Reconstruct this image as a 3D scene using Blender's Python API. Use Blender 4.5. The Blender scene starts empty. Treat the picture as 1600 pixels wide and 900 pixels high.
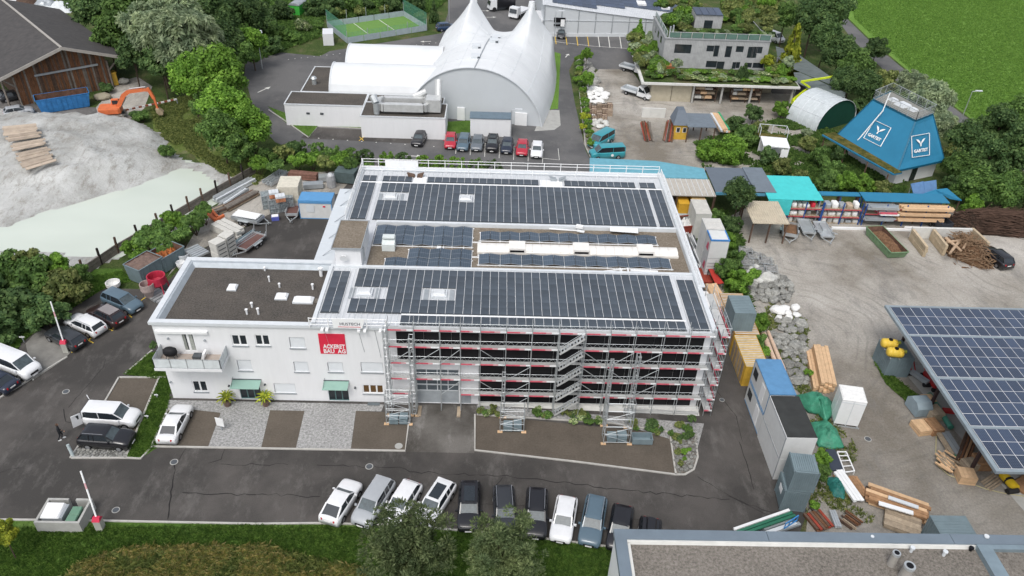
import bpy, math, random
from mathutils import Vector, Matrix, noise
V = Vector
random.seed(11)
sc = bpy.context.scene
col = sc.collection
R_ = math.radians
FPX = 1205.0
CAMP = V((0,0,50))
RX = V((0.99938872,-0.0235092,-0.02587472))
RY = V((-0.00743414,0.58029008,-0.81437593))
RZ = V((0.03416017,0.81407048,0.57976059))
cam_d = bpy.data.cameras.new('camera'); cam = bpy.data.objects.new('camera', cam_d); col.objects.link(cam)
cam_d.sensor_width = 36; cam_d.lens = 36 * FPX / 1600; cam_d.clip_end = 3000; cam_d.clip_start = 0.5
cam.matrix_world = Matrix(((RX.x, RX.y, RX.z, 0),(RY.x, RY.y, RY.z, 0),(RZ.x, RZ.y, RZ.z, 50),(0,0,0,1)))
sc.camera = cam
SUN_EL, SUN_AZ = 58.0,200.0
w = bpy.data.worlds.new("World"); sc.world = w; w.use_nodes = True
nt = w.node_tree; bg = nt.nodes['Background']
sky = nt.nodes.new('ShaderNodeTexSky'); sky.sky_type = 'NISHITA'; sky.sun_disc = False
sky.sun_elevation = R_(SUN_EL); sky.sun_rotation = R_(SUN_AZ)
sky.air_density = 1.0; sky.dust_density = 4.0; sky.ozone_density = 1.0
hs = nt.nodes.new('ShaderNodeHueSaturation'); hs.inputs['Saturation'].default_value = 0.42
nt.links.new(sky.outputs[0], hs.inputs['Color']); nt.links.new(hs.outputs[0], bg.inputs[0]); bg.inputs[1].default_value = 0.15
sd = bpy.data.lights.new('sun', 'SUN'); sd.energy = 0.75; sd.angle = R_(20); sd.color = (1,.98,.95)
so = bpy.data.objects.new('sun', sd); col.objects.link(so)
az = R_(SUN_AZ); el = R_(SUN_EL)
sdir = V((math.sin(az) * math.cos(el), math.cos(az) * math.cos(el), math.sin(el)))
so.rotation_euler = sdir.to_track_quat('Z', 'Y').to_euler(); so.location = (0,0,120)
sc.view_settings.view_transform = 'Standard'; sc.view_settings.look = 'None'; sc.view_settings.gamma = 1
sc.view_settings.exposure = 0.42
sc.render.engine = 'CYCLES'
sc.cycles.max_bounces = 5; sc.cycles.diffuse_bounces = 3; sc.cycles.glossy_bounces = 2; sc.cycles.transmission_bounces = 2
def ray(px, py):
    v = V((px - 800,450 - py, -FPX)); return V((RX.dot(v), RY.dot(v), RZ.dot(v)))
def G(px, py, z=0.0):
    d = ray(px, py); return CAMP + d * ((z - 50) / d.z)
def FY(px, py, Y=51.7):
    d = ray(px, py); return CAMP + d * (Y / d.y)
def depth(p):
    d = V(p) - CAMP
    return -(RX.z * d.x + RY.z * d.y + RZ.z * d.z)
def m_per_px(p): return depth(p) / FPX
class MB:
    def __init__(s): s.v = []; s.f = []; s.m = []
    def quad(s, a, b, c, d, m=0):
        n = len(s.v); s.v += [tuple(a), tuple(b), tuple(c), tuple(d)]; s.f.append((n, n+1, n+2, n+3)); s.m.append(m)
    def tri(s, a, b, c, m=0):
        n = len(s.v); s.v += [tuple(a), tuple(b), tuple(c)]; s.f.append((n, n+1, n+2)); s.m.append(m)
    def poly(s, pts, m=0):
        n = len(s.v); s.v += [tuple(p) for p in pts]; s.f.append(tuple(range(n, n+len(pts)))); s.m.append(m)
    def hexa(s, p, m=0, mt=None):
        n = len(s.v); s.v += [tuple(q) for q in p]
        for k, f in enumerate(((3,2,1,0),(4,5,6,7),(0,1,5,4),(1,2,6,5),(2,3,7,6),(3,0,4,7))):
            s.f.append(tuple(n+i for i in f)); s.m.append(mt if (k == 1 and mt is not None) else m)
        return s
    def box(s, x0, x1, y0, y1, z0, z1, m=0, mt=None):
        return s.hexa([(x0,y0,z0),(x1,y0,z0),(x1,y1,z0),(x0,y1,z0),(x0,y0,z1),(x1,y0,z1),(x1,y1,z1),(x0,y1,z1)], m, mt)
    def bar(s, a, b, w=.05, h=None, m=0):
        a = V(a); b = V(b); d = (b-a)
        if d.length < 1e-6: return s
        d.normalize(); u = V((0,0,1)) if abs(d.z) < .95 else V((0,1,0))
        r = d.cross(u).normalized(); u = r.cross(d).normalized(); h = h or w
        r *= w/2; u *= h/2
        return s.hexa([a-r-u, a+r-u, b+r-u, b-r-u, a-r+u, a+r+u, b+r+u, b-r+u], m)
    def tube(s, a, b, r, n=6, m=0, r2=None, cap=True):
        a = V(a); b = V(b); d = b-a
        if d.length < 1e-6: return s
        d.normalize(); u = V((0,0,1)) if abs(d.z) < .95 else V((0,1,0))
        e1 = d.cross(u).normalized(); e2 = e1.cross(d); r2 = r if r2 is None else r2
        k = len(s.v)
        for i in range(n):
            t = 2*math.pi*i/n; s.v.append(tuple(a + (e1*math.cos(t)+e2*math.sin(t))*r))
        for i in range(n):
            t = 2*math.pi*i/n; s.v.append(tuple(b + (e1*math.cos(t)+e2*math.sin(t))*r2))
        for i in range(n):
            j = (i+1) % n; s.f.append((k+i, k+j, k+n+j, k+n+i)); s.m.append(m)
        if cap:
            s.f.append(tuple(k+i for i in range(n))[::-1]); s.m.append(m)
            s.f.append(tuple(k+n+i for i in range(n))); s.m.append(m)
        return s
    def prism(s, pts, z0, z1, m=0, mt=None):
        n = len(pts); k = len(s.v)
        s.v += [(p[0], p[1], z0) for p in pts] + [(p[0], p[1], z1) for p in pts]
        s.f.append(tuple(range(k, k+n))[::-1]); s.m.append(m)
        s.f.append(tuple(range(k+n, k+2*n))); s.m.append(m if mt is None else mt)
        for i in range(n):
            j = (i+1) % n; s.f.append((k+i, k+j, k+n+j, k+n+i)); s.m.append(m)
        return s
    def loft(s, rings, m=0, close=False, caps=True):
        k = len(s.v); n = len(rings[0])
        for r in rings: s.v += [tuple(p) for p in r]
        for i in range(len(rings)-1):
            for j in range(n if close else n-1):
                j2 = (j+1) % n
                s.f.append((k+i*n+j, k+i*n+j2, k+(i+1)*n+j2, k+(i+1)*n+j)); s.m.append(m)
        if caps and close:
            s.f.append(tuple(k+j for j in range(n))[::-1]); s.m.append(m)
            s.f.append(tuple(k+(len(rings)-1)*n+j for j in range(n))); s.m.append(m)
        return s
    def grid(s, fn, nu, nv, m=0):
        k = len(s.v)
        for i in range(nu+1):
            for j in range(nv+1): s.v.append(tuple(fn(i/nu, j/nv)))
        for i in range(nu):
            for j in range(nv):
                a = k+i*(nv+1)+j; s.f.append((a, a+nv+1, a+nv+2, a+1)); s.m.append(m)
        return s
    def mesh(s, name, mats, M=None, smooth=False):
        me = bpy.data.meshes.new(name)
        vs = s.v if M is None else [tuple(M @ V(p)) for p in s.v]
        me.from_pydata(vs, [], s.f)
        for mm in mats: me.materials.append(mm)
        if len(mats) > 1: me.polygons.foreach_set('material_index', s.m)
        if smooth: me.polygons.foreach_set('use_smooth', [True]*len(s.f))
        me.update(); return me
    def build(s, name, mats, parent=None, world=True, smooth=False, recalc=False):
        if not isinstance(mats, (list, tuple)): mats = [mats]
        M = mw(parent).inverted() if (parent is not None and world) else None
        return link(name, s.mesh(name, mats, M, smooth), parent)
def mw(o):
    M = o.matrix_basis.copy()
    while o.parent: o = o.parent; M = o.matrix_basis @ M
    return M
def link(name, me, parent=None, loc=None):
    o = bpy.data.objects.new(name, me); col.objects.link(o)
    if parent is not None: o.parent = parent
    if loc is not None: o.location = loc
    return o
def tag(o, label=None, cat=None, group=None, kind=None):
    if label: o['label'] = label
    if cat: o['category'] = cat
    if group: o['group'] = group
    if kind: o['kind'] = kind
    return o
def thing(name, label, cat, loc=(0,0,0), rz=0.0, group=None, scale=None):
    o = bpy.data.objects.new(name, None); col.objects.link(o); o.location = loc; o.rotation_euler = (0,0,rz)
    o.empty_display_size = .3
    if scale: o.scale = scale if isinstance(scale, (tuple, list)) else (scale,)*3
    return tag(o, label, cat, group)
def struct(o): o['kind'] = 'structure'; return o
def copy_tree(o, parent=None, loc=None, rz=None, label=None, scale=None):
    c = o.copy(); col.objects.link(c)
    if parent is not None: c.parent = parent
    if loc is not None: c.location = loc
    if rz is not None: c.rotation_euler = (0,0,rz)
    if scale is not None: c.scale = scale if isinstance(scale, (tuple, list)) else (scale,)*3
    if label: c['label'] = label
    for ch in list(o.children): copy_tree(ch, c)
    return c
_tx = {}
def text_mb(s, size=1.0, depth_=.02, mat=None, bold=0.0):
    cu = bpy.data.curves.new('text', 'FONT'); cu.body = s; cu.size = size; cu.extrude = depth_; cu.offset = bold
    cu.align_x = 'CENTER'; cu.align_y = 'CENTER'; cu.resolution_u = 2
    o = bpy.data.objects.new('text', cu); col.objects.link(o)
    dg = bpy.context.evaluated_depsgraph_get(); me = bpy.data.meshes.new_from_object(o.evaluated_get(dg))
    bpy.data.objects.remove(o); me.materials.clear(); me.materials.append(mat); return me
def place_text(name, s, size, mat, parent, origin, xdir, up, bold=0.0, depth_=.02, fit=None):
    me = text_mb(s, size, depth_, mat, bold)
    if fit:
        xs = [v.co.x for v in me.vertices]; k = fit/(max(xs)-min(xs)); me.transform(Matrix.Diagonal((k,1,1,1)))
    x = V(xdir).normalized(); u = V(up); u = (u - x*u.dot(x)).normalized(); n = x.cross(u)
    Mx = Matrix(((x.x,u.x,n.x,origin[0]),(x.y,u.y,n.y,origin[1]),(x.z,u.z,n.z,origin[2]),(0,0,0,1)))
    me.transform((mw(parent).inverted() if parent else Matrix()) @ Mx)
    return link(name, me, parent)
MT = {}
def ramp(nt, fac, stops):
    r = nt.nodes.new('ShaderNodeValToRGB'); nt.links.new(fac, r.inputs[0])
    while len(r.color_ramp.elements) < len(stops): r.color_ramp.elements.new(.5)
    for e, (p, c) in zip(r.color_ramp.elements, stops): e.position = p; e.color = (*c, 1)
    return r.outputs[0]
def noise_n(nt, vec, scale, detail=5, rough=.6, stretch=None):
    if stretch:
        mp = nt.nodes.new('ShaderNodeMapping'); mp.inputs['Scale'].default_value = stretch[:3]
        if len(stretch) > 3: mp.inputs['Rotation'].default_value = (0,0, stretch[3])
        nt.links.new(vec, mp.inputs[0]); vec = mp.outputs[0]
    n = nt.nodes.new('ShaderNodeTexNoise'); n.inputs['Scale'].default_value = scale; n.inputs['Detail'].default_value = detail
    n.inputs['Roughness'].default_value = rough; nt.links.new(vec, n.inputs['Vector']); return n.outputs['Fac']
def mix(nt, fac, a, b, mode='MIX'):
    m = nt.nodes.new('ShaderNodeMix'); m.data_type = 'RGBA'; m.blend_type = mode
    for sock, val in ((m.inputs[0], fac),(m.inputs[6], a),(m.inputs[7], b)):
        if isinstance(val, (int, float)): sock.default_value = val
        elif isinstance(val, tuple): sock.default_value = (*val, 1)
        else: nt.links.new(val, sock)
    return m.outputs[2]
def base(name, rough=.8, metal=0, spec=.3):
    m = bpy.data.materials.new(name); m.use_nodes = True; nt = m.node_tree; b = nt.nodes['Principled BSDF']
    b.inputs['Roughness'].default_value = rough; b.inputs['Metallic'].default_value = metal
    b.inputs['Specular IOR Level'].default_value = spec
    tc = nt.nodes.new('ShaderNodeTexCoord'); MT[name] = m
    return m, nt, b, tc.outputs['Object']
def bumpn(nt, b, h, strength=.4, dist=.05):
    u = nt.nodes.new('ShaderNodeBump'); u.inputs['Strength'].default_value = strength; u.inputs['Distance'].default_value = dist
    nt.links.new(h, u.inputs['Height']); nt.links.new(u.outputs[0], b.inputs['Normal'])
def sc3(c, k): return tuple(min(1, x*k) for x in c)
def mat(name, c, rough=.8, metal=0, var=.12, scale=1.5, bump=0, bscale=20, spec=.3, c2=None, ov=0, stretch=None, bd=.03):
    if name in MT: return MT[name]
    m, nt, b, vec = base(name, rough, metal, spec)
    n = noise_n(nt, vec, scale, 6,.65, stretch)
    out = ramp(nt, n, [(.3, sc3(c, 1-var)),(.7, c2 or sc3(c, 1+var))])
    if ov:
        oi = nt.nodes.new('ShaderNodeObjectInfo'); mr = nt.nodes.new('ShaderNodeMapRange')
        mr.inputs[3].default_value = 1-ov; mr.inputs[4].default_value = 1+ov; nt.links.new(oi.outputs['Random'], mr.inputs[0])
        hv = nt.nodes.new('ShaderNodeHueSaturation'); nt.links.new(mr.outputs[0], hv.inputs['Value']); nt.links.new(out, hv.inputs['Color']); out = hv.outputs[0]
    nt.links.new(out, b.inputs['Base Color'])
    if bump: bumpn(nt, b, noise_n(nt, vec, bscale, 3,.6, stretch), bump, bd)
    return m
def speckle(name, c1, c2, s1, c3, c4, s2, bump=.5, bscale=14, rough=.9, f=.5, bd=.05, stretch=None):
    m, nt, b, vec = base(name, rough)
    a = ramp(nt, noise_n(nt, vec, s1,8,.7, stretch), [(.36, c1),(.64, c2)])
    d = ramp(nt, noise_n(nt, vec, s2,4,.8), [(.35, c3),(.65, c4)])
    nt.links.new(mix(nt, f, a, d), b.inputs['Base Color'])
    bumpn(nt, b, noise_n(nt, vec, bscale, 4,.7), bump, bd)
    return m
def foliage(name, c1, c2, c3):
    m, nt, b, vec = base(name, .65,0,.25)
    g = nt.nodes.new('ShaderNodeNewGeometry')
    a = ramp(nt, g.outputs['Random Per Island'], [(0, c1),(.55, c2),(1, c3)])
    n = ramp(nt, noise_n(nt, vec, 2.2,2), [(.35,(.66,.72,.66)),(.65,(1.25,1.2,1.05))])
    oi = nt.nodes.new('ShaderNodeObjectInfo'); mr = nt.nodes.new('ShaderNodeMapRange'); mr.inputs[3].default_value = 1.0; mr.inputs[4].default_value = 1.6
    nt.links.new(oi.outputs['Random'], mr.inputs[0])
    hv = nt.nodes.new('ShaderNodeHueSaturation'); nt.links.new(mr.outputs[0], hv.inputs['Value'])
    nt.links.new(mix(nt, 1.0, a, n, 'MULTIPLY'), hv.inputs['Color'])
    out = hv.outputs[0]
    tr = nt.nodes.new('ShaderNodeBsdfTranslucent'); nt.links.new(out, tr.inputs[0]); nt.links.new(out, b.inputs['Base Color'])
    ms = nt.nodes.new('ShaderNodeMixShader'); ms.inputs[0].default_value = .38
    o = nt.nodes['Material Output']; nt.links.new(b.outputs[0], ms.inputs[1]); nt.links.new(tr.outputs[0], ms.inputs[2]); nt.links.new(ms.outputs[0], o.inputs[0])
    return m
def stripes(name, c1, c2, scale, axis='X', rough=.5, metal=0, bump=.5, bd=.04, w=.5):
    """corrugated sheet or boards: a wave across one axis gives relief; colour only for grain"""
    m, nt, b, vec = base(name, rough, metal)
    wv = nt.nodes.new('ShaderNodeTexWave'); wv.bands_direction = axis; wv.inputs['Scale'].default_value = scale; wv.inputs['Distortion'].default_value = 0
    nt.links.new(vec, wv.inputs[0])
    n = ramp(nt, noise_n(nt, vec, 1.2,6,.7), [(.3, c1),(.7, c2)])
    nt.links.new(n, b.inputs['Base Color']); bumpn(nt, b, wv.outputs['Fac'], bump, bd)
    return m
def grid_mat(name, cbase, cline, sx, sy, lw=.04, rough=.25, spec=.5, var=.2, metal=0, vs=.6, c2=None):
    """a fine printed grid (cells in a solar module) on a real panel"""
    m, nt, b, vec = base(name, rough, metal, spec)
    sp = nt.nodes.new('ShaderNodeSeparateXYZ'); nt.links.new(vec, sp.inputs[0]); outs = []
    for k, s in ((0, sx),(1, sy)):
        a = nt.nodes.new('ShaderNodeMath'); a.operation = 'MULTIPLY'; a.inputs[1].default_value = s; nt.links.new(sp.outputs[k], a.inputs[0])
        f = nt.nodes.new('ShaderNodeMath'); f.operation = 'FRACT'; nt.links.new(a.outputs[0], f.inputs[0])
        l = nt.nodes.new('ShaderNodeMath'); l.operation = 'LESS_THAN'; l.inputs[1].default_value = lw; nt.links.new(f.outputs[0], l.inputs[0]); outs.append(l.outputs[0])
    mx = nt.nodes.new('ShaderNodeMath'); mx.operation = 'MAXIMUM'; nt.links.new(outs[0], mx.inputs[0]); nt.links.new(outs[1], mx.inputs[1])
    oi = nt.nodes.new('ShaderNodeObjectInfo'); cb = ramp(nt, oi.outputs['Random'], [(0, sc3(cbase, 1-var)),(1, c2 or sc3(cbase, 1+var))])
    nt.links.new(mix(nt, mx.outputs[0], cb, cline), b.inputs['Base Color'])
    return m
def paint(name, c, rough=.3, metal=.0):
    if name in MT: return MT[name]
    m = mat(name, c, rough, metal, .04,3, spec=.5); m.node_tree.nodes['Principled BSDF'].inputs['Coat Weight'].default_value = .5
    return m
W_REND = mat('white_render', (.73,.74,.75),.9, var=.03, scale=.8, bump=.15, bscale=30, stretch=(2.5,2.5,.4))
W_PAINT = mat('white_metal_paint', (.78,.79,.79),.5, var=.05)
W_TRIM = mat('light_grey_trim', (.60,.63,.65),.5, var=.06)
GREY = mat('grey_metal', (.36,.39,.41),.45,.3, var=.12)
GALV = mat('galvanised_steel', (.52,.55,.56),.42,.55, var=.12)
DGREY = mat('dark_grey_metal', (.09,.10,.11),.5,.2, var=.15)
BLACK = mat('black_panel', (.008,.008,.010),.35, var=.2, spec=.25)
BLACKR = mat('black_rubber', (.02,.02,.02),.8)
GLASS = mat('dark_glass', (.025,.032,.038),.12, var=.3, spec=.6)
LGLASS = mat('pale_blind', (.62,.65,.67),.6, var=.03)
RED = mat('signal_red', (.62,.025,.06),.6, var=.08)
RED2 = mat('rust_red', (.28,.05,.03),.7, var=.25)
RAILRED = mat('toe_board_red', (.58,.11,.15),.7, var=.2, scale=4)
DECK = mat('aluminium_deck', (.50,.51,.50),.6,.2, var=.14, scale=1.2, ov=.12)
GREENGL = mat('green_glass', (.25,.40,.34),.25, var=.05, spec=.5)
BLUE = mat('container_blue', (.10,.24,.42),.55, var=.12)
SKYBL = mat('roof_blue', (.10,.30,.43),.6, var=.1)
TEAL = mat('teal_roof', (.025,.18,.31),.55, var=.08, scale=.5)
TURQ = mat('turquoise_membrane', (.06,.50,.50),.6, var=.08)
YEL = mat('yellow_ochre_paint', (.58,.36,.05),.6, var=.15)
ORANGE = mat('orange_paint', (.62,.16,.06),.5, var=.15)
BROWNW = mat('brown_wood', (.16,.075,.038),.85, var=.5, scale=3, stretch=(3,3,.4))
TIMBER = mat('fresh_timber', (.62,.42,.25),.8, var=.15, scale=3, ov=.12, stretch=(1,1,4))
TIMB2 = mat('weathered_timber', (.36,.29,.21),.85, var=.25, scale=3, ov=.2)
OLDW = mat('old_brown_timber', (.11,.07,.05),.85, var=.35, scale=3, ov=.3)
GREYW = mat('grey_weathered_wood', (.17,.15,.13),.9, var=.3, scale=2, ov=.2)
BARK = mat('bark', (.075,.055,.04),.95, var=.3, scale=5, bump=.6)
CONC = mat('concrete', (.37,.37,.35),.9, var=.14, scale=1.2, bump=.2)
CONCL = mat('pale_concrete', (.60,.60,.57),.9, var=.1, scale=1.0, bump=.15)
STONE = mat('boulder_grey', (.27,.27,.25),.9, var=.4, scale=2.5, bump=.9, bscale=4, ov=.3, bd=.12)
STONEW = mat('boulder_pale', (.52,.52,.49),.9, var=.25, scale=2.5, bump=.6, bscale=5, ov=.15)
SACK = mat('white_sack', (.72,.72,.70),.85, var=.12, scale=3, bump=.5, bscale=4)
TARP = mat('green_tarpaulin', (.05,.24,.15),.5, var=.3, scale=1.4, bump=.6, bscale=2.5, bd=.15)
TARPD = mat('dark_green_tarpaulin', (.02,.14,.12),.5, var=.3, scale=1.4, bump=.6, bscale=2.5, bd=.15)
MEMB = mat('white_membrane', (.66,.68,.69),.55, var=.06, scale=.25, bump=.1, bscale=.8, bd=.2)
MEMBG = mat('pale_grey_gable', (.52,.55,.57),.6, var=.03, scale=.3)
PVDARK = mat('pv_black_module', (.058,.072,.088),.34, var=.28, scale=.35, spec=.6, ov=.16)  # black modules; base colour raised towards blue-grey to stand in for reflected sky
FLEX = grid_mat('pv_blue_module', (.055,.078,.105),(.15,.18,.22),4.9,1.21,.07,.3,.5,.2)
PVB = grid_mat('pv_cell_module', (.032,.048,.085),(.09,.115,.165),6.2,6.2,.13,.3,.5,.3)
CORR_W = stripes('corrugated_white', (.62,.62,.60),(.78,.78,.76),1.6, 'X')
CORR_G = stripes('corrugated_grey_blue', (.16,.21,.23),(.24,.29,.31),1.9, 'X')
CORR_T = stripes('corrugated_tan', (.42,.37,.28),(.58,.52,.40),1.3, 'X')
SEAM_W = stripes('standing_seam_roof', (.50,.52,.54),(.60,.62,.64),.8, 'X', bump=.8)
GRAVR = speckle('roof_gravel_dark', (.045,.040,.034),(.10,.085,.07),.35,(.02,.018,.016),(.17,.155,.14),7,.7,9)
GRAVL = speckle('roof_gravel_light', (.12,.108,.09),(.20,.18,.155),.3,(.045,.04,.034),(.33,.30,.265),5.5,.8,7)
GRAVM = speckle('roof_gravel_brown', (.15,.12,.085),(.24,.20,.155),.5,(.07,.06,.045),(.30,.26,.21),6,.7,8)
PAVE = speckle('brown_paving', (.085,.072,.056),(.125,.105,.083),.35,(.06,.05,.04),(.14,.12,.10),6,.3,12, f=.35)
SETTS = speckle('grey_granite_setts', (.24,.24,.235),(.36,.36,.35),.5,(.08,.08,.08),(.52,.52,.51),5,.9,7, f=.6)
def asphalt_mat(name, c1, c2, cl):
    m, nt, b, vec = base(name, .88)
    a = ramp(nt, noise_n(nt, vec, .10,8,.62), [(.42, c1),(.58, c2)])
    st = noise_n(nt, vec, .5,9,.75,(1.0,.45,1,.2))
    a = mix(nt, ramp(nt, st, [(.52,(0,0,0)),(.68,(.6,.6,.6))]), a, cl)
    sp = ramp(nt, noise_n(nt, vec, 16,3,.8), [(.3,(.7,.7,.7)),(.7,(1.3,1.3,1.3))])
    nt.links.new(mix(nt, .8, a, sp, 'MULTIPLY'), b.inputs['Base Color'])
    bumpn(nt, b, noise_n(nt, vec, 25,3,.7),.25,.02); return m
ASPH = asphalt_mat('asphalt_dark', (.050,.047,.044),(.088,.081,.075),(.15,.142,.133))
ASPHN = asphalt_mat('asphalt_grey', (.095,.095,.097),(.135,.133,.132),(.16,.155,.15))
def yard_mat():
    m, nt, b, vec = base('compacted_gravel_yard', .95)
    a = ramp(nt, noise_n(nt, vec, .07,8,.65), [(.36,(.19,.17,.14)),(.50,(.345,.325,.29)),(.66,(.46,.44,.405))])
    t = noise_n(nt, vec, .28,8,.75,(1,.35,1,.9))
    a = mix(nt, ramp(nt, t, [(.52,(0,0,0)),(.68,(.8,.8,.8))]), a, (.19,.185,.175))
    wv = nt.nodes.new('ShaderNodeTexWave'); wv.wave_type = 'RINGS'; wv.rings_direction = 'Z'; wv.inputs['Scale'].default_value = .22; wv.inputs['Distortion'].default_value = 22; wv.inputs['Detail'].default_value = 2; wv.inputs['Detail Scale'].default_value = .35
    mp = nt.nodes.new('ShaderNodeMapping'); mp.inputs['Location'].default_value = (-30,-62,0); nt.links.new(vec, mp.inputs[0]); nt.links.new(mp.outputs[0], wv.inputs[0])
    tk = ramp(nt, wv.outputs['Fac'], [(.78,(0,0,0)),(.97,(.3,.3,.3))]); a = mix(nt, mix(nt, 1.0, tk, ramp(nt, noise_n(nt, vec, .25,4), [(.42,(0,0,0)),(.6,(1,1,1))]), 'MULTIPLY'), a, (.12,.115,.105))
    sp = nt.nodes.new('ShaderNodeSeparateXYZ'); nt.links.new(vec, sp.inputs[0]); mr = nt.nodes.new('ShaderNodeMapRange'); mr.inputs[1].default_value = 42; mr.inputs[2].default_value = 78; mr.inputs[3].default_value = .4; mr.inputs[4].default_value = 0; nt.links.new(sp.outputs[1], mr.inputs[0]); a = mix(nt, mr.outputs[0], a, (.17,.16,.145))
    s = ramp(nt, noise_n(nt, vec, 5,6,.85), [(.3,(.6,.6,.6)),(.7,(1.35,1.33,1.3))])
    nt.links.new(mix(nt, .85, a, s, 'MULTIPLY'), b.inputs['Base Color'])
    bumpn(nt, b, noise_n(nt, vec, 4,8,.75),.6,.12); return m
YARD = yard_mat()
def sand_mat():
    m, nt, b, vec = base('quarry_silt', .95)
    a = ramp(nt, noise_n(nt, vec, .16,9,.68), [(.36,(.33,.33,.31)),(.5,(.45,.455,.44)),(.66,(.56,.57,.555))])
    t = noise_n(nt, vec, .9,8,.8,(1,.4,1,.5))
    a = mix(nt, ramp(nt, t, [(.5,(0,0,0)),(.66,(.8,.8,.8))]), a, (.23,.21,.18))
    nt.links.new(a, b.inputs['Base Color']); bumpn(nt, b, noise_n(nt, vec, 1.5,10,.75),.8,.35); return m
SAND = sand_mat()
def grass_mat(name, c1, c2, c3, s=.3, stretch=(1,1,1)):
    m, nt, b, vec = base(name, .95,0,.1)
    a = ramp(nt, noise_n(nt, vec, s, 8,.7, stretch), [(.35, c1),(.5, c2),(.66, c3)])
    d = ramp(nt, noise_n(nt, vec, 4,6,.8), [(.3,(.6,.62,.6)),(.7,(1.35,1.35,1.3))])
    nt.links.new(mix(nt, .9, a, d, 'MULTIPLY'), b.inputs['Base Color'])
    bumpn(nt, b, noise_n(nt, vec, 3,6,.8),.9,.3); return m
LAWN = grass_mat('lawn_grass', (.06,.12,.022),(.095,.18,.034),(.14,.22,.06))
MEAD = grass_mat('meadow_grass', (.125,.235,.045),(.145,.265,.052),(.175,.30,.065),.16,(1,.45,1,.6))
SCRUB = grass_mat('scrub_ground', (.045,.075,.022),(.075,.11,.035),(.14,.13,.07),.25)
MOSS = grass_mat('sedum_roof', (.05,.06,.015),(.12,.11,.03),(.20,.16,.06),.9)
F_MID = foliage('leaves_mid_green', (.052,.10,.028),(.095,.175,.045),(.155,.25,.075))
F_BRI = foliage('leaves_bright_green', (.075,.15,.022),(.125,.24,.035),(.20,.34,.065))
F_DRK = foliage('leaves_dark_green', (.040,.080,.030),(.070,.125,.045),(.12,.185,.07))
F_SIL = foliage('leaves_silver_green', (.16,.21,.13),(.25,.31,.20),(.37,.43,.30))
F_YEL = foliage('leaves_yellow_green', (.13,.17,.02),(.26,.30,.03),(.42,.44,.06))
F_PINE = foliage('needles_grey_green', (.07,.10,.045),(.12,.16,.075),(.19,.23,.12))
F_OLV = foliage('leaves_olive', (.08,.11,.035),(.15,.185,.06),(.25,.27,.11))
F_FLW = foliage('flowering_shrub', (.06,.12,.03),(.16,.22,.09),(.62,.65,.45))
F_LAWN = foliage('grass_blades', (.065,.13,.025),(.10,.19,.038),(.16,.25,.065))
F_DRY = foliage('dry_grass_blades', (.17,.19,.05),(.30,.27,.10),(.46,.38,.19))
YL = mat('yellow_line', (.62,.42,.06),.8); WL = mat('white_line', (.62,.62,.58),.85, var=.15, scale=4)
TARLINE = mat('tar_seam', (.014,.013,.013),.8)
# ================================================================ GROUND
def sheet(name, pxs, z, m, zz=None, world=None):
    pts = world or [G(p[0], p[1], 0) for p in pxs]
    b = MB(); b.poly([(p[0], p[1], z) for p in pts], 0)
    o = b.build(name, m); me = o.data
    if me.polygons[0].normal.z < 0: me.flip_normals()
    return struct(o)
def line_strip(name, pxs, wid, z0, z1, m, world=None, kind='structure', zu=0):
    pts = world or [G(p[0], p[1], zu) for p in pxs]; b = MB()
    pts = [V((p[0], p[1], 0)) for p in pts]; L = []; n = len(pts)
    for i, p in enumerate(pts):
        d = (pts[min(i+1, n-1)] - pts[max(i-1,0)]).normalized(); q = V((-d.y, d.x, 0))*wid/2
        L.append([(p.x-q.x, p.y-q.y, z0),(p.x+q.x, p.y+q.y, z0),(p.x+q.x, p.y+q.y, z1),(p.x-q.x, p.y-q.y, z1)])
    b.loft(L, 0, close=True); o = b.build(name, m); o['kind'] = kind; return o
sheet('ground', None, -.012, SCRUB, world=[(-900,-60),(900,-60),(900,1500),(-900,1500)])
sheet('road', [(-160,808),(60,812),(145,812),(400,817),(505,817),(640,821),(860,841),(1000,860),(1225,895),(1262,800),(1190,650),(1135,520),(1105,430),(1065,330),(1030,270),(560,262),(530,300),(430,328),(395,350),(345,372),(300,400),(262,440),(225,452),(165,450),(75,505),(35,535),(-40,560),(-200,600)], 0, ASPH)
sheet('north_road', [(395,165),(382,118),(384,96),(440,82),(500,88),(515,80),(690,52),(700,20),(700,-60),(850,-60),(850,30),(1030,60),(985,110),(935,110),(900,88),(889,110),(898,160),(915,235),(935,272),(560,263),(470,240),(430,222),(405,195)], .004, ASPHN)
sheet('gravel_yard', [(1165,325),(1230,320),(1490,330),(1640,350),(1900,420),(1990,960),(1250,960),(1262,800),(1190,645),(1140,510),(1112,420),(1100,360)], .004, YARD)
sheet('garden_centre_yard', [(936,108),(985,108),(1000,128),(1012,132),(1215,140),(1300,150),(1330,168),(1262,180),(1250,215),(1290,262),(1100,268),(935,262),(912,225),(915,180),(905,140)], .006, YARD)
sheet('meadow', None, .010, MEAD, world=[G(1325,-120,0), G(1322,25,0), G(1360,62,0), G(1428,118,0), G(1536,200,0), G(1660,262,0), G(2100,400,0),(420,190),(420,700),(60,700)])
sheet('path', [(1300,-130),(1308,30),(1330,60),(1400,128),(1440,165),(1500,205),(1620,280),(1700,330),(1720,315),(1536,203),(1428,121),(1360,65),(1322,28),(1328,-130)], .004, ASPHN)
sheet('lawn', [(-300,825),(-60,815),(60,813),(400,818),(640,822),(860,842),(1100,875),(1100,1150),(-400,1150)], .008, LAWN)
sheet('barn_yard', [(-200,120),(10,140),(60,165),(150,168),(160,200),(40,190),(-200,185)], .014, asphalt_mat('dusty_asphalt', (.11,.105,.10),(.17,.16,.15),(.26,.25,.235)))
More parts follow.
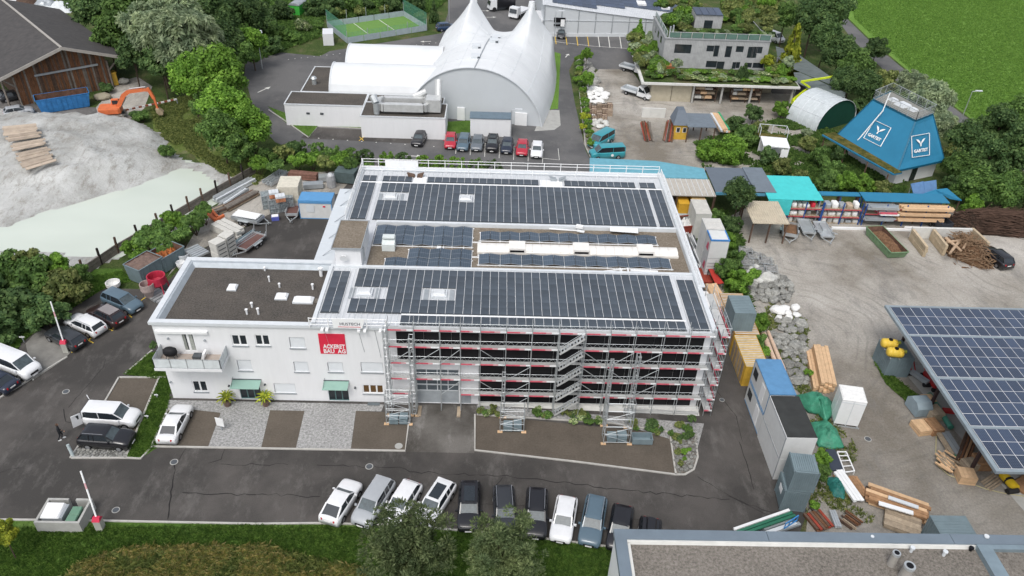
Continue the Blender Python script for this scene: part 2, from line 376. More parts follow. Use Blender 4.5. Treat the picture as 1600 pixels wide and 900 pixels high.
sheet('quarry_track', [(150,200),(150,168),(185,128),(215,120),(238,135),(225,170),(190,196)], .010, YARD)
sheet('left_lawn', [(-160,600),(-160,420),(0,395),(135,420),(190,420),(205,440),(160,452),(75,503),(35,533),(-40,556)], .012, LAWN)
sheet('grass_verge', [(195,585),(235,552),(262,548),(268,600),(262,635),(245,700),(220,716),(198,716),(250,592)], .008, LAWN)
sheet('verge_grass_tent', [(418,166),(445,176),(568,194),(600,203),(575,201),(497,196),(484,214),(447,192)], .010, LAWN)
sheet('verge_grass_car_park', [(690,210),(700,190),(740,188),(736,207)], .012, LAWN)
sheet('verge_grass_side', [(862,80),(876,84),(872,170),(852,172)], .012, MEAD)
sheet('quarry_bank', [(235,165),(300,150),(330,200),(420,262),(400,290),(345,290),(300,240),(245,240)], -.006, grass_mat('bank_grass', (.10,.13,.035),(.14,.19,.05),(.24,.22,.14),.35))
sheet('courtyard_hardstanding', [(345,374),(290,402),(262,432),(325,330),(400,284),(430,272),(562,266),(530,302),(430,330)], .006, YARD)
sheet('concrete_pad', [(40,537),(62,512),(120,540),(100,562),(52,594)], .016, mat('worn_pad', (.20,.195,.18),.9, var=.2, scale=1))
sheet('annex_apron', [(440,186),(500,200),(650,206),(690,212),(640,224),(470,216),(490,196)], .008, ASPH)
sheet('hall_pad', [(835,205),(850,172),(874,172),(876,196),(866,203)], .016, CONC)
sheet('parking_bay', [(184,590),(258,590),(198,716),(110,716),(128,690)], .006, PAVE)
sheet('gravel_bed', [(122,700),(205,700),(198,714),(112,714)], .016, SETTS)
sheet('entrance_setts', [(262,625),(600,632),(596,643),(556,642),(548,702),(462,702),(476,642),(422,641),(408,700),(325,699),(345,645),(300,640),(262,640)], .010, SETTS)
sheet('forecourt_paving', [(262,640),(300,640),(345,645),(325,699),(408,700),(422,641),(476,642),(462,702),(548,702),(556,642),(640,646),(633,704),(239,698)], .006, PAVE)
sheet('forecourt_paving', [(744,648),(1046,678),(1056,741),(742,704)], .008, PAVE)
sheet('garage_apron', [(640,632),(744,634),(741,708),(633,706)], .006, asphalt_mat('stained_concrete_apron', (.06,.055,.048),(.15,.142,.13),(.28,.27,.255)))
sheet('planting_bed', [(745,632),(1100,662),(1090,700),(1060,690),(960,660),(745,645)], .014, SETTS)
sheet('planting_bed', [(1044,676),(1088,678),(1090,715),(1082,735),(1068,742),(1056,742)], .018, GRAVL)
KERB = mat('kerb_stone', (.42,.41,.38),.85, var=.12)
for pl in ([(-160,811),(60,813),(145,814),(400,819),(505,818),(640,822),(860,843),(1000,861)], [(239,698),(400,701),(633,705),(640,650)], [(742,648),(742,704),(900,722),(1056,742),(1070,742),(1084,734),(1090,715),(1086,680)], [(1056,742),(1046,676),(960,662)], [(745,648),(960,662)],
           [(-60,640),(0,622),(105,558)], [(112,716),(198,716),(220,717),(236,700),(262,640)], [(186,590),(260,590)], [(186,590),(128,690),(110,716)], [(195,585),(238,548)], [(248,592),(196,716)],
           [(300,645),(262,640)], [(420,172),(447,190),(482,215),(497,198),(650,205),(690,212)], [(905,140),(915,230),(935,270)]):
    line_strip('kerb', pl, .16,0.0,.10, KERB)
def pline(pxs, m, wd=.12): line_strip('painted_line', pxs, wd, .0,.022, m)
for a in ([(232,461),(112,551)], [(222,449),(236,459)], [(160,507),(176,517)], [(196,487),(206,496)], [(128,526),(146,536)]): pline(a, YL)
pline([(40,560),(52,594)], WL)
for x in (793,823,833,849,866,883,900,917,934,950,968,983):
    a = G(x*1.0+ (0 if x > 830 else 0),47+(x-850)*.07,0); b2 = G(x+3,68+(x-850)*.065,0)
    if x > 845: line_strip('painted_line', None, .16,0,.024, YL if x < 925 else WL, world=[a, b2])
line_strip('painted_line', [(843,62),(925,72),(985,76)], .1,0,.024, WL)
for x0, y0, x1, y1 in ((450,75,690,48),):
    for i in range(24):
        t = i/24; line_strip('painted_line', [(x0+(x1-x0)*t, y0+(y1-y0)*t+18),(x0+(x1-x0)*t+1.6, y0+(y1-y0)*t+17.8)], .14,0,.024, WL)
for i in range(13): line_strip('painted_line', [(500+22.5*i, 197+1.6*i),(501.8+22.5*i, 197.2+1.6*i)], .16,0,.024, WL)
for i in range(9): line_strip('painted_line', [(497+22.5*i, 216+1.6*i),(498.8+22.5*i, 216.2+1.6*i)], .16,0,.024, WL)
for i in range(7): line_strip('painted_line', [(713+22.6*i, 216+2.9*i),(712+22.6*i, 240+2.4*i)], .08,0,.024, WL)
pline([(872,232),(874,250),(845,247)], WL, .08)
def arrow(px, ang, L=3.2):
    p = G(*px, 0); b = MB(); c, s = math.cos(ang), math.sin(ang)
    T = lambda x, y: (p.x+x*c-y*s, p.y+x*s+y*c, .024)
    b.poly([T(-L/2,-.1), T(L*.15,-.1), T(L*.15,-.45), T(L/2,0), T(L*.15,.45), T(L*.15,.1), T(-L/2,.1)]); struct(b.build('road_arrow', WL))
arrow((646,244), R_(-3)); arrow((413,140), R_(62)); arrow((886,87), R_(70),2.2); arrow((758,17), R_(10),2.2); arrow((768,27), R_(10),2.2); arrow((665,65), R_(190),2.2)
pline([(562,214),(568,220)], YL); pline([(569,214),(561,220)], YL)
def crack(pxs, wd=.055, j=.16):
    pts = [G(*p, 0) for p in pxs]; out = []
    for a, b2 in zip(pts[:-1], pts[1:]):
        n = max(2, int((b2-a).length/.5))
        for i in range(n):
            p = a.lerp(b2, i/n); out.append(p + V((random.uniform(-j,j)*.5, random.uniform(-j,j),0)))
    out.append(pts[-1])
    L = []; b = MB()
    for i, p in enumerate(out):
        d = (out[min(i+1, len(out)-1)] - out[max(i-1,0)]).normalized(); q = V((-d.y, d.x, 0))*wd/2*random.uniform(.4,1.5)
        L.append([(p.x-q.x, p.y-q.y, .012),(p.x+q.x, p.y+q.y, .012)])
    b.loft(L); o = b.build('tar_seam', TARLINE); struct(o)
crack([(495,727),(577,729),(590,728),(625,730),(640,738),(800,744),(900,757),(1035,772),(1105,778),(1140,780)])
crack([(345,726),(450,726)], .045); crack([(400,772),(500,776)], .05); crack([(285,768),(330,772),(400,773)], .06); crack([(273,722),(268,768),(262,812)], .07)
crack([(352,702),(345,718),(325,724)], .045); crack([(290,700),(280,718)], .04); crack([(785,744),(775,760),(780,790)], .05)
crack([(1155,690),(1170,735),(1178,765)], .06,.08); crack([(1135,775),(1170,790),(1225,805)], .05); crack([(1090,745),(1140,775),(1200,805)], .035,.05)
crack([(108,635),(130,610),(160,575),(166,560)], .03); crack([(0,737),(30,731)], .03); crack([(1065,540),(1150,650),(1160,690)], .035,.06); crack([(560,780),(700,783),(860,795),(1000,812)], .035)
crack([(100,640),(102,660),(140,660)], .05)
for n, (px, r) in enumerate((((272,722),.33),((577,729),.33),((103,612),.32),((623,697),.34),((181,797),.3),((1356,686),.32),((1128,625),.25),((280,712),.01))):
    if r < .1: continue
    p = G(*px, 0); b = MB(); b.tube((p.x,p.y,.0),(p.x,p.y,.022), r, 20,0); b.tube((p.x,p.y,.0),(p.x,p.y,.026), r*.8,20,1)
    o = b.build('manhole_cover', [CONC, DGREY if n != 3 else CONC]); struct(o)
def qh(x, y):
    p = V((x, y, 0)); q = noise.fractal(p*.06,1.0,2.0,6)
    c = lambda cx, cy, sx, sy, h: h*math.exp(-((x-cx)/sx)**2 - ((y-cy)/sy)**2)
    h = c(-66,98,14,12,2.6) + c(-52,93,9,9,2.6) + c(-84,92,14,12,2.6) + c(-58,108,22,6,1.2)
    r = abs(noise.noise(p*.22)); h *= (.85 + .8*q*.3 - .55*r*.5)
    h += .30*noise.fractal(p*.4,1.0,2.0,4)*min(1, h)
    return h
pond_px = [(-40,360),(20,352),(50,338),(75,330),(130,316),(180,300),(215,290),(262,272),(282,262),(320,270),(345,290),(352,298),(330,330),(180,390),(140,402),(80,396),(0,390),(-120,400),(-140,372)]
pond = [G(*p, 0) for p in pond_px]
def inside(x, y, P):
    c = False; n = len(P)
    for i in range(n):
        a, b2 = P[i], P[(i+1) % n]
        if (a.y > y) != (b2.y > y) and x < (b2.x-a.x)*(y-a.y)/(b2.y-a.y)+a.x: c = not c
    return c
def dpoly(x, y, P):
    d = 1e9
    for i in range(len(P)):
        a, b2 = P[i], P[(i+1) % len(P)]; ab = V((b2.x-a.x, b2.y-a.y)); ap = V((x-a.x, y-a.y))
        t = max(0, min(1, ap.dot(ab)/ab.length_squared)); d = min(d, (ap-ab*t).length)
    return -d if inside(x, y, P) else d
qpoly = [G(*p, 0) for p in [(-260,130),(-60,165),(50,178),(150,192),(215,196),(250,215),(262,240),(285,255),(335,262),(362,282),(350,302),(335,335),(185,395),(140,420),(60,415),(-140,430)]]
b = MB(); x0, x1, y0, y1, st = -135,-30,62,126,.75
nx, ny = int((x1-x0)/st), int((y1-y0)/st); idx = {}
for i in range(nx+1):
    for j in range(ny+1):
        x, y = x0+i*st, y0+j*st; dq = -dpoly(x, y, qpoly)
        if dq < -1.2: continue
        dp = dpoly(x, y, pond); e = max(0, min(1,(dq+1)/2.5)); e2 = max(0, min(1, dp/4.0))
        h = .06 + (qh(x, y) + .12*noise.noise(V((x,y,0))*.8))*e*e2 + .10*e - .25*(dp < 0)
        h = h if dq > 0 else .03*max(0,1+dq)
        idx[i, j] = len(b.v); b.v.append((x, y, h))
for i in range(nx):
    for j in range(ny):
        q = [(i,j),(i+1,j),(i+1,j+1),(i,j+1)]
        if all(k in idx for k in q): b.f.append(tuple(idx[k] for k in q)); b.m.append(0)
o = b.build('quarry_terrain', SAND, smooth=True); struct(o)
PW, ntp, bp, vp = base('pond_water_milky', .12,0,.5)
ntp.links.new(ramp(ntp, noise_n(ntp, vp, .05,3,.5,(1,1.6,1)), [(.35,(.49,.54,.475)),(.65,(.57,.62,.55))]), bp.inputs['Base Color'])
bumpn(ntp, bp, noise_n(ntp, vp, .8,2),.05,.05)
b = MB(); b.poly([(p.x, p.y, .035) for p in [G(*q, 0) for q in [(-170,420),(-170,350),(-20,350),(60,325),(270,255),(290,250),(350,268),(372,300),(190,402),(140,412),(60,410)]]])
o = b.build('pond_water', PW); struct(o)
if o.data.polygons[0].normal.z < 0: o.data.flip_normals()
t = thing('plank_mat', 'long mat of pale wooden boards laid down the grey silt slope of the quarry', 'boards', G(48,248,2))
A = [G(8,218,2.1), G(60,213,2.1), G(92,268,1.5), G(45,283,1.5)]; PL = []
nb = 22; dmax = max(qh(v.x,v.y)-(2.2-.9*k/10) for k in range(11) for v in (A[0].lerp(A[3],k/10), A[1].lerp(A[2],k/10)))
for i in range(nb):
    if i in (8,13): continue
    u0, u1 = i/nb, (i+1)/nb+.004; l = lambda a, c, u: a.lerp(c, u)
    dz = random.uniform(-.03,.03); jx = random.uniform(-.35,.35)
    p = [l(A[0],A[3],u0), l(A[1],A[2],u0), l(A[1],A[2],u1), l(A[0],A[3],u1)]
    q = [V((v.x+jx, v.y, 2.2-.9*(i+(n_ > 1))/nb+dmax+.22+dz)) for n_, v in enumerate(p)]; b = MB()
    b.hexa([v for v in q] + [v+V((0,0,.08)) for v in q]); b.build('board', mat('site_board', (.40,.33,.26),.9, var=.2, scale=1, ov=.2), t)
def tufts(name, px_poly, n, mt, h0=.12, h1=.3, wd=.03, k=4, z=.01, seed=3, dens=None):
    rnd = random.Random(seed); P = [G(*p, 0) for p in px_poly]; xs = [p.x for p in P]; ys = [p.y for p in P]
    vs = []; fs = []; c = 0; tries = 0
    while c < n and tries < n*8:
        tries += 1
        x = rnd.uniform(min(xs), max(xs)); y = rnd.uniform(min(ys), max(ys))
        if not inside(x, y, P): continue
        if dens and noise.noise(V((x, y, 0))*dens[0]) < dens[1] + rnd.uniform(-.12,.12): continue
        c += 1
        for q in range(k):
            a = rnd.uniform(0,6.283); l = rnd.uniform(.02,.16); h = rnd.uniform(h0, h1); ox, oy = x+rnd.uniform(-.12,.12), y+rnd.uniform(-.12,.12)
            sx, sy = math.cos(a+1.57)*wd, math.sin(a+1.57)*wd; dx, dy = math.cos(a)*l*h/.15, math.sin(a)*l*h/.15
            i = len(vs); vs += [(ox-sx, oy-sy, z),(ox+sx, oy+sy, z),(ox+dx*.6, oy+dy*.6, z+h),(ox+dx*1.4, oy+dy*1.4, z+h*.75)]
            fs += [(i, i+1, i+2),(i+1, i+3, i+2)]
    me = bpy.data.meshes.new(name); me.from_pydata(vs, [], fs); me.materials.append(mt); me.update()
    o = link(name, me); o['kind'] = 'stuff'; return o
BL = [(-20,826),(400,822),(640,826),(860,847),(965,862),(950,915),(950,960),(-20,960)]
tufts('lawn_tufts', BL, 26000, F_LAWN, .10,.22,.022)
tufts('tall_dry_grass', [(60,960),(120,885),(190,862),(300,856),(420,858),(470,880),(560,890),(640,960)], 9000, F_DRY, .2,.5,.028, seed=5, k=4, dens=(.45,-.22))
tufts('tall_green_grass', [(60,960),(120,885),(190,862),(420,858),(560,890),(640,960)], 6000, F_OLV, .2,.5,.03, seed=6)
tufts('verge_tufts', [(195,585),(235,552),(262,548),(268,600),(262,635),(245,698),(220,714),(200,714),(250,592)], 3500, F_LAWN, .08,.2,.02, seed=8)
tufts('bank_tufts', [(0,600),(0,460),(190,425),(205,440),(160,452),(75,503),(35,533)], 7000, F_LAWN, .12,.3,.03, seed=9)
tufts('quarry_bank_grass', [(235,165),(300,150),(330,200),(420,262),(400,290),(345,270),(300,240),(250,215)], 7000, F_OLV, .15,.45,.05, seed=12, dens=(.2,-.12))
tufts('meadow_grass_tufts', [(1330,0),(1600,-20),(1640,250),(1536,196),(1428,115),(1335,30)], 34000, foliage('meadow_blades', (.12,.23,.045),(.15,.28,.055),(.20,.33,.08)),.12,.3,.06, k=3, seed=14)
# ================================================================ MAIN BUILDING
def wall_holes(b, x0, x1, z0, z1, holes, y, d=.16, m=0, mr=None, mback=None):
    xs = sorted({x0, x1, *[h[0] for h in holes], *[h[1] for h in holes]}); zs = sorted({z0, z1, *[h[2] for h in holes], *[h[3] for h in holes]})
    for i in range(len(xs)-1):
        for j in range(len(zs)-1):
            cx, cz = (xs[i]+xs[i+1])/2,(zs[j]+zs[j+1])/2
            if any(h[0] < cx < h[1] and h[2] < cz < h[3] for h in holes): continue
            b.quad((xs[i],y,zs[j]),(xs[i+1],y,zs[j]),(xs[i+1],y,zs[j+1]),(xs[i],y,zs[j+1]), m)
    for h in holes:
        a, c, e, f = h
        b.quad((a,y,e),(a,y+d,e),(a,y+d,f),(a,y,f),m); b.quad((c,y,e),(c,y,f),(c,y+d,f),(c,y+d,e),m)
        b.quad((a,y,f),(a,y+d,f),(c,y+d,f),(c,y,f),m); b.quad((a,y,e),(c,y,e),(c,y+d,e),(a,y+d,e),m)
        b.quad((a,y+d,e),(c,y+d,e),(c,y+d,f),(a,y+d,f),m if mback is None else mback)
YF = 51.7
def rect(tl, br):
    a = FY(*tl, YF); c = FY(*br, YF); return (a.x, c.x, c.z, a.z)
WINS = {'win': [((360,523),(388,540)),((397,523),(423,540)),((299,595),(326,612))], 'tri': [((566,601),(600,615))],
        'blind': [((451,527),(478,544)),((369,562),(395,579)),((458,565),(483,581)),((511,566),(537,581)),((563,566),(599,582)),((427,599),(463,614))]}
H = []; WN = []
for k, L in WINS.items():
    for tl, br in L: r = rect(tl, br); H.append(r); WN.append((k, r))
bd = rect((281,521),(309,549)); H.append(bd)
d1 = rect((372,600),(410,623)); d1 = (d1[0], d1[1], .04, d1[3]); d2 = rect((512,605),(546,626)); d2 = (d2[0], d2[1], .04, d2[3]); H += [d1, d2]
gar = (-6.66,-2.78,.02,4.15); H.append(gar); sdo = rect((721,613),(736,629)); sdo = (sdo[0], sdo[1], .02, sdo[3]); H.append(sdo)
T = thing('office_building', 'white rendered office and workshop hall with solar roof and scaffolded black front', 'building', (0,51.7,0))
b = MB(); wall_holes(b, -28.8,19.1,-.1,8.62, H, YF, .2,0)
b.quad((-28.8,YF,-.1),(-28.8,YF,8.62),(-28.8,61.45,8.62),(-28.8,61.45,-.1)); b.quad((-28.8,61.45,-.1),(-28.8,61.45,8.62),(-15.1,61.45,8.62),(-15.1,61.45,-.1))
b.quad((-15.1,61.45,-.1),(-15.1,61.45,8.8),(-15.1,81,8.8),(-15.1,81,-.1)); b.quad((-15.1,81,-.1),(-15.1,81,8.8),(19.1,81,8.8),(19.1,81,-.1)); b.quad((19.1,YF,-.1),(19.1,81,-.1),(19.1,81,8.8),(19.1,YF,8.8))
b.quad((-9,YF,8.62),(19.1,YF,8.62),(19.1,YF,8.8),(-9,YF,8.8))
wall = b.build('wall', W_REND, T)
for k, (x0, x1, z0, z1) in WN:
    b = MB(); y = YF+.10
    if k == 'blind':
        n = 9
        for i in range(n): zz = z0+(z1-z0)*i/n; b.hexa([(x0+.04,y-.03,zz),(x1-.04,y-.03,zz),(x1-.04,y+.03,zz),(x0+.04,y+.03,zz),(x0+.04,y-.03+.025,zz+(z1-z0)/n-.01),(x1-.04,y-.005,zz+(z1-z0)/n-.01),(x1-.04,y+.04,zz+(z1-z0)/n-.01),(x0+.04,y+.04,zz+(z1-z0)/n-.01)])
        o = b.build('roller_blind', LGLASS, wall)
        b = MB(); b.box(x0-.05, x1+.05, YF-.09, YF+.08, z0-.11, z0-.01); b.build('window_sill', GREY, wall)
    else:
        nn = 3 if k == 'tri' else 2; wd = (x1-x0)/nn
        o = MB();
        for e in ((x0,x1,z0,z0+.09),(x0,x1,z1-.09,z1),(x0,x0+.09,z0+.09,z1-.09),(x1-.09,x1,z0+.09,z1-.09)): o.box(e[0],e[1],y-.06,y+.04,e[2],e[3])
        for i in range(1, nn): o.box(x0+wd*i-.07, x0+wd*i+.07, y-.058, y+.038, z0+.09, z1-.09)
        o = o.build('window', W_PAINT, wall)
        for i in range(nn): g = MB(); g.box(x0+wd*i+.07, x0+wd*(i+1)-.07, y-.01, y+.01, z0+.08, z1-.08); g.build('pane', GLASS if k != 'tri' else mat('brown_glass', (.12,.07,.03),.2), o)  # three-pane window gets a plain brown glass tint
        b = MB(); b.box(x0-.05, x1+.05, YF-.09, YF+.08, z0-.11, z0-.01); b.build('window_sill', GREY, wall)
x0, x1, z0, z1 = bd; b = MB(); y = YF+.08; xm = (x0+x1)/2
for e in ((x0,x1,z0,z0+.1),(x0,x1,z1-.1,z1),(x0,x0+.1,z0+.1,z1-.1),(x1-.1,x1,z0+.1,z1-.1),(xm-.1,xm+.1,z0+.1,z1-.1)): b.box(e[0],e[1],y-.06,y+.04,e[2],e[3])
do = b.build('balcony_door', W_PAINT, wall); b = MB(); b.box(x0+.09, x1-.09, y-.01, y+.0, z0+.09, z1-.09); b.build('pane', GLASS, do)
for cx, w2 in ((x0+.22,.26),(x1-.38,.5)):
    b = MB(); b.grid(lambda u, v: (cx+w2*(u-.5)*(1-.3*v), y-.025+.02*math.sin(u*25), z0+.12+(z1-z0-.25)*v),16,2); b.build('curtain', mat('curtain_cloth', (.45,.47,.43),.9), do)
for (x0, x1, z0, z1), cp in ((d1,((363,593),(408,603))),(d2,((506,595),(545,607)))):
    b = MB(); n = 3; wd = (x1-x0)/n; y = YF+.12
    b.box(x0, x1, y-.05, y+.03, z1-.08, z1); b.box(x0, x1, y-.05, y+.03, z0, z0+.1)
    for i in range(n+1): b.box(x0+wd*i-.045*(i > 0), x0+wd*i+.045*(i < n), y-.048, y+.028, z0+.1, z1-.08)
    o = b.build('entrance_door', mat('door_teal_grey', (.10,.18,.18),.5), wall)
    for i in range(n): g = MB(); g.box(x0+wd*i+.045, x0+wd*(i+1)-.045, y-.01, y+.01, z0+.1, z1-.08); g.build('pane', GLASS, o)
    c = MB(); a = G(cp[0][0], cp[0][1], 2.6); xa = FY(cp[0][0], cp[0][1], YF).x; xb = FY(cp[1][0], cp[0][1], YF).x; zt = FY(cp[0][0], cp[0][1], YF).z
    c.hexa([(xa,YF-1.0,zt-.22),(xb,YF-1.0,zt-.22),(xb,YF-.01,zt-.02),(xa,YF-.01,zt-.02),(xa,YF-1.0,zt-.18),(xb,YF-1.0,zt-.18),(xb,YF-.01,zt+.03),(xa,YF-.01,zt+.03)])
    cn = c.build('door_canopy', GREENGL, wall); c = MB(); c.box(xa-.02, xb+.02, YF-.05, YF-.002, zt+.035, zt+.12); c.bar((xa+.1,YF-.9,zt-.19),(xa+.1,YF-.02,zt+.35),.03); c.build('canopy_bracket', DGREY, cn)
x0, x1, z0, z1 = gar; b = MB(); b.box(x0+.02, x1-.02, YF+.06, YF+.14, z0,1.5); b.box(x0+.02, x1-.02, YF+.06, YF+.14,3.05,3.35,0)
gd = b.build('garage_door', mat('garage_grey', (.33,.36,.38),.5), wall)
for r, (a, c) in enumerate(((1.5,2.25),(2.25,3.05),(3.35,4.1))):
    b = MB(); n = 4; wd = (x1-x0-.04)/n
    for i in range(n+1): b.box(x0+.02+wd*i-.04*(i > 0), x0+.02+wd*i+.04*(i < n), YF+.055, YF+.13, a, c)
    b.box(x0+.1, x1-.1, YF+.057, YF+.128, a, a+.07); b.box(x0+.1, x1-.1, YF+.057, YF+.128, c-.07, c); b.build('door_frame', W_TRIM, gd)
    for i in range(n): g = MB(); g.box(x0+.06+wd*i, x0-.02+wd*(i+1), YF+.09, YF+.11, a+.07, c-.07); g.build('pane', mat('grey_door_glass', (.10,.12,.135),.25), gd)
x0, x1, z0, z1 = sdo; b = MB(); b.box(x0+.03, x1-.03, YF+.05, YF+.12, z0, z1-.03); b.build('side_door', mat('garage_grey', (.33,.36,.38)), wall)
def clad(x0, x1, zs):
    n = max(1, round((x1-x0)/2.2)); wd = (x1-x0)/n
    for a, c in zip(zs[:-1], zs[1:]):
        for i in range(n): b = MB(); b.box(x0+wd*i+.012, x0+wd*(i+1)-.012, YF-.06, YF-.004, a+.012, c-.012); b.build('black_panel', BLACK, wall)
clad(-8.15,-1.02, [5.3,6.85,8.38]); clad(-1.0,18.5, [.38,2.0,3.6,5.28,6.85,8.38])
b = MB(); b.hexa([(-1,YF-.25,-.02),(19.3,YF-1.05,-.02),(19.3,YF-.002,-.02),(-1,YF-.002,-.02),(-1,YF-.12,.30),(19.3,YF-.16,.30),(19.3,YF-.002,.30),(-1,YF-.002,.30)]); b.build('plinth', CONCL, wall)
SR = [FY(497,521,YF), FY(538,521,YF), FY(542,552,YF), FY(501,552,YF)]
xa, xb = SR[0].x, SR[1].x; xa = (SR[0].x+SR[3].x)/2; xb = (SR[1].x+SR[2].x)/2; zt = SR[0].z; zb = SR[3].z
b = MB(); b.box(xa, xb, YF-.05, YF-.003, zb, zt); sg = b.build('company_sign', RED, T)
zh = zt-zb; place_text('sign_lettering', 'ACKERET', .62, W_PAINT, sg, ((xa+xb)/2+.12, YF-.055, zb+zh*.37),(1,0,0),(0,0,1),.018,.008, fit=(xb-xa)*.84)
place_text('sign_lettering', 'BAU  AG', .62, W_PAINT, sg, ((xa+xb)/2+.12, YF-.055, zb+zh*.13),(1,0,0),(0,0,1),.018,.008, fit=(xb-xa)*.84)
a, c = FY(243,517,YF), FY(325,520,YF); b = MB(); b.box(a.x, c.x, YF-.22, YF-.003, a.z-.12, a.z+.12); b.build('awning_box', W_PAINT, T)
for p in ((263,528),(320,531),(555,605),(358,602),(414,600),(267,596)):
    q = FY(*p, YF); b = MB(); b.tube((q.x,YF-.16,q.z),(q.x,YF-.002,q.z),.09,8); b.build('wall_lamp', DGREY if p[0] > 350 else GREY, T)
b = MB(); X0, X1, Y0, Y1, zt = -28.98,-15.2,51.52,61.6,8.9
for q in ((X0,X1,Y0,Y0+.5),(X0,X0+.5,Y0+.5,Y1-.5),(X0,X1,Y1-.5,Y1)): b.box(q[0], q[1], q[2], q[3], 8.60, zt)
b.box(-15.2,-9.0,51.52,51.95,8.60,8.86)
pr = b.build('roof_parapet', W_TRIM, T)
b = MB()
b.hexa([(X0+.5,Y0+.5,8.3),(X0+1.05,Y0+.5,8.3),(X0+1.05,Y1-.5,8.3),(X0+.5,Y1-.5,8.3),(X0+.502,Y0+.5,8.85),(X0+.7,Y0+.5,8.85),(X0+.7,Y1-.5,8.85),(X0+.502,Y1-.5,8.85)])
b.hexa([(X0+1.0,Y1-1.15,8.3),(X1,Y1-1.15,8.3),(X1,Y1-.5,8.3),(X0+1.0,Y1-.5,8.3),(X0+.7,Y1-.8,8.84),(X1,Y1-.8,8.84),(X1,Y1-.502,8.84),(X0+.7,Y1-.502,8.84)]); b.build('parapet_flashing', mat('zinc_flashing', (.42,.46,.49),.5,.3), T)
b = MB(); b.box(X0+.5, X1+.05, Y0+.5, Y1-.5,8.2,8.42); b.build('gravel_roof', GRAVR, T)
for px, w2, h in (((440,462),.55,.3),((474,468),.9,.35),((363,448),.42,.3)):
    p = G(*px, 8.6); b = MB(); b.box(p.x-w2, p.x+w2, p.y-.45, p.y+.45,8.42,8.42+h*.5); s = b.build('skylight_kerb', W_TRIM, T); b = MB()
    b.hexa([(p.x-w2*.95,p.y-.42,8.42+h*.5),(p.x+w2*.95,p.y-.42,8.42+h*.5),(p.x+w2*.95,p.y+.42,8.42+h*.5),(p.x-w2*.95,p.y+.42,8.42+h*.5),(p.x-w2*.7,p.y-.3,8.42+h),(p.x+w2*.7,p.y-.3,8.42+h),(p.x+w2*.7,p.y+.3,8.42+h),(p.x-w2*.7,p.y+.3,8.42+h)]); b.build('dome', W_PAINT, s)
p = G(493,470,8.45); b = MB(); b.box(p.x-.35,p.x+.35,p.y-.3,p.y+.3,8.42,8.5); b.build('roof_hatch', GRAVL, T)
for px, r, h in (((386,491),.09,.45),((404,491),.09,.55),((394,480),.09,.4),((437,449),.08,.35),((489,452),.09,.5),((421,440),.07,.5),((502,431),.16,.8),((414,423),.08,.3)):
    p = G(*px, 8.42); b = MB(); b.tube((p.x,p.y,8.42),(p.x,p.y,8.42+h), r, 8); b.tube((p.x,p.y,8.42+h),(p.x,p.y,8.42+h+.1), r*1.5,8); b.build('roof_vent', W_PAINT, T)
b = MB(); b.box(-15.2,19.25,YF-.05,60.4,8.62,8.97); b.box(-15.2,19.25,68.85,81.1,8.62,8.97); b.box(-15.2,-12.0,60.4,68.85,8.62,8.95)
b.build('metal_roof', SEAM_W, T)
b = MB(); b.box(-12.0,19.0,60.4,68.85,8.3,8.72); b.build('gravel_roof', GRAVM, T)
b = MB(); b.box(19.0,19.4,YF-.1,81.15,8.5,9.28); b.box(-15.2,19.0,60.3,60.62,8.6,9.12); b.box(-12.0,19.0,68.6,68.95,8.6,9.14); b.box(-15.3,-14.95,YF-.02,60.3,8.98,9.12); b.box(-15.35,-15.0,68.9,81.1,8.98,9.12)
b.box(-7.9,19.0,YF-.22,YF-.03,8.72,8.99); b.build('roof_edge', W_TRIM, T)
b = MB()
for i in range(66):
    x = -14.9+i*.52
    if x > 18.9: break
    b.box(x-.025, x+.025, YF, 60.2,8.97,9.02); b.box(x-.025, x+.025,69.0,81.0,8.97,9.02)
o = b.build('roof_seam', W_TRIM, T); o['kind'] = 'stuff'
def solar_field(x0, x1, y0, y1, nc, nr, label, skip=(), mt=PVDARK, z=9.06, th=.05, tilt=0.0, group='black solar arrays on the hall roof'):
    t = thing('solar_array', label, 'solar panels', ((x0+x1)/2, y0, z),0, group)
    pw, ph = (x1-x0)/nc, (y1-y0)/nr; b = MB(); b.box(-pw/2+.019, pw/2-.019,-ph/2+.006, ph/2-.006,0, th, 0)
    me = b.mesh('solar_panel', [mt])
    for i in range(nc):
        for j in range(nr):
            if (i, j) in skip: continue
            link('solar_panel', me, t, (x0+pw*(i+.5)-(x0+x1)/2, ph*(j+.5), random.uniform(0,.006)))
    b = MB()
    for i in range(nc+1): xx = x0+pw*i-(x0+x1)/2; b.box(xx-.014, xx+.014,.0, y1-y0,-.02,.045)
    b.build('mounting_rail', W_PAINT, t, 0)
    b = MB(); b.box(x0-(x0+x1)/2, x1-(x0+x1)/2,-.10,-.03,-.06,.03); b.build('edge_shadow_strip', DGREY, t, 0)  # dark strip stands in for the shadow at the panels' near edge
    return t
solar_field(-12.55,17.05,69.25,77.15,37,8, 'largest field of black solar panels on the far half of the hall roof', {(c, r) for c in range(4) for r in (4,5)} | {(c, r) for c in (11,12) for r in (4,5)})
solar_field(-14.85,-13.25,69.3,77.15,2,8, 'narrow black solar strip at the left end of the far half of the hall roof')
solar_field(17.35,18.85,69.3,77.15,2,8, 'narrow black solar strip at the right end of the far half of the hall roof')
solar_field(-14.85,-13.3,77.7,78.85,2,1, 'pair of black solar panels at the far left corner of the hall roof')
solar_field(-12.6,-9.3,77.7,78.85,4,1, 'short row of four black solar panels behind the far skylight')
solar_field(-7.6,5.0,77.7,78.85,15,1, 'row of black solar panels along the far eave, middle stretch')
solar_field(7.9,16.0,77.7,78.85,10,1, 'row of black solar panels along the far eave, right stretch')
solar_field(16.5,18.3,77.7,78.85,2,1, 'pair of black solar panels at the far right corner of the hall roof')
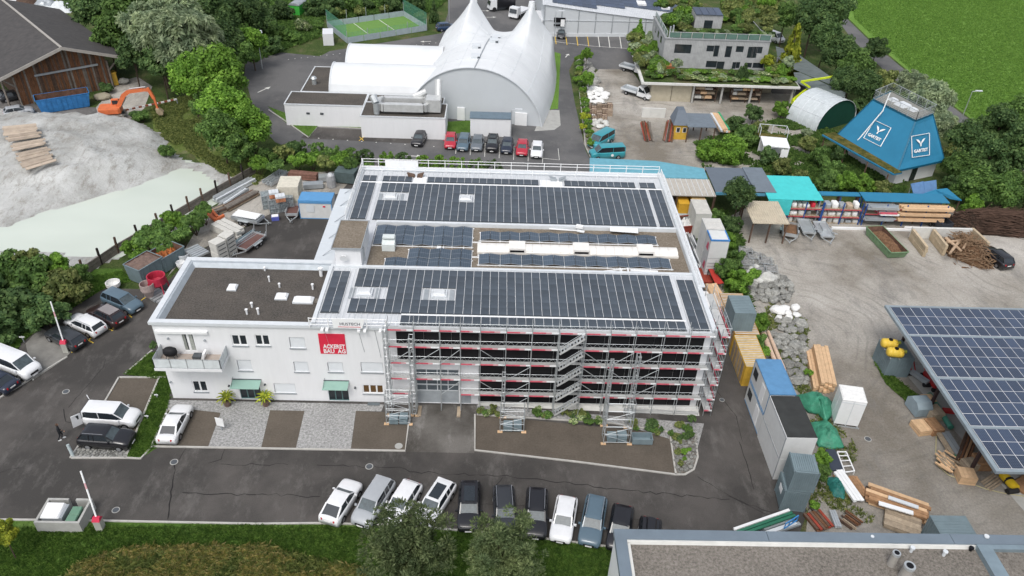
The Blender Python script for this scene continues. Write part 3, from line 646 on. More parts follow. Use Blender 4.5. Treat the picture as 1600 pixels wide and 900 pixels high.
solar_field(-12.5,16.75,53.4,60.05,38,7, 'largest field of black solar panels on the near half of the hall roof', {(c, r) for c in range(4) for r in (2,3)} | {(c, r) for c in (8,9,10,11) for r in (2,3)})
solar_field(-14.8,-13.2,53.3,59.55,2,7, 'narrow black solar strip at the left end of the near half of the hall roof')
solar_field(17.25,18.85,51.95,59.4,2,8, 'narrow black solar strip at the right end of the near half of the hall roof')
solar_field(-7.8,16.85,51.85,53.0,32,1, 'single row of black solar panels along the near eave above the scaffold')
for x, y in ((-11.2,73.95),(-3.1,73.9),(-11.4,56.2),(-4.75,56.2)):
    b = MB(); b.box(x-.7, x+.7, y-.55, y+.6,8.98,9.25); s = b.build('skylight_kerb', W_TRIM, T)
    b = MB(); b.hexa([(x-.6,y-.45,9.25),(x+.6,y-.45,9.25),(x+.6,y+.5,9.25),(x-.6,y+.5,9.25),(x-.5,y-.3,9.42),(x+.5,y-.3,9.42),(x+.5,y+.4,9.42),(x-.5,y+.4,9.42)]); b.build('dome', mat('pale_dome', (.56,.58,.59),.4), s)
    if x < -10 or y < 60:
        b = MB(); b.box(x-1.35,x-.95,y-.8,y+.8,8.98,9.06); b.box(x+.95,x+1.35,y-.8,y+.8,8.98,9.06); b.build('walkway_grate', GREY, T)
def wave_field(x0, x1, y0, y1, nc, nr, label, skip=()):
    t = thing('solar_array', label, 'solar panels', (x0, y0,8.75),0, 'zigzag blue solar arrays on the hall roof'); pw, ph = (x1-x0)/nc, (y1-y0)/nr; r = .16
    ms = []
    for s in (1,-1):
        b = MB(); za, zc = (.12,.12+r) if s > 0 else (.12+r, .12)
        b.hexa([(.02,.02,za),(pw-.02,.02,zc),(pw-.02,ph-.02,zc),(.02,ph-.02,za),(.02,.02,za+.04),(pw-.02,.02,zc+.04),(pw-.02,ph-.02,zc+.04),(.02,ph-.02,za+.04)], 1,0); ms.append(b.mesh('solar_panel', [FLEX, GREY]))
    for i in range(nc):
        for j in range(nr):
            if (i, j) in skip: continue
            link('solar_panel', ms[i % 2], t, (pw*i, ph*j, 0))
    b = MB()
    for j in range(nr+1): b.box(-.15, x1-x0+.15, ph*j-.04, ph*j+.04,.0,.07)
    for i in range(0, nc+1,2): b.box(pw*i-.04, pw*i+.04,-.12, y1-y0+.05,.0,.10)
    b.build('mounting_rail', W_PAINT, t, 0)
wave_field(-11.9,-2.1,64.6,68.25,10,2, 'zigzag blue solar array behind the white vent box on the hall roof')
wave_field(-8.2,-2.05,62.3,64.0,6,1, 'short zigzag blue solar array right of the stair tower, front block upper row')
wave_field(-10.3,-2.05,60.8,62.25,8,1, 'short zigzag blue solar array right of the stair tower, front block lower row')
wave_field(-1.3,16.6,65.9,67.5,18,1, 'long zigzag blue solar row behind the white light strip on the hall roof')
wave_field(-1.35,17.3,61.55,63.3,18,1, 'long zigzag blue solar row in front of the white light strip on the hall roof')
b = MB()
for x in (-5.5,-4.9,-2.9,-.9): b.box(x-.05, x+.05,62.5,65.5,8.72,8.8)
b.box(-2.1,-1.2,65.6,65.72,8.72,8.8); b.box(-2.1,-1.2,62.9,63.02,8.72,8.8); b.box(-5.55,-5.15,62.9,64.7,8.8,8.86); b.build('cable_tray', W_PAINT, T)
lt = thing('light_strip', 'long white barrel rooflight with three smoke vents along the hall roof', 'rooflight', (8,64.4,8.7))
y0, y1 = 63.75,65.15; n = 22; X0, X1 = -1.5,18.3
for i in range(n):
    a = X0+(X1-X0)*i/n+.012; c = X0+(X1-X0)*(i+1)/n-.012; b = MB()
    R2 = [[(xx, (y0+y1)/2-(y1-y0)/2*math.cos(math.pi*k/8),8.95+.34*math.sin(math.pi*k/8)) for k in range(9)] for xx in (a, c)]
    b.loft(R2,0); b.build('barrel_panel', mat('cream_grp', (.74,.72,.68),.45, var=.03), lt)
b = MB(); b.box(X0-.05, X1+.05, y0-.08, y1+.08,8.7,8.95); b.build('kerb', mat('cream_grp', (.74,.72,.68)), lt)
for px in (808,908,1007.5):
    x = G(px, 388,9.2).x; b = MB(); b.box(x-.8, x+.8, y0-.1, y1-.05,8.96,9.42); o = b.build('smoke_vent', mat('cream_grp', (.74,.72,.68)), lt); b = MB(); b.box(x-.7, x+.7, y0-.115, y0-.102,9.0,9.22); b.build('vent_slot', BLACK, o)
p = G(608,388,8.75); b = MB(); b.hexa([(p.x-.62,p.y-.55,8.75),(p.x+.62,p.y-.55,8.75),(p.x+.62,p.y+.6,8.75),(p.x-.62,p.y+.6,8.75),(p.x-.62,p.y-.55,9.5),(p.x+.62,p.y-.55,9.5),(p.x+.62,p.y+.6,9.9),(p.x-.62,p.y+.6,9.9)])
b.box(p.x-.58,p.x+.58,p.y-.1,p.y+.55,9.9,10.05); o = b.build('ventilation_box', mat('pale_green_grey_paint', (.62,.67,.66),.6), T)
b = MB(); b.box(-14.7,-12.3,60.5,65.3,8.6,10.95,0); st = b.build('stair_tower', W_REND, T); b = MB(); b.box(-14.95,-12.2,60.35,65.45,10.95,11.05); st2 = b.build('tower_roof', GRAVM, st)
b = MB()
for q in ((-14.99,-12.16,60.31,60.39),(-14.99,-12.16,65.43,65.51),(-14.99,-14.91,60.39,65.43),(-12.24,-12.16,60.39,65.43)): b.box(*q, 10.93,11.1)
b.build('tower_roof_edge', GREY, st)
b = MB(); c = FY(560/4+400,688/4+225,60.45); c.x = G(540,398,10).x; b.tube((c.x-.0,60.05,10.15),(c.x,60.2,10.2),.38,16,0,.30); b.bar((c.x,60.12,10.15),(c.x,60.5,9.9),.05); b.build('satellite_dish', W_PAINT, st)
b = MB(); b.tube((-12.2,61.6,8.8),(-12.2,61.6,10.5),.06,6); b.build('downpipe', GALV, st)
b = MB(); b.box(-17.2,-15.22,61.62,76.6,8.35,8.5); b.build('side_canopy', mat('pale_blue_grey_sheet', (.56,.60,.63),.5, var=.03), T)
b = MB()
for y in (63.2,66.4,69.6,73.0,75.8): b.bar((-15.25,y+.9,9.0),(-16.5,y-.3,8.54),.05)
b.build('canopy_stay', GREY, T)
b = MB()
for y in (65.3,68.9,72.6): b.box(-17.19,-15.23,y-.03,y+.03,8.5,8.53)
b.build('canopy_seam', W_TRIM, T)
b = MB(); b.box(-15.0,19.0,77.2,77.45,8.98,9.10); b.box(-7.8,17.0,53.05,53.25,8.98,9.09); b.box(-9.2,-7.7,77.6,79,8.98,9.01); b.box(5.2,7.7,77.6,79,8.98,9.01); b.build('cover_plates', W_PAINT, T)['kind'] = 'stuff'
for px in ((650,274),(872,280)):
    p = G(*px, 9.2); b = MB(); b.hexa([(p.x-.8,p.y-.2,9.0),(p.x-.1,p.y-.2,9.0),(p.x-.1,p.y+.3,9.0),(p.x-.8,p.y+.3,9.0),(p.x-1.0,p.y-.1,9.45),(p.x-.2,p.y-.3,9.25),(p.x-.2,p.y+.3,9.25),(p.x-1.0,p.y+.3,9.45)]); b.hexa([(p.x+.1,p.y-.2,9.0),(p.x+.7,p.y-.2,9.0),(p.x+.7,p.y+.3,9.0),(p.x+.1,p.y+.3,9.0),(p.x+.15,p.y-.3,9.25),(p.x+.9,p.y-.1,9.5),(p.x+.9,p.y+.3,9.5),(p.x+.15,p.y+.3,9.25)]); o = b.build('dormer_fan', OLDW if px[0] < 800 else GREY, T)
def roof_item(name, label, cat, boxes, m, z=8.75):
    t = None
    for a, c, w2, h in boxes:
        p, q = G(*a, z), G(*c, z)
        if t is None: t = thing(name, label, cat, p)
        b = MB(); b.bar((p.x,p.y,z+h/2),(q.x,q.y,z+h/2), w2, h); b.build('bar', m, t)
    return t
roof_item('guard_rail', 'folded white guard rail lying at the near edge of the brown gravel roof', 'rail', [((925,427),(978,421),.12,.12),((968,421),(972,428),.15,.2),((980,421),(982,428),.15,.2),((985,423),(1028,425),.3,.08)], W_PAINT)
roof_item('cover_sheet', 'white banner sheet lying along the far rim of the brown gravel roof', 'banner', [((953,358),(997,361),.9,.06)], W_PAINT, 9.15)
roof_item('cover_sheet', 'small crumpled white frame on the far rim of the gravel roof', 'frame', [((900,355),(911,357),.4,.3),((902,361),(913,363),.3,.1)], W_PAINT, 9.05)
roof_item('cover_sheet', 'thin white rail lying along the far edge of the gravel roof', 'rail', [((858,358),(902,361),.15,.08)], W_PAINT, 8.8)
bt = thing('balcony', 'white balcony with frosted glass railing on the left of the office front', 'balcony', (-27,51,4.6))
zf = FY(285,552,YF).z-.02
A0 = G(241,577,zf-.1); x0, x1 = A0.x, G(325,578,zf-.1).x; y0 = A0.y; zf2 = zf
b = MB(); b.box(x0, x1+1.2, y0, YF-.003, zf-.28, zf); b.build('slab', W_REND, bt); b = MB(); b.box(x0+.1, x1+1.1, y0+.1, YF-.05, zf, zf+.03); b.build('floor', mat('balcony_tiles', (.36,.31,.27),.9), bt)
xe = x1+1.2
def rail_panels(p, q, n):
    p = V(p); q = V(q)
    for i in range(n):
        a, c = p.lerp(q, (i+.03)/n), p.lerp(q, (i+.97)/n); b = MB(); d = (q-p).normalized().cross(V((0,0,1)))*.015
        b.hexa([a-d+V((0,0,.08)), c-d+V((0,0,.08)), c+d+V((0,0,.08)), a+d+V((0,0,.08)), a-d+V((0,0,.98)), c-d+V((0,0,.98)), c+d+V((0,0,.98)), a+d+V((0,0,.98))]); b.build('glass_panel', mat('frosted_glass', (.62,.66,.67),.35), bt)
    b = MB(); b.bar(p+V((0,0,1.0)), q+V((0,0,1.0)),.05,.04); b.bar(p+V((0,0,.03)), q+V((0,0,.03)),.05,.05)
    for i in range(n+1): a = p.lerp(q, i/n); b.bar(a, a+V((0,0,1.02)),.05)
    b.build('railing', GALV, bt)
rail_panels((x0+.06,y0+.06,zf),(xe-.06,y0+.06,zf),4); rail_panels((xe-.06,y0+.06,zf),(xe-.06,YF-.05,zf),2); rail_panels((x0+.06,y0+.06,zf),(x0+.06,YF-.05,zf),2)
p = G(266,551,zf+.7); t = thing('barbecue', 'covered black barbecue standing on the balcony', 'barbecue', (p.x,p.y,zf+.03)); b = MB()
b.loft([[(p.x+r*math.cos(k*math.pi/6)*1.25, p.y+r*.8*math.sin(k*math.pi/6), zf+z) for k in range(12)] for z, r in ((.5,.42),(.75,.5),(1.05,.46),(1.2,.30))], 0, True); b.build('cover', mat('black_cloth', (.012,.012,.014),.7, bump=.4, bscale=6), t, smooth=True)
b = MB(); [b.bar((p.x+s*.4,p.y+u*.25,zf+.03),(p.x+s*.3,p.y+u*.2,zf+.55),.05) for s in (-1,1) for u in (-1,1)]; b.build('leg', DGREY, t)
p = G(312,556,zf+.3); t = thing('lounge_chair', 'grey garden chair with white cushion at the right end of the balcony', 'chair', (p.x,p.y,zf+.03)); b = MB(); b.box(p.x-.55,p.x+.15,p.y-.3,p.y+.3,zf+.2,zf+.4); b.build('seat', DGREY, t); b = MB(); b.hexa([(p.x+.2,p.y-.35,zf+.15),(p.x+.45,p.y-.35,zf+.15),(p.x+.45,p.y+.3,zf+.15),(p.x+.2,p.y+.3,zf+.15),(p.x+.4,p.y-.35,zf+.8),(p.x+.6,p.y-.35,zf+.8),(p.x+.6,p.y+.3,zf+.8),(p.x+.4,p.y+.3,zf+.8)]); b.build('cushion', W_PAINT, t)
b = MB(); [b.bar((p.x-.5+.6*k,p.y-.25,zf+.03),(p.x-.5+.6*k,p.y-.25,zf+.2),.05) for k in (0,1)]; [b.bar((p.x-.5+.6*k,p.y+.25,zf+.03),(p.x-.5+.6*k,p.y+.25,zf+.2),.05) for k in (0,1)]; b.build('leg', DGREY, t)
# ================================================================ SCAFFOLD
S = thing('scaffolding', 'galvanised facade scaffold with red and white toe boards before the black building front', 'scaffold', (5,50.8,0))
UX = [-8.72,-6.54,-4.35,-2.59,-.88,1.32,3.52,5.79,8.0,10.16,12.33,14.77,16.95,19.13,20.3]
LV = [9.2,7.37,5.55,3.72,1.95,.15]
YO, YI = 50.75,51.42
for i, x in enumerate(UX):
    for y in (YO, YI):
        if i == 14 and y == YI: continue
        zb = 0.0 if not (i in (2,3) and y == YI) else 0.0
        b = MB(); b.tube((x,y,zb),(x,y,10.25),.034,5); b.build('standard', GALV, S)
toe = MB();
def toe_board(a, c):
    a = V(a); c = V(c); k = random.uniform(.45,.62); m1 = a.lerp(c, k); m2 = a.lerp(c, k+random.uniform(.15,.25))
    b = MB(); b.bar(a, m1,.04,.14,1); b.bar(m1, m2,.04,.14,2); b.bar(m2, c, .04,.14,0); b.build('toe_board', [W_PAINT, RAILRED, mat('faded_pink_board', (.62,.36,.38),.7)], S)
for li, z in enumerate(LV):
    for i in range(len(UX)-2):
        a, c = UX[i]+.04, UX[i+1]-.04
        if li == 5 and not (i >= 10): continue
        if li == 4 and i in (1,2): continue
        wide = MB()
        if i != 7 or li in (0,):
            for k in range(2): y0 = YO+.04+k*.28; wide.box(a, c, y0, y0+.26, z-.05, z)
            wide.build('deck', DECK, S)
            if li < 5: toe_board((a,YO-.035,z+.09),(c,YO-.035,z+.09))
        else:
            b = MB(); b.box(a, c, YO+.36, YO+.66, z-.05, z); b.build('deck', DECK, S)
        if li == 4 and i < 1: continue
        if True:
            b = MB(); h = 1.0 if li else .75
            h = .88; b.tube((a,YO-.03,z+h),(c,YO-.03,z+h),.017,4)
            n = 6
            for q in range(n):
                xa = a+(c-a)*q/n; xb = a+(c-a)*(q+1)/n; z1, z2 = (z+.42, z+h) if q % 2 == 0 else (z+h, z+.42)
                b.tube((xa,YO-.03,z1),(xb,YO-.03,z2),.012,3)
            b.build('guard_rail', GALV, S)
    for i, x in enumerate(UX[:-1]):
        b = MB(); b.tube((x,YO,z-.08),(x,YI,z-.08),.025,4); b.build('transom', GALV, S)
for (i, l, s) in ((0,3,1),(2,3,1),(2,1,1),(4,1,-1),(4,3,-1),(5,2,1),(5,3,1),(8,1,-1),(9,1,1),(9,2,-1),(8,3,-1),(10,2,1),(10,3,1),(0,1,1),(1,1,1),(5,4,1),(8,2,-1),(10,1,1)):
    z0, z1 = LV[l+1] if l+1 < 6 else 0, LV[l]
    xa, xb = UX[i], UX[i+1];
    if s < 0: xa, xb = xb, xa
    b = MB(); b.tube((xa,YO-.09,z0+.1),(xb,YO-.09,z1),.03,5); b.build('brace', GALV, S)
for li in range(5):
    z1, z0 = LV[li], LV[li+1]; a, c = UX[7]+.1, UX[8]-.1; z1 -= .0
    b = MB(); y0 = YO-.62
    for y in (y0, y0+.55): b.bar((a,y,z0+.12),(c,y,z1+.02),.05,.17)
    o = b.build('stair_stringer', DECK, S); b = MB()
    for k in range(8): u = (k+.5)/8; x = a+(c-a)*u; z = z0+.1+(z1-z0)*u; b.box(x-.075, x+.06, y0+.03, y0+.52, z+.04, z+.08)
    b.build('stair_tread', GALV, o); b = MB(); b.tube((a,y0-.02,z0+.95),(c,y0-.02,z1+.85),.022,4); b.tube((a,y0-.02,z0+.55),(c,y0-.02,z1+.45),.018,4); b.build('handrail', GALV, o)
for x in (UX[7], UX[8]):
    for y in (YO-.65,): b = MB(); b.tube((x,y,0),(x,y,9.9),.034,5); b.build('standard', GALV, S)
def tower(x0, x1, y0, y1, h, label_nz=3, top=False):
    b = MB()
    for x in (x0, x1):
        for y in (y0, y1): b.tube((x,y,0),(x,y,h),.036,5)
    b.build('standard', GALV, S); n = max(2, round(h/1.0)); b = MB()
    for k in range(n+1):
        z = .25+k*(h-.3)/n
        for a, c in (((x0,y0),(x1,y0)),((x1,y0),(x1,y1)),((x1,y1),(x0,y1)),((x0,y1),(x0,y0))): b.tube((*a,z),(*c,z),.02,4)
    b.build('ledger', GALV, S); b = MB()
    for k in range(n):
        z, z2 = .25+k*(h-.3)/n, .25+(k+1)*(h-.3)/n; f = k % 2
        b.tube((x0 if f else x1,y0-.03,z),(x1 if f else x0,y0-.03,z2),.02,4)
        b.tube((x0,y0 if f else y1,z),(x0,y1 if f else y0,z2),.016,4); b.tube((x1,y0 if f else y1,z),(x1,y1 if f else y0,z2),.016,4)
    b.build('brace', GALV, S)
    for x in (x0, x1): bb = MB(); bb.box(x-.22, x+.22, y0-.14, y0+.14,0.03,.09); bb.build('base_plank', TIMBER, S)
tower(-9.08,-7.0,48.9,49.55,3.6); tower(-9.0,-8.72,50.0,50.6,9.9); tower(-6.9,-6.55,50.0,50.6,9.0)
tower(1.0,3.1,48.2,49.2,2.6); tower(1.1,1.35,50.0,50.6,5); tower(10.05,12.35,47.0,48.0,4.9); tower(10.2,10.45,49.2,49.6,7.6); tower(12.3,12.6,49.0,49.5,8.4)
for i, (x0, x1, y) in enumerate(((-8.95,-7.1,49.2),(1.2,3.0,48.6),(10.3,12.2,47.5))):
    b = MB()
    for k in range(4): b.box(x0+.1, x0+.9, y-.4, y+.4,.12+k*.16,.2+k*.16); b.box(x0+1.0, x1-.1, y-.4, y+.4,.15+k*.2,.22+k*.2)
    b.build('coupler_rack', mat('blue_grey_steel', (.24,.31,.34),.5,.3), S)
for x in (-6.3,-2.75): b = MB(); b.box(x-.16, x+.16,49.9,51.2,0.03,.12); b.build('base_plank', TIMB2, S)
for y in (YO, 52.6,54.8,57.2):
    for x in (19.6,20.3): b = MB(); b.tube((x,y,0),(x,y,10.2),.034,5); b.build('standard', GALV, S)
for z in LV[:5]+[.6]:
    for y0, y1 in ((50.8,52.55),(52.65,54.75),(54.85,57.15)):
        b = MB(); b.box(19.63,20.25, y0, y1, z-.05, z); b.build('deck', DECK, S)
        b = MB()
        for h in (.5,1.0): b.tube((20.3,y0,z+h),(20.3,y1,z+h),.022,4)
        b.tube((20.3,y0,z+.5),(20.3,(y0+y1)/2,z+1),.014,3); b.tube((20.3,(y0+y1)/2,z+1),(20.3,y1,z+.5),.014,3); b.build('guard_rail', GALV, S)
    toe_board((19.6,YO-.04,z+.09),(20.3,YO-.04,z+.09)); toe_board((20.34,50.8,z+.09),(20.34,57.1,z+.09))
    b = MB(); b.tube((19.6,YO,z+1),(20.3,YO,z+1),.022,4); b.tube((19.6,YO,z+.5),(20.3,YO,z+.5),.022,4); b.tube((19.6,YO,z+.1),(20.3,YO,z+1),.014,3); b.build('guard_rail', GALV, S)
E_ = thing('edge_protection', 'white tubular edge protection along the left part of the office eave with a company banner', 'railing', (-12,51.6,8.9))
def rim(T, p, q, n, zs=(.35,.7,1.0), m=W_PAINT, r=.035):
    p = V(p); q = V(q); b = MB()
    for z in zs: b.tube(p+V((0,0,z)), q+V((0,0,z)), r, 4)
    b.build('rail', m, T); b = MB()
    for i in range(n+1): a = p.lerp(q, i/n); b.bar(a, a+V((0,0,max(zs)+.05)),.07)
    b.build('post', m, T)
rim(E_, (-15.35,51.35,8.85),(-8.9,51.35,8.85),4)
b = MB()
for x in (-14.3,-13.9,-11.2,-10.7,-9.4,-9.1): b.box(x-.12, x+.12,51.05,51.5,8.62,8.78)
b.build('clamp', W_PAINT, E_); b = MB()
for x in (-13.9,-11.0,-9.6): b.tube((x-.35,51.66,8.5),(x,51.66,5.4 if x > -10.5 else 6.0),.02,4)
b.build('stay', GALV, E_)
b = MB(); b.hexa([(-13.3,51.20,8.95),(-10.9,51.20,8.95),(-10.9,51.27,8.95),(-13.3,51.27,8.95),(-13.4,51.24,9.95),(-10.6,51.24,9.95),(-10.6,51.31,9.95),(-13.4,51.31,9.95)]); bn = b.build('banner', W_PAINT, E_)
place_text('banner_lettering', 'HUSTECH', .4, mat('grey_print', (.2,.2,.22)), bn, (-11.9,51.19,9.42),(1,0,0),(0,0.04,1),.006,.004, fit=1.7)
b = MB(); b.box(-12.9,-11.0,51.185,51.195,9.1,9.14); b.build('banner_stripe', RED, bn)
B2 = thing('edge_protection', 'white double guard rail with mesh along the far eave of the hall roof', 'railing', (2,80.6,9))
rim(B2,(-15.4,81.3,8.7),(19.2,81.3,8.7),18,(.35,.9,1.25)); rim(B2,(-15.4,80.1,8.95),(19.2,80.1,8.95),14,(.3,.62))
b = MB(); b.box(-15.3,19.1,80.3,81.1,8.98,9.03); b.build('walkway', W_TRIM, B2); b = MB(); b.box(-12.7,-8.9,81.2,81.26,8.8,9.9); b.build('mesh_sheet', W_PAINT, B2)
B3 = thing('edge_protection', 'white guard rail slanting along the left edge of the far half of the hall roof', 'railing', (-15.2,74,9)); rim(B3,(-15.25,69.0,8.95),(-15.25,81.2,8.95),6,(.3,.65,1.0), r=.05)
B4 = thing('edge_protection', 'white guard rail along the right edge of the hall roof, draped with hoses', 'railing', (19.3,70,9)); rim(B4,(19.25,58.2,9.2),(19.25,80.5,9.2),9,(.15,.45,.8), r=.06)
b = MB(); b.box(19.05,19.7,58,80.6,9.28,9.36); b.build('cover_plate', W_TRIM, B4)
# ================================================================ VEHICLES
GLASSC = mat('car_glass', (.02,.026,.032),.08, var=.1, spec=.8)
GLASSL = mat('car_windscreen', (.07,.09,.10),.3, var=.35, scale=3, spec=.35)
TYRE = mat('tyre_rubber', (.018,.018,.019),.85); RIM = mat('alloy_rim', (.42,.43,.45),.35,.7)
HEADL = mat('headlight_glass', (.70,.74,.78),.15, spec=.8); TAILL = mat('tail_light', (.40,.015,.02),.25); PLATE = mat('number_plate', (.75,.75,.74),.6)
PAINTS = {'white': (.72,.73,.74), 'silver': (.36,.38,.40), 'black': (.012,.012,.015), 'darkblue': (.018,.025,.045), 'blue': (.02,.045,.10), 'grey': (.13,.15,.17), 'bluegrey': (.09,.14,.18), 'dark': (.03,.033,.038), 'red': (.42,.02,.04), 'brown': (.028,.016,.016), 'teal': (.03,.27,.32), 'lightgrey': (.46,.47,.48)}
def cp(c): return paint('car_paint_' + c, PAINTS[c], .28)
ST = {
 'hatch': dict(L=4.25, W=1.80, H=1.50, belt=.98, cowl=1.0, nose=.74, wb=.98, rf=.28, rr=-1.50, rb=-2.0, deck=.98, ax=(1.30,-1.28)),
 'coupe_suv': dict(L=4.35, W=1.84, H=1.56, belt=1.05, cowl=1.06, nose=.86, wb=.95, rf=.25, rr=-1.05, rb=-1.98, deck=1.04, ax=(1.32,-1.30)),
 'wagon': dict(L=4.65, W=1.83, H=1.50, belt=.98, cowl=1.0, nose=.76, wb=1.08, rf=.35, rr=-1.85, rb=-2.25, deck=.98, ax=(1.42,-1.32)),
 'suv': dict(L=4.50, W=1.88, H=1.66, belt=1.10, cowl=1.12, nose=.90, wb=.98, rf=.30, rr=-1.68, rb=-2.12, deck=1.08, ax=(1.36,-1.34)),
 'minivan': dict(L=4.65, W=1.84, H=1.70, belt=1.08, cowl=1.10, nose=.84, wb=1.35, rf=.50, rr=-1.85, rb=-2.24, deck=1.05, ax=(1.42,-1.34)),
 'sedan': dict(L=4.60, W=1.82, H=1.44, belt=.96, cowl=.98, nose=.74, wb=1.02, rf=.22, rr=-1.02, rb=-1.72, deck=1.0, ax=(1.38,-1.34)),
 'van': dict(L=5.25, W=1.98, H=1.98, belt=1.20, cowl=1.18, nose=.95, wb=1.88, rf=1.10, rr=-2.50, rb=-2.60, deck=1.2, ax=(1.62,-1.55)),
 'smallvan': dict(L=4.60, W=1.86, H=1.84, belt=1.12, cowl=1.14, nose=.88, wb=1.35, rf=.62, rr=-2.12, rb=-2.26, deck=1.12, ax=(1.40,-1.45)),
}
def body_ring(x, w, zb, zt, arch):
    """closed ring round the car at station x"""
    zs = max(zb, arch); pts = [(-w*.80, zb),(-w*.97, zs),(-w, max(zs+.06,(zb+zt)*.5)),(-w*.985, zt-.14),(-w*.93, zt-.03),(-w*.70, zt+.015),(-w*.35, zt+.035),(0, zt+.04)]
    pts = pts + [(-a, z) for a, z in pts[-2::-1]]
    return [(x, y, z) for y, z in pts]
CACHE = {}
def car_meshes(style, paintm, opts=()):
    key = (style, paintm.name, tuple(opts))
    if key in CACHE: return CACHE[key]
    p = ST[style]; L, W, H = p['L'], p['W'], p['H']; hw = W/2; out = {}
    xs = sorted(set([L/2, L/2-.05, L/2-.18, L/2-.40, p['wb']+.05, p['wb']-.3,0,-.6, p['rb']+.02,-L/2+.30,-L/2+.12,-L/2+.04,-L/2] + [a+d for a in p['ax'] for d in (-.46,-.40,-.26,-.1,.1,.26,.40,.46)]))
    b = MB(); R = []
    for x in xs:
        f = 1.0; e = L/2-abs(x)
        if e < .42: f = 1 - .20*((.42-e)/.42)**2 * (1 if x > 0 else .55)
        if x > p['wb']: t = (x-p['wb'])/(L/2-p['wb']); zt = p['cowl']+(p['nose']-p['cowl'])*t**1.6
        elif x < p['rb']: zt = p['deck']-.02
        else: zt = p['belt']
        if e < .12: zt -= .16*((.12-e)/.12)**2 + (.05 if e < .02 else 0)
        zb = .22 + (.16 if e < .1 else .04 if e < .2 else 0); ar = 0
        for a in p['ax']:
            d = abs(x-a)
            if d < .41: ar = .30 + math.sqrt(max(0,.41**2-d*d))*.95
        R.append(body_ring(x, hw*f, zb, zt, ar))
    b.loft(R, 0, True); out['body'] = b.mesh('body', [paintm], smooth=True)
    wz = hw*.90; tz = hw*(.74 if style not in ('van','smallvan') else .84); zb = p['belt']-.03; zr = H-.05
    B_ = [(p['wb'], zb+.02, wz*.86),(p['rb'], zb if style != 'sedan' else zb+.03, wz*.88)]; T_ = [(p['rf'], zr-.02, tz*.95),(p['rr'], zr-.03, tz*.93)]
    b = MB(); n = 6
    def rf(u, v):
        x = T_[0][0]+.10 + (T_[1][0]-.08-T_[0][0]-.10)*u; y = (v*2-1)*(T_[0][2]+(T_[1][2]-T_[0][2])*u+.02*math.sin(math.pi*u))
        return (x, y, zr-.05+.09*(1-(2*u-1)**4)*(1-abs(v*2-1)**3.5)+.035)
    b.grid(rf, 8,8);
    pw = .085
    for s in (-1,1):
        bw, tw = (B_[0][0], s*B_[0][2], B_[0][1]),(T_[0][0], s*T_[0][2], T_[0][1]); b.bar(bw, tw, pw, .05)
        br, tr = (B_[1][0], s*B_[1][2], B_[1][1]),(T_[1][0], s*T_[1][2], T_[1][1]); b.bar(br, tr, pw*1.5,.08)
        b.bar(tw, tr, .06,.06)
        sx = lambda u, z: s*(wz*.99+(tz-wz*.99)*z+.012)
        xm = (T_[0][0]+T_[1][0])/2+.05; b.bar((xm, sx(0,0), zb),(xm-.03, sx(0,1), zr-.02),.055,.03)
        if style in ('minivan','wagon','suv'):
            xm = T_[1][0]+.62; b.bar((xm, sx(0,0), zb),(xm, sx(0,1), zr-.02),.06,.03)
    out['roof'] = b.mesh('roof', [paintm if 'blackroof' not in opts else cp('black')], smooth=False)
    b = MB(); g = .995; b.quad((B_[0][0],-B_[0][2],B_[0][1]),(B_[0][0],B_[0][2],B_[0][1]),(T_[0][0],T_[0][2],T_[0][1]+.01),(T_[0][0],-T_[0][2],T_[0][1]+.01)); out['windscreen'] = b.mesh('windscreen', [GLASSL])
    b = MB(); b.quad((B_[1][0],B_[1][2],B_[1][1]),(B_[1][0],-B_[1][2],B_[1][1]),(T_[1][0],-T_[1][2],T_[1][1]+.01),(T_[1][0],T_[1][2],T_[1][1]+.01)); out['rear_window'] = b.mesh('rear_window', [GLASSC if 'panelvan' not in opts else paintm])
    for s, nm in ((-1,'a'),(1,'b')):
        b = MB(); q = [(B_[0][0]-.02, s*wz*.90, zb),(B_[0][0]*.55+.1, s*wz*.985, zb),(0, s*wz*.99, zb),(B_[1][0]*.7, s*wz*.97, zb),(B_[1][0]+.02, s*wz*.90, zb)]
        r = [(T_[0][0]-.0, s*(tz*.955), zr-.01),(T_[0][0]-.12, s*tz*.98, zr-.01),((T_[0][0]+T_[1][0])/2, s*tz, zr),(T_[1][0]+.25, s*tz*.98, zr-.01),(T_[1][0]+.0, s*(tz*.935), zr-.01)]
        b.loft([q, r], 0)
        if 'panelvan' in opts:
            k = len(b.f); b.m[2] = 1; b.m[3] = 1
        out['side_window'+nm] = b.mesh('side_window', [GLASSC, paintm])
    b = MB(); b.tube((0,-.11,0),(0,.11,0),.325,16); out['tyre'] = b.mesh('tyre', [TYRE])
    b = MB(); b.tube((0,-.118,0),(0,.118,0),.20,10,0); out['rim'] = b.mesh('rim', [RIM])
    b = MB(); b.hexa([(-.30,-.16,-.07),(.03,-.13,-.06),(.0,.17,-.06),(-.12,.20,-.07),(-.34,-.14,.06),(-.05,-.12,.07),(-.07,.16,.06),(-.2,.2,.06)]); out['headlight'] = b.mesh('headlight', [HEADL])
    b = MB(); b.hexa([(-.03,-.15,-.10),(.14,-.15,-.10),(.2,.16,-.1),(.04,.18,-.10),(.0,-.15,.1),(.17,-.15,.1),(.24,.14,.1),(.08,.17,.1)]); out['tail_light'] = b.mesh('tail_light', [TAILL])
    b = MB(); b.box(-.01,.01,-.26,.26,-.06,.06); out['number_plate'] = b.mesh('number_plate', [PLATE])
    b = MB(); b.box(-.02,.02,-.42,.42,-.11,.11); out['grille'] = b.mesh('grille', [cp('black')])
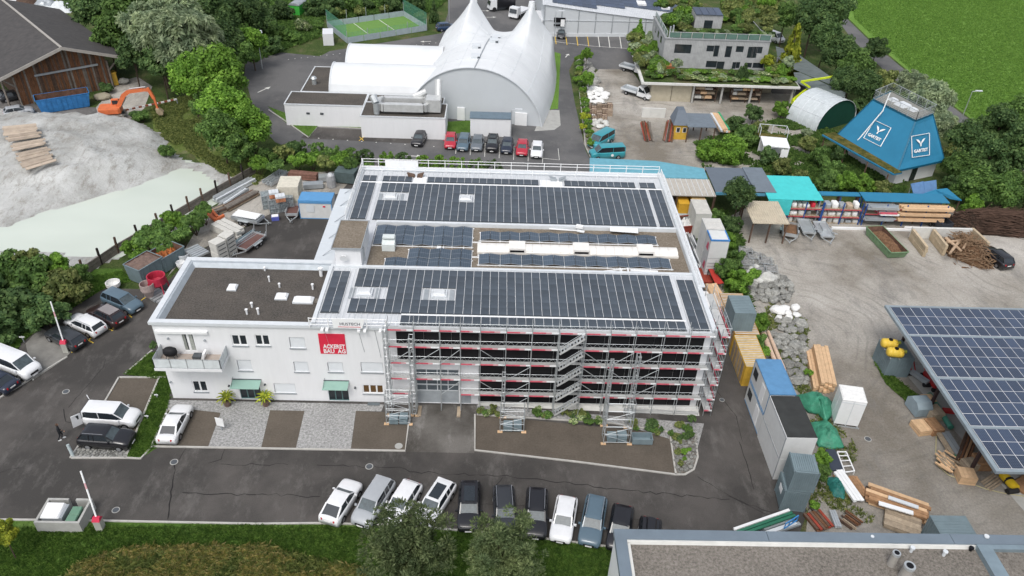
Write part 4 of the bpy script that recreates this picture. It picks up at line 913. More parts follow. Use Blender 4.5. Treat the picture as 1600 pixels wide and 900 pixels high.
    b = MB(); b.hexa([(-.06,-.1,-.06),(.06,-.1,-.06),(.06,.1,-.06),(-.06,.1,-.06),(-.08,-.09,.07),(.04,-.09,.07),(.04,.1,.06),(-.08,.1,.06)]); out['mirror'] = b.mesh('mirror', [paintm])
    CACHE[key] = out; return out
def car(style, color, a, c, label, cat='car', group=None, opts=(), zz=.7):
    """a = front end, c = rear end, as seen at mid height"""
    A, C_ = G(*a, zz), G(*c, zz); mid = (A+C_)/2; ang = math.atan2(A.y-C_.y, A.x-C_.x); p = ST[style]; ms = car_meshes(style, cp(color), opts)
    k = .98
    t = thing('parked_car' if cat == 'car' else 'parked_van', label, cat, (mid.x, mid.y, .01), ang, group, scale=k); L, hw = p['L'], p['W']/2
    bo = link('body', ms['body'], t); ro = link('roof', ms['roof'], t);
    for k2 in ('windscreen','rear_window'): link(k2, ms[k2], t)
    for s in 'ab': link('side_window', ms['side_window'+s], t)
    for ax in p['ax']:
        for s in (-1,1):
            w_ = link('tyre', ms['tyre'], t, (ax, s*(hw-.12),.325)); link('rim', ms['rim'], w_)
    for s in (-1,1):
        h = link('headlight', ms['headlight'], t, (L/2-.12, s*(hw-.34), p['nose']-.11)); h.scale = (1, s, 1)
        h = link('tail_light', ms['tail_light'], t, (-L/2-.0, s*(hw-.30), p['deck']-.18)); h.scale = (1, s, 1)
        link('mirror', ms['mirror'], t, (p['wb']-.28, s*(hw+.07), p['belt']+.02))
    link('grille', ms['grille'], t, (L/2-.01,0, p['nose']-.28)); link('number_plate', ms['number_plate'], t, (L/2+.02,0,.42)); link('number_plate', ms['number_plate'], t, (-L/2-.015,0,.75))
    H = p['H']
    if 'sunroof' in opts: b = MB(); b.box(p['rr']+.55, p['rf']-.12,-.44,.44, H+.0, H+.028); b.build('sunroof', GLASSC, t, 0)
    if 'rails' in opts:
        for s in (-1,1): b = MB(); b.bar((p['rf']-.1, s*(hw*.68), H+.06),(p['rr']+.1, s*(hw*.67), H+.05),.035); b.build('roof_rail', RIM, t, 0)
    if 'box' in opts: b = MB(); b.loft([[(x, y*w2, z) for y, z in ((-.38,H+.08),(-.40,H+.2),(-.3,H+.36),(.3,H+.36),(.40,H+.2),(.38,H+.08))] for x, w2 in ((.35,.6),(.2,.95),(-1.2,1),(-1.35,.8))], 0, True); b.build('roof_box', cp('black'), t, 0)
    if 'greyroof' in opts: b = MB(); b.box(p['rr']+.12, p['rf']+.0,-hw*.62, hw*.62, H-.0, H+.03); b.build('roof_panel', mat('grey_roof', (.24,.22,.22),.4), t, 0)
    if 'opendoors' in opts:
        for s in (-1,1):
            b = MB(); b.hexa([(-L/2, s*(hw-.06),.45),(-L/2-.05, s*hw, .45),(-L/2-.55, s*(hw+.55),.45),(-L/2-.6, s*(hw+.5),.45),(-L/2+.08, s*(hw-.1), H-.1),(-L/2+.05, s*(hw-.04), H-.1),(-L/2-.45, s*(hw+.5), H-.12),(-L/2-.5, s*(hw+.46), H-.12)])
            d = b.build('rear_door', cp(color), t, 0)
            b = MB(); b.hexa([(-L/2-.13, s*(hw+.03),1.15),(-L/2-.09, s*(hw+.09),1.15),(-L/2-.47, s*(hw+.46),1.15),(-L/2-.5, s*(hw+.42),1.15),(-L/2-.08, s*(hw+.03), H-.25),(-L/2-.05, s*(hw+.09), H-.25),(-L/2-.42, s*(hw+.43), H-.25),(-L/2-.45, s*(hw+.4), H-.25)]); b.build('pane', GLASSC, d, 0)
        b = MB(); b.box(-L/2-.02,-L/2+.01,-hw+.12, hw-.12,.5, H-.15); b.build('cargo_opening', BLACK, t, 0)
    if 'logo' in opts:
        b = MB()
        for s in (-1,1): b.tube((-.55, s*(hw+.005),.75),(-.55, s*(hw+.012),.75),.22,10)
        b.build('door_emblem', W_PAINT, t, 0)
    return t
g1 = 'cars parked along the lower lawn'
car('coupe_suv','white',(546,763),(520,803),'white coupe-backed car at the left end of the lawn-side row, tail to grass', group=g1)
car('minivan','silver',(570,805),(597,763),'silver estate car second from left in the row beside the lawn', group=g1)
car('hatch','white',(614,806),(642,762),'white car half hidden by the pine branches in the row beside the lawn', group=g1)
car('wagon','white',(664,808),(694,762),'white estate with dark sunroof right of the pine in the lawn-side row', group=g1, opts=('sunroof',))
car('wagon','black',(732,818),(734,762),'black car with glass roof standing apart in the middle of the lawn-side row', group=g1, opts=('sunroof',))
car('wagon','dark',(790,822),(787,772),'dark estate behind the right-hand tree top in the lawn-side row', group=g1, opts=('rails',))
car('wagon','black',(837,826),(839,776),'black estate with silver roof rails left of the small white car', group=g1, opts=('rails',))
car('hatch','white',(877,832),(885,788),'small white hatchback between the black estate and the blue-grey car', group=g1)
car('wagon','bluegrey',(922,838),(931,788),'blue-grey estate right of the small white hatchback', group=g1, opts=('rails',))
car('hatch','black',(965,848),(973,800),'black car partly hidden by the corner of the gravel roof building', group=g1)
car('hatch','black',(1012,868),(1016,822),'black car with roof box just showing above the gravel roof edge', group=g1, opts=('box',))
g2 = 'vehicles parked in the left lot'
car('van','white',(57,580),(-14,552),'white van with windscreen toward the drive at the left edge of the picture', 'van', g2, zz=.95)
car('sedan','darkblue',(-34,582),(20,604),'dark blue car cut off by the left edge in front of the white van', group=g2)
car('wagon','dark',(82,516),(122,536),'dark estate next to the raised red and white barrier arm', group=g2)
car('wagon','white',(110,496),(156,516),'white estate between the two dark cars in the left lot', group=g2, opts=('rails',))
car('suv','brown',(146,482),(188,502),'dark brown off-roader with grey roof panel in the left lot', group=g2, opts=('greyroof',))
car('minivan','bluegrey',(213,480),(169,462),'blue-grey people carrier facing the office, last in the left lot', group=g2)
car('smallvan','white',(214,650),(136,645),'white delivery van with both rear doors open', 'van', zz=.9, opts=('opendoors',))
car('suv','black',(204,686),(130,681),'black off-roader with silver roof rails in front of the open white van', opts=('rails',))
car('sedan','white',(285,637),(261,684),'white saloon parked beside the grass verge at the office corner', opts=())
g3 = 'cars parked in front of the membrane hall'
car('wagon','black',(651,223),(660,207),'black estate alone at the left end of the bays before the white hall', group=g3)
car('hatch','red',(703,228),(705,211),'red car left of the dark cars in the row before the white hall', group=g3)
car('wagon','bluegrey',(722,231),(727,213),'dark blue-grey car just right of the left-hand red car', group=g3)
car('hatch','grey',(744,232),(748,214),'grey car between dark cars in the row before the white hall', group=g3)
car('suv','black',(768,234),(771,214),'black off-roader with sunroof in the middle of the hall row', group=g3, opts=('sunroof',))
car('hatch','darkblue',(791,236),(794,218),'dark blue car left of the right-hand red car', group=g3)
car('hatch','red',(815,239),(817,222),'red car next to the white one at the right end of the hall row', group=g3)
car('hatch','white',(838,243),(840,224),'white car at the right end of the row before the white hall', group=g3)
car('suv','blue',(709,41),(686,43),'dark blue off-roader beside the green sports court')
car('hatch','dark',(877,58),(877,46),'dark car in the yellow-lined bays before the long white hall')
car('van','teal',(923,226),(955,208),'teal van with white leaf print parked behind the other teal van', 'van', zz=.9, opts=('logo','blackroof') if 0 else ('logo',))
car('van','teal',(930,238),(967,236),'teal van with round door emblem at the edge of the blue roof', 'van', zz=.9, opts=('logo',))
car('hatch','silver',(47,170),(10,176),'small silver car parked before the blue skip and wooden barn')
car('hatch','dark',(36,146),(5,152),'dark car under the left eave of the wooden barn')
car('wagon','dark',(-6,140),(-40,146),'dark grey car cut off at the left edge under the barn eave')
car('suv','black',(1546,393),(1567,409),'black off-roader beside the pile of roots in the gravel yard')
car('van','white',(1222,62),(1196,52),'white van behind the grey garden building', 'van', zz=.9)
def pickup(a, c, label, color='white', load=None):
    A, C_ = G(*a, .8), G(*c, .8); mid = (A+C_)/2; ang = math.atan2(A.y-C_.y, A.x-C_.x)
    t = thing('flatbed_truck', label, 'truck', (mid.x, mid.y, 0), ang); pm = cp(color); L = 5.6
    b = MB(); W = .95
    prof = [(2.75,.45),(2.8,.85),(2.65,1.0),(1.95,1.2),(1.25,2.05),(.35,2.1),(.25,.45)]
    b.loft([[(x, y*(1 if z < 1.3 else .86), z) for x, z in prof] for y in (-W, -W*.6, W*.6, W)], 0, True); b.build('cab', pm, t, 0)
    b = MB(); b.hexa([(1.98,-.78,1.22),(1.98,.78,1.22),(1.95,.78,1.22),(1.95,-.78,1.22),(1.34,-.68,2.0),(1.34,.68,2.0),(1.28,.68,2.0),(1.28,-.68,2.0)]); b.build('windscreen', GLASSC, t, 0)
    for s in (-1,1):
        b = MB(); b.hexa([(.5,s*.955,1.22),(1.85,s*.955,1.22),(1.85,s*.945,1.22),(.5,s*.945,1.22),(.5,s*.83,1.95),(1.3,s*.83,1.95),(1.3,s*.81,1.95),(.5,s*.81,1.95)]); b.build('side_window', GLASSC, t, 0)
        b = MB(); b.bar((.1,s*1.0,.98),(-2.95,s*1.0,.98),.05,.36); b.build('side_board', mat('light_grey_trim',(.6,.6,.6)), t, 0)
        for ax in (1.9,-1.9):
            b = MB(); b.tube((ax,s*.72,.34),(ax,s*.95,.34),.34,14); w2 = b.build('tyre', TYRE, t, 0); b = MB(); b.tube((ax,s*.73,.34),(ax,s*.96,.34),.2,10); b.build('rim', RIM, w2,0)
    b = MB(); b.box(-2.95,.12,-.98,.98,.72,.82); b.build('bed', GREY, t, 0)
    for x in (.1,-2.97): b = MB(); b.bar((x,-1,.98),(x,1,.98),.05,.36); b.build('end_board', mat('light_grey_trim',(.6,.6,.6)), t, 0)
    b = MB(); b.box(-2.8,2.4,-.35,.35,.4,.7); b.build('chassis', DGREY, t, 0)
    return t
pickup((1016,149),(979,138),'white flatbed truck parked under the planted roof edge')
pickup((1012,112),(974,102),'white flatbed truck half hidden behind the planted roof corner')
def lorry(a, c, label, h=3.0, col2='white', open_=False):
    A, C_ = G(*a, 1.2), G(*c, 1.2); mid = (A+C_)/2; L = max(6,(A-C_).length); ang = math.atan2(A.y-C_.y, A.x-C_.x)
    t = thing('lorry', label, 'lorry', (mid.x, mid.y, 0), ang); b = MB()
    b.hexa([(L/2-1.7,-1.1,.5),(L/2,-1.1,.5),(L/2,1.1,.5),(L/2-1.7,1.1,.5),(L/2-1.7,-1.0,2.5),(L/2-.35,-1.0,2.5),(L/2-.35,1.0,2.5),(L/2-1.7,1.0,2.5)]); b.build('cab', cp('white'), t, 0)
    b = MB(); b.hexa([(L/2+.01,-.9,1.4),(L/2-.0,.9,1.4),(L/2-.12,.9,1.4),(L/2-.12,-.9,1.4),(L/2-.25,-.85,2.2),(L/2-.25,.85,2.2),(L/2-.4,.85,2.2),(L/2-.4,-.85,2.2)]); b.build('windscreen', GLASSC, t, 0)
    b = MB(); b.box(-L/2, L/2-1.9,-1.2,1.2,1.0, h if not open_ else 1.4); b.build('cargo_box', cp(col2), t, 0)
    b = MB(); b.box(-L/2, L/2-1.0,-.5,.5,.5,1.0); b.build('chassis', DGREY, t, 0)
    for ax in (L/2-1.1,-L/2+1.3):
        for s in (-1,1): b = MB(); b.tube((ax,s*.8,.5),(ax,s*1.12,.5),.5,14); b.build('tyre', TYRE, t, 0)
    return t
lorry((801,22),(822,12),'white lorry cab showing beside the right peak of the tent', 2.6, 'white', True)
lorry((836,50),(846,30),'white box lorry between the tent peak and the long hall')
lorry((766,8),(800,6),'dark-roofed lorry with white flanks at the very top behind the tent', 3.0, 'black')
def trailer(a, c, label, L=3.4, W=1.6, walls=.35, color=GALV, floor=None, axles=2, load=None, name='car_trailer', zz=.55):
    A, C_ = G(*a, zz), G(*c, zz); mid = (A+C_)/2; ang = math.atan2(A.y-C_.y, A.x-C_.x)
    t = thing(name, label, 'trailer', (mid.x, mid.y, 0), ang); b = MB(); b.box(-L/2,L/2,-W/2,W/2,.5,.58); b.build('floor', floor or color, t, 0)
    if walls:
        for s in (-1,1):
            b = MB(); b.box(-L/2,L/2,s*W/2-.03,s*W/2+.03,.58,.58+walls); b.build('side_board', color, t, 0)
            b = MB(); b.box(s*L/2-.03,s*L/2+.03,-W/2+.03,W/2-.03,.58,.58+walls); b.build('end_board', color, t, 0)
    b = MB(); b.bar((L/2,-W/2+.1,.5),(L/2+1.15,0,.45),.08); b.bar((L/2,W/2-.1,.5),(L/2+1.15,0,.45),.08); b.bar((L/2+1.1,0,.45),(L/2+1.4,0,.5),.1); b.tube((L/2+.9,.12,.05),(L/2+.9,.12,.75),.035,6); b.build('drawbar', color, t, 0)
    for k in range(axles):
        ax = -.1 + (k-(axles-1)/2)*.72
        for s in (-1,1):
            b = MB(); b.tube((ax,s*(W/2+.05),.3),(ax,s*(W/2+.24),.3),.3,12); w2 = b.build('tyre', TYRE, t, 0); b = MB(); b.tube((ax,s*(W/2+.04),.3),(ax,s*(W/2+.25),.3),.16,8); b.build('rim', RIM, w2,0)
            b = MB(); b.bar((ax-.36,s*(W/2+.15),.62),(ax+.36,s*(W/2+.15),.62),.26,.04); b.build('mudguard', color, t, 0)
    return t
REDFL = mat('red_brown_deck', (.14,.075,.065),.8, var=.2)
t = trailer((377,388),(404,368),'galvanised double-axle trailer with red-brown deck on the courtyard asphalt', 3.6,1.9,.22, GALV, REDFL)
b = MB();
for s in (-.9,.9): b.bar((-1.9,s,.6),(-2.2,s,2.0),.06); b.bar((-1.5,s,.6),(-1.9,s,1.2),.04)
b.build('ramp_post', GALV, t, 0)
t = trailer((403,344),(372,338),'galvanised trailer loaded with white scaffold tubes near the pond fence', 3.6,1.7,.35, GALV)
b = MB()
for i in range(9): b.tube((-1.7,-.65+i*.16,1.0+.04*(i%3)),(1.6,-.62+i*.16,1.02+.05*((i+1)%3)),.07,6)
o = b.build('scaffold_tubes', W_PAINT, t, 0); o['kind'] = 'stuff'
t = trailer((455,340),(461,319),'small galvanised trailer with dark empty bed left of the blue-roofed container', 2.6,1.5,.35, GALV, REDFL, 1)
t = trailer((1234,370),(1234,352),'galvanised trailer filled with brown soil under the tan roof edge', 3.0,1.8,.45, GALV, OLDW, 1)
b = MB(); b.grid(lambda u, v: (-1.4+2.8*u, -.8+1.6*v, .75+.55*math.sin(math.pi*u)*math.sin(math.pi*v)+.08*noise.noise(V((u*9,v*9,2)))),12,8); b.build('soil_heap', mat('brown_soil', (.16,.09,.05),.95, var=.4, scale=4, bump=.8, bscale=6), t, 0)
trailer((1264,364),(1255,345),'empty galvanised flat trailer, middle of the three by the rack', 3.4,1.6,.2, GALV, mat('trailer_floor', (.34,.37,.38),.6,.3),1)
t = trailer((1294,372),(1279,346),'galvanised trailer with machine ramps, right of the three by the rack', 3.8,1.7,.12, GALV, None, 1)
b = MB(); b.bar((.6,-.9,.6),(2.0,-1.0,1.1),.3,.08); b.bar((.6,.9,.6),(1.9,.95,1.1),.3,.08); b.bar((-1.2,0,.75),(.5,0,.75),.5,.3); b.build('ramp', GALV, t, 0)
def boxthing(name, label, cat, base_px, L, W, H, ang, m, roofm=None, z0=0.0, group=None, parts=None):
    p = G(*base_px, z0); t = thing(name, label, cat, (p.x, p.y, z0), ang, group); b = MB(); b.box(-L/2,L/2,-W/2,W/2,.0 if z0 else .05,H); b.build('body', m, t, 0)
    if roofm: b = MB(); b.box(-L/2-.04,L/2+.04,-W/2-.04,W/2+.04,H,H+.08); b.build('roof', roofm, t, 0)
    return t
t = boxthing('box_trailer', 'white enclosed trailer parked at the left end of the sports court', 'trailer', (514,67),3.6,2.0,2.3, R_(100), cp('white'))
b = MB(); [b.tube((-.35+.7*k,s*.9,.3),(-.35+.7*k,s*1.06,.3),.3,12) for k in (0,1) for s in (-1,1)]; b.build('wheel', TYRE, t, 0)
t = boxthing('site_wagon', 'bright green site wagon with grey barrel roof among the shrubs', 'wagon', (467,24),4.0,2.3,2.6, R_(80), mat('bright_green_paint', (.06,.42,.06),.5))
b = MB(); b.loft([[(x, -1.2*math.cos(math.pi*k/8),2.6+.5*math.sin(math.pi*k/8)) for k in range(9)] for x in (-2.1,2.1)], 0, True); b.build('barrel_roof', GREY, t, 0)
p = G(180,186,0); t = thing('excavator', 'orange tracked excavator with its arm bent over the quarry edge', 'excavator', (p.x,p.y,.35), R_(12), None, .82); k = 1.0
for s in (-1,1):
    b = MB(); prof = [(-2.0,.35),(-1.75,.05),(1.75,.05),(2.0,.35),(2.0,.55),(1.75,.85),(-1.75,.85),(-2.0,.55)]
    b.loft([[(x,y,z) for x,z in prof] for y in (s*1.25-.3, s*1.25+.3)], 0, True); tr = b.build('track', mat('dusty_track', (.26,.24,.21),.9, var=.3, scale=4), t, 0)
    for q in range(5): b = MB(); b.tube((-1.5+q*.75,s*1.25-.33,.42),(-1.5+q*.75,s*1.25+.33,.42),.26,10); b.build('roller', DGREY, tr, 0)
b = MB(); b.tube((0,0,.8),(0,0,1.15),.8,14); b.build('slew_ring', DGREY, t, 0)
b = MB(); b.loft([[(x,y,z) for x,y in ((-2.3,-1.0),(-2.0,-1.4),(1.2,-1.4),(1.6,-1.1),(1.6,1.1),(1.2,1.4),(-2.0,1.4),(-2.3,1.0))] for z in (1.1,1.3,1.9)]+[[(x*.96,y*.94,2.15) for x,y in ((-2.3,-1.0),(-2.0,-1.4),(1.2,-1.4),(1.6,-1.1),(1.6,1.1),(1.2,1.4),(-2.0,1.4),(-2.3,1.0))]], 0, True); b.build('upper_body', ORANGE, t, 0)
b = MB(); b.hexa([(-.1,.45,2.1),(1.5,.45,2.1),(1.5,1.38,2.1),(-.1,1.38,2.1),(-.05,.5,3.1),(1.2,.5,3.1),(1.2,1.32,3.1),(-.05,1.32,3.1)]); cb = b.build('cab', ORANGE, t, 0)
b = MB(); b.quad((1.52,.52,2.2),(1.52,1.3,2.2),(1.24,1.25,3.0),(1.24,.58,3.0)); b.quad((.1,.43,2.25),(1.35,.43,2.25),(1.1,.48,3.0),(.1,.48,3.0)); b.build('cab_window', GLASSC, cb, 0)
b = MB(); pts = [(1.2,-.2,2.0,.8),(2.6,-.3,4.2,.75),(3.6,-.4,4.9,.65),(6.4,-.8,5.3,.5),(7.4,-.9,5.2,.45)]
for q, r in zip(pts[:-1], pts[1:]): b.bar(q[:3], r[:3], .45,(q[3]+r[3])/2)
b.build('boom', ORANGE, t, 0)
b = MB(); b.bar((7.2,-.9,5.7),(7.9,-1.0,3.6),.4,.55); b.bar((7.9,-1.0,3.8),(8.1,-1.0,1.6),.35,.4); b.build('arm', ORANGE, t, 0)
b = MB(); b.tube((1.6,-.3,1.9),(3.0,-.35,3.9),.12,6); b.build('hydraulic_ram', RIM, t, 0); b = MB(); b.tube((4.0,-.45,5.5),(6.9,-.9,5.9),.11,6); b.build('hydraulic_ram', RIM, t, 0)
b = MB(); b.loft([[(x,y,z) for x,z in ((7.8,1.8),(8.4,1.7),(9.0,1.0),(8.9,.5),(8.2,.5),(7.8,1.0))] for y in (-1.55,-.45)], 0, True); b.build('bucket', mat('dusty_bucket', (.34,.27,.18),.8, var=.3), t, 0)
p = G(1247,166,0); t = thing('access_platform', 'lime yellow articulated access platform beside the shade net', 'lift', (p.x,p.y,0), R_(5)); LIME = mat('lime_paint', (.55,.66,.03),.5)
b = MB(); b.box(-1.4,1.4,-.8,.8,.5,1.2); b.build('chassis', LIME, t, 0)
b = MB(); b.bar((-1.2,0,1.2),(1.2,0,3.4),.35); b.bar((1.2,0,3.4),(-.6,0,4.4),.3); b.bar((-.6,0,4.4),(8.8,1.0,5.4),.28); b.build('boom', LIME, t, 0)
for ax in (-1,1):
    for s in (-1,1): b = MB(); b.tube((ax,s*.75,.4),(ax,s*1.0,.4),.4,12); b.build('wheel', TYRE, t, 0)
b = MB(); b.box(8.6,9.8,.4,1.8,4.9,5.0)
for x in (8.6,9.8):
    for y in (.4,1.8): b.bar((x,y,5),(x,y,6.1),.06)
for z in (5.5,6.1): b.bar((8.6,.4,z),(9.8,.4,z),.05); b.bar((8.6,1.8,z),(9.8,1.8,z),.05); b.bar((8.6,.4,z),(8.6,1.8,z),.05); b.bar((9.8,.4,z),(9.8,1.8,z),.05)
b.build('basket', W_TRIM, t, 0)
# ================================================================ OTHER BUILDINGS
def sm(a, b_, x): t = max(0, min(1,(x-a)/(b_-a))); return t*t*(3-2*t)
T = thing('membrane_hall', 'white tensile membrane hall with two mast peaks and round-arched gable', 'hall', (-3,116,0))
def tent(u, v, off=0):
    L0, R0 = V((-14.2,117.4,0)), V((7.3,114.3,0)); L1, R1 = V((-10.5,142.5,0)), V((11.0,139.0,0))
    L = L0.lerp(L1, v); Rr = R0.lerp(R1, v); s = 1-abs(2*u-1)**2.1; bulge = math.sin(math.pi*v)*.6
    arch = 8.7*max(0, s)**.62 + .35*math.sin(math.pi*u)*math.sin(math.pi*v*1.0)
    def pk(c, w2): return math.exp(-abs(u-c)/w2)
    B = max(12.6*pk(.28,.33),12.3*pk(.76,.30),7.4*sm(.2,.4,u)*sm(.85,.65,u)); B = B*min(1, u/.05,(1-u)/.05)
    k = sm(.38,1.0, v)**1.5; z = arch*(1-k)+B*k
    z += .05*abs(math.sin(v*math.pi*9))*math.sin(math.pi*u)**.5; p = L.lerp(Rr, u) + V((0,-2.2*k*math.exp(-((u-.52)/.12)**2), z+off)); p.x += bulge*(2*u-1); return p
b = MB(); b.grid(tent, 72,60); b.build('membrane_roof', MEMB, T, smooth=True)
b = MB(); b.grid(lambda u, v: (lambda a: V((a.x, a.y+7*(1-v)**1.2, a.z*v)))(tent(u, 1)),40,8); b.build('rear_membrane', MEMB, T, smooth=True)
b = MB(); n = 40; fr = [tent(i/n, 0) for i in range(n+1)]
b.poly([p+V((.02,.25,0)) for p in fr] ); b.build('gable_wall', MEMBG, T)
b = MB()
for i in range(n): b.bar(fr[i]+V((0,.1,0)), fr[i+1]+V((0,.1,0)),.16,.14)
b.build('edge_beam', W_TRIM, T)
for v in (.16,.32,.48,.64,.80):
    b = MB()
    for i in range(36): b.bar(tent(i/36, v, .015), tent((i+1)/36, v, .015),.07,.03)
    b.build('membrane_seam', W_TRIM, T)
for u in (.12,.25,.38,.62,.75,.88):
    b = MB()
    for i in range(24): b.bar(tent(u, i/26,.015), tent(u, (i+1)/26,.015),.06,.03)
    b.build('membrane_seam', W_TRIM, T)
b = MB()
for i in range(26): b.bar(tent(.5, i/30,.06), tent(.5,(i+1)/30,.06),.14,.14)
b.build('ridge_cable', GREY, T)
for u, v in ((.47,.18),(.44,.36),(.54,.50),(.53,.66)):
    p = tent(u, v); b = MB(); b.box(p.x-.7,p.x+.7,p.y-.8,p.y+.8,p.z-.3,p.z+.35); o = b.build('roof_fan', W_TRIM, T); b = MB(); b.box(p.x+.3,p.x+.72,p.y-.82,p.y-.75,p.z-.1,p.z+.3); b.build('louvre', DGREY, o)
def peakring(px, z):
    p = G(*px, z); b = MB(); b.tube((p.x,p.y,z-.4),(p.x,p.y,z+.3),.9,14,0,.55); b.build('mast_cap', MEMB, T)
for u in (.28,.76): p = tent(u, 1); b = MB(); b.tube(p-V((0,0,1.0)), p+V((0,0,.2)),.7,14,0,.5); b.build('mast_cap', MEMB, T)
p = G(720,187,0); b = MB(); p2 = V((p.x, 0,0)); fy = lambda x: 117.4-(x+14.2)*3.1/21.5
for x0, x1, m in ((-6.2,-5.0,W_PAINT),(3.0,4.9,W_PAINT)): b = MB(); b.hexa([(x0,fy(x0)+.0,0.02),(x1,fy(x1)+.0,0.02),(x1,fy(x1)+.24,0.02),(x0,fy(x0)+.24,0.02),(x0,fy(x0)+.0,2.1),(x1,fy(x1)+.0,2.1),(x1,fy(x1)+.24,2.1),(x0,fy(x0)+.24,2.1)]); b.build('door', m, T)
for y0, y1, x0, lab in ((117.6,126.2,-26.6,'near'),(126.6,136.0,-25.6,'far')):
    R2 = []
    for i in range(15):
        x = x0+(-9.5-x0)*i/14; R2.append([(x+.25*math.sin(math.pi*k/16),(y0+y1)/2-(y1-y0)/2*math.cos(math.pi*k/16),1.0+5.6*math.sin(math.pi*k/16)**.8) for k in range(17)])
    b = MB(); b.loft(R2,0); k0 = R2[0]; b.poly(k0[::-1]); b.build('vault', MEMB, T, smooth=False)
    b = MB()
    for q in range(16): b.bar(R2[0][q], R2[0][q+1], .2,.2)
    b.build('edge_beam', W_TRIM, T)
A_ = thing('flat_annex', 'low white flat-roofed annex with dark gravel roof in front of the membrane vaults', 'building', (-20,113,0))
def flat(x0, x1, y0, y1, h, T, wm=W_REND, rm=GRAVR, nm='wall', e=.12):
    b = MB(); b.box(x0,x1,y0,y1,-.02,h-.02); w_ = b.build(nm, wm, T)
    b = MB(); b.box(x0+e,x1-e,y0+e,y1-e,h-.1,h+.02); b.build('roof', rm, w_)
    b = MB()
    for q in ((x0-.05,x1+.05,y0-.05,y0+e),(x0-.05,x1+.05,y1-e,y1+.05),(x0-.05,x0+e,y0+e,y1-e),(x1-e,x1+.05,y0+e,y1-e)): b.box(*q, h-.08, h+.10)
    b.build('roof_edge', W_TRIM, w_); return w_
flat(-32.4,-20.3,112.4,117.5,3.4,A_); w_ = flat(-20.25,-7.6,108.7,114.2,3.4,A_); flat(-20.2,-8.2,114.3,117.4,3.35,A_); flat(-31.0,-25.0,117.6,129,3.4,A_)
for x in (-28.9,-26.8): b = MB(); b.box(x-.25,x+.25,112.32,112.41,1.9,2.2); b.build('vent_slot', DGREY, A_)
for x in (-29.5,-24.6): b = MB(); b.tube((x,121+(x+29.5)*.9,3.4),(x,121+(x+29.5)*.9,4.4),.35,10); b.tube((x,121+(x+29.5)*.9,4.4),(x,121+(x+29.5)*.9,4.7),.55,10,0,.3); b.build('roof_vent', GALV, A_)
D_ = thing('ventilation_duct', 'large galvanised ventilation ducts looping over the annex roof', 'duct', (-14,111,3.5))
b = MB(); DU = mat('duct_sheet', (.60,.61,.60),.4,.35)
ringp = [(-16.8+math.cos(a)*(1.0 if math.cos(a) < 0 else .9)+ (5.6 if math.cos(a) > 0 else 0),111.2+1.35*math.sin(a),0) for a in [math.pi*2*k/20 for k in range(20)]]
for k in range(20): a, c = ringp[k], ringp[(k+1) % 20]; b.bar((a[0],a[1],4.5),(c[0],c[1],4.5),.95,1.1)
b.build('duct_loop', DU, D_)
b = MB(); b.box(-10.6,-8.4,110.2,112.4,3.7,5.6); b.tube((-8.9,113,4.5),(-8.9,114.5,7.2),.55,10); b.tube((-12.6,113.2,4.9),(-10.8,113.6,5.6),.5,10); b.build('duct_box', DU, D_)
b = MB(); b.tube((-17.9,109.6,3.5),(-17.9,109.6,5.2),.45,12); b.tube((-17.9,109.6,5.2),(-18.4,110.2,6.0),.5,12,0,.6); b.build('chimney_pipe', GALV, D_)
for x in (-16.9,-14,-11.2): b = MB(); b.box(x-.1,x+.1,110.2,112.2,3.42,3.95); b.build('support', DGREY, D_)
S2 = thing('white_shed', 'white shed with blue-grey flat roof behind the red and grey parked cars', 'shed', (-.8,112,0)); b = MB(); b.box(-3.9,2.3,110.3,112.6,0.01,2.9); b.build('wall', W_REND, S2); b = MB(); b.box(-4.0,2.4,110.2,112.7,2.9,3.02); b.build('roof', mat('slate_blue_roof', (.13,.18,.22),.6), S2)
C_ = thing('sports_court', 'small green sports court with grey boards and green corner nets', 'court', G(590,52,0)); c4 = [V((-29.6,152,0)), V((-14.8,161.8,0)), V((-20.6,171.3,0)), V((-35.4,162,0))]
b = MB(); b.prism([(p.x,p.y) for p in c4], .01,.06); b.build('turf', mat('artificial_turf', (.13,.25,.06),.9, var=.1), C_)
NETG = mat('green_net', (.10,.30,.20),.8); BOARD = mat('court_board', (.34,.40,.43),.7)
for a, c in ((0,1),(2,3),(1,2),(3,0)):
    for k in range(5 if a in (0,2) else 3):
        n = 5 if a in (0,2) else 3; p = c4[a].lerp(c4[c], (k+.02)/n); q = c4[a].lerp(c4[c], (k+.98)/n); b = MB(); b.bar(p+V((0,0,.6)), q+V((0,0,.6)),.1,1.15); b.build('board', BOARD, C_)
for k in (.33,.66): b = MB(); p = c4[0].lerp(c4[1],k); q = c4[3].lerp(c4[2],k); b.bar(p+V((0,0,.075)), q+V((0,0,.075)),.12,.03); b.build('court_line', WL, C_)
for a, c in ((1,2),(3,0)):
    b = MB(); p, q = c4[a], c4[c]
    for i in range(21): r = p.lerp(q, i/20); b.bar(r+V((0,0,1.2)), r+V((0,0,3.6)),.04)
    for i in range(13): b.bar(p+V((0,0,1.2+.2*i)), q+V((0,0,1.2+.2*i)),.035)
    o = b.build('net', NETG, C_); o['kind'] = 'stuff'
b = MB()
for i in range(31): r = c4[0].lerp(c4[1], i/30); b.bar(r+V((0,0,1.2)), r+V((0,0,2.1)),.025)
for i in range(5): b.bar(c4[0]+V((0,0,1.2+.2*i)), c4[1]+V((0,0,1.2+.2*i)),.025)
o = b.build('net', NETG, C_); o['kind'] = 'stuff'
for k in (0,.25,.5,.75,1): b = MB(); p = c4[0].lerp(c4[1],k); b.bar(p, p+V((0,0,2.4)),.1); p = c4[3].lerp(c4[2],k); b.bar(p, p+V((0,0,3)),.1); b.build('post', GREY, C_)
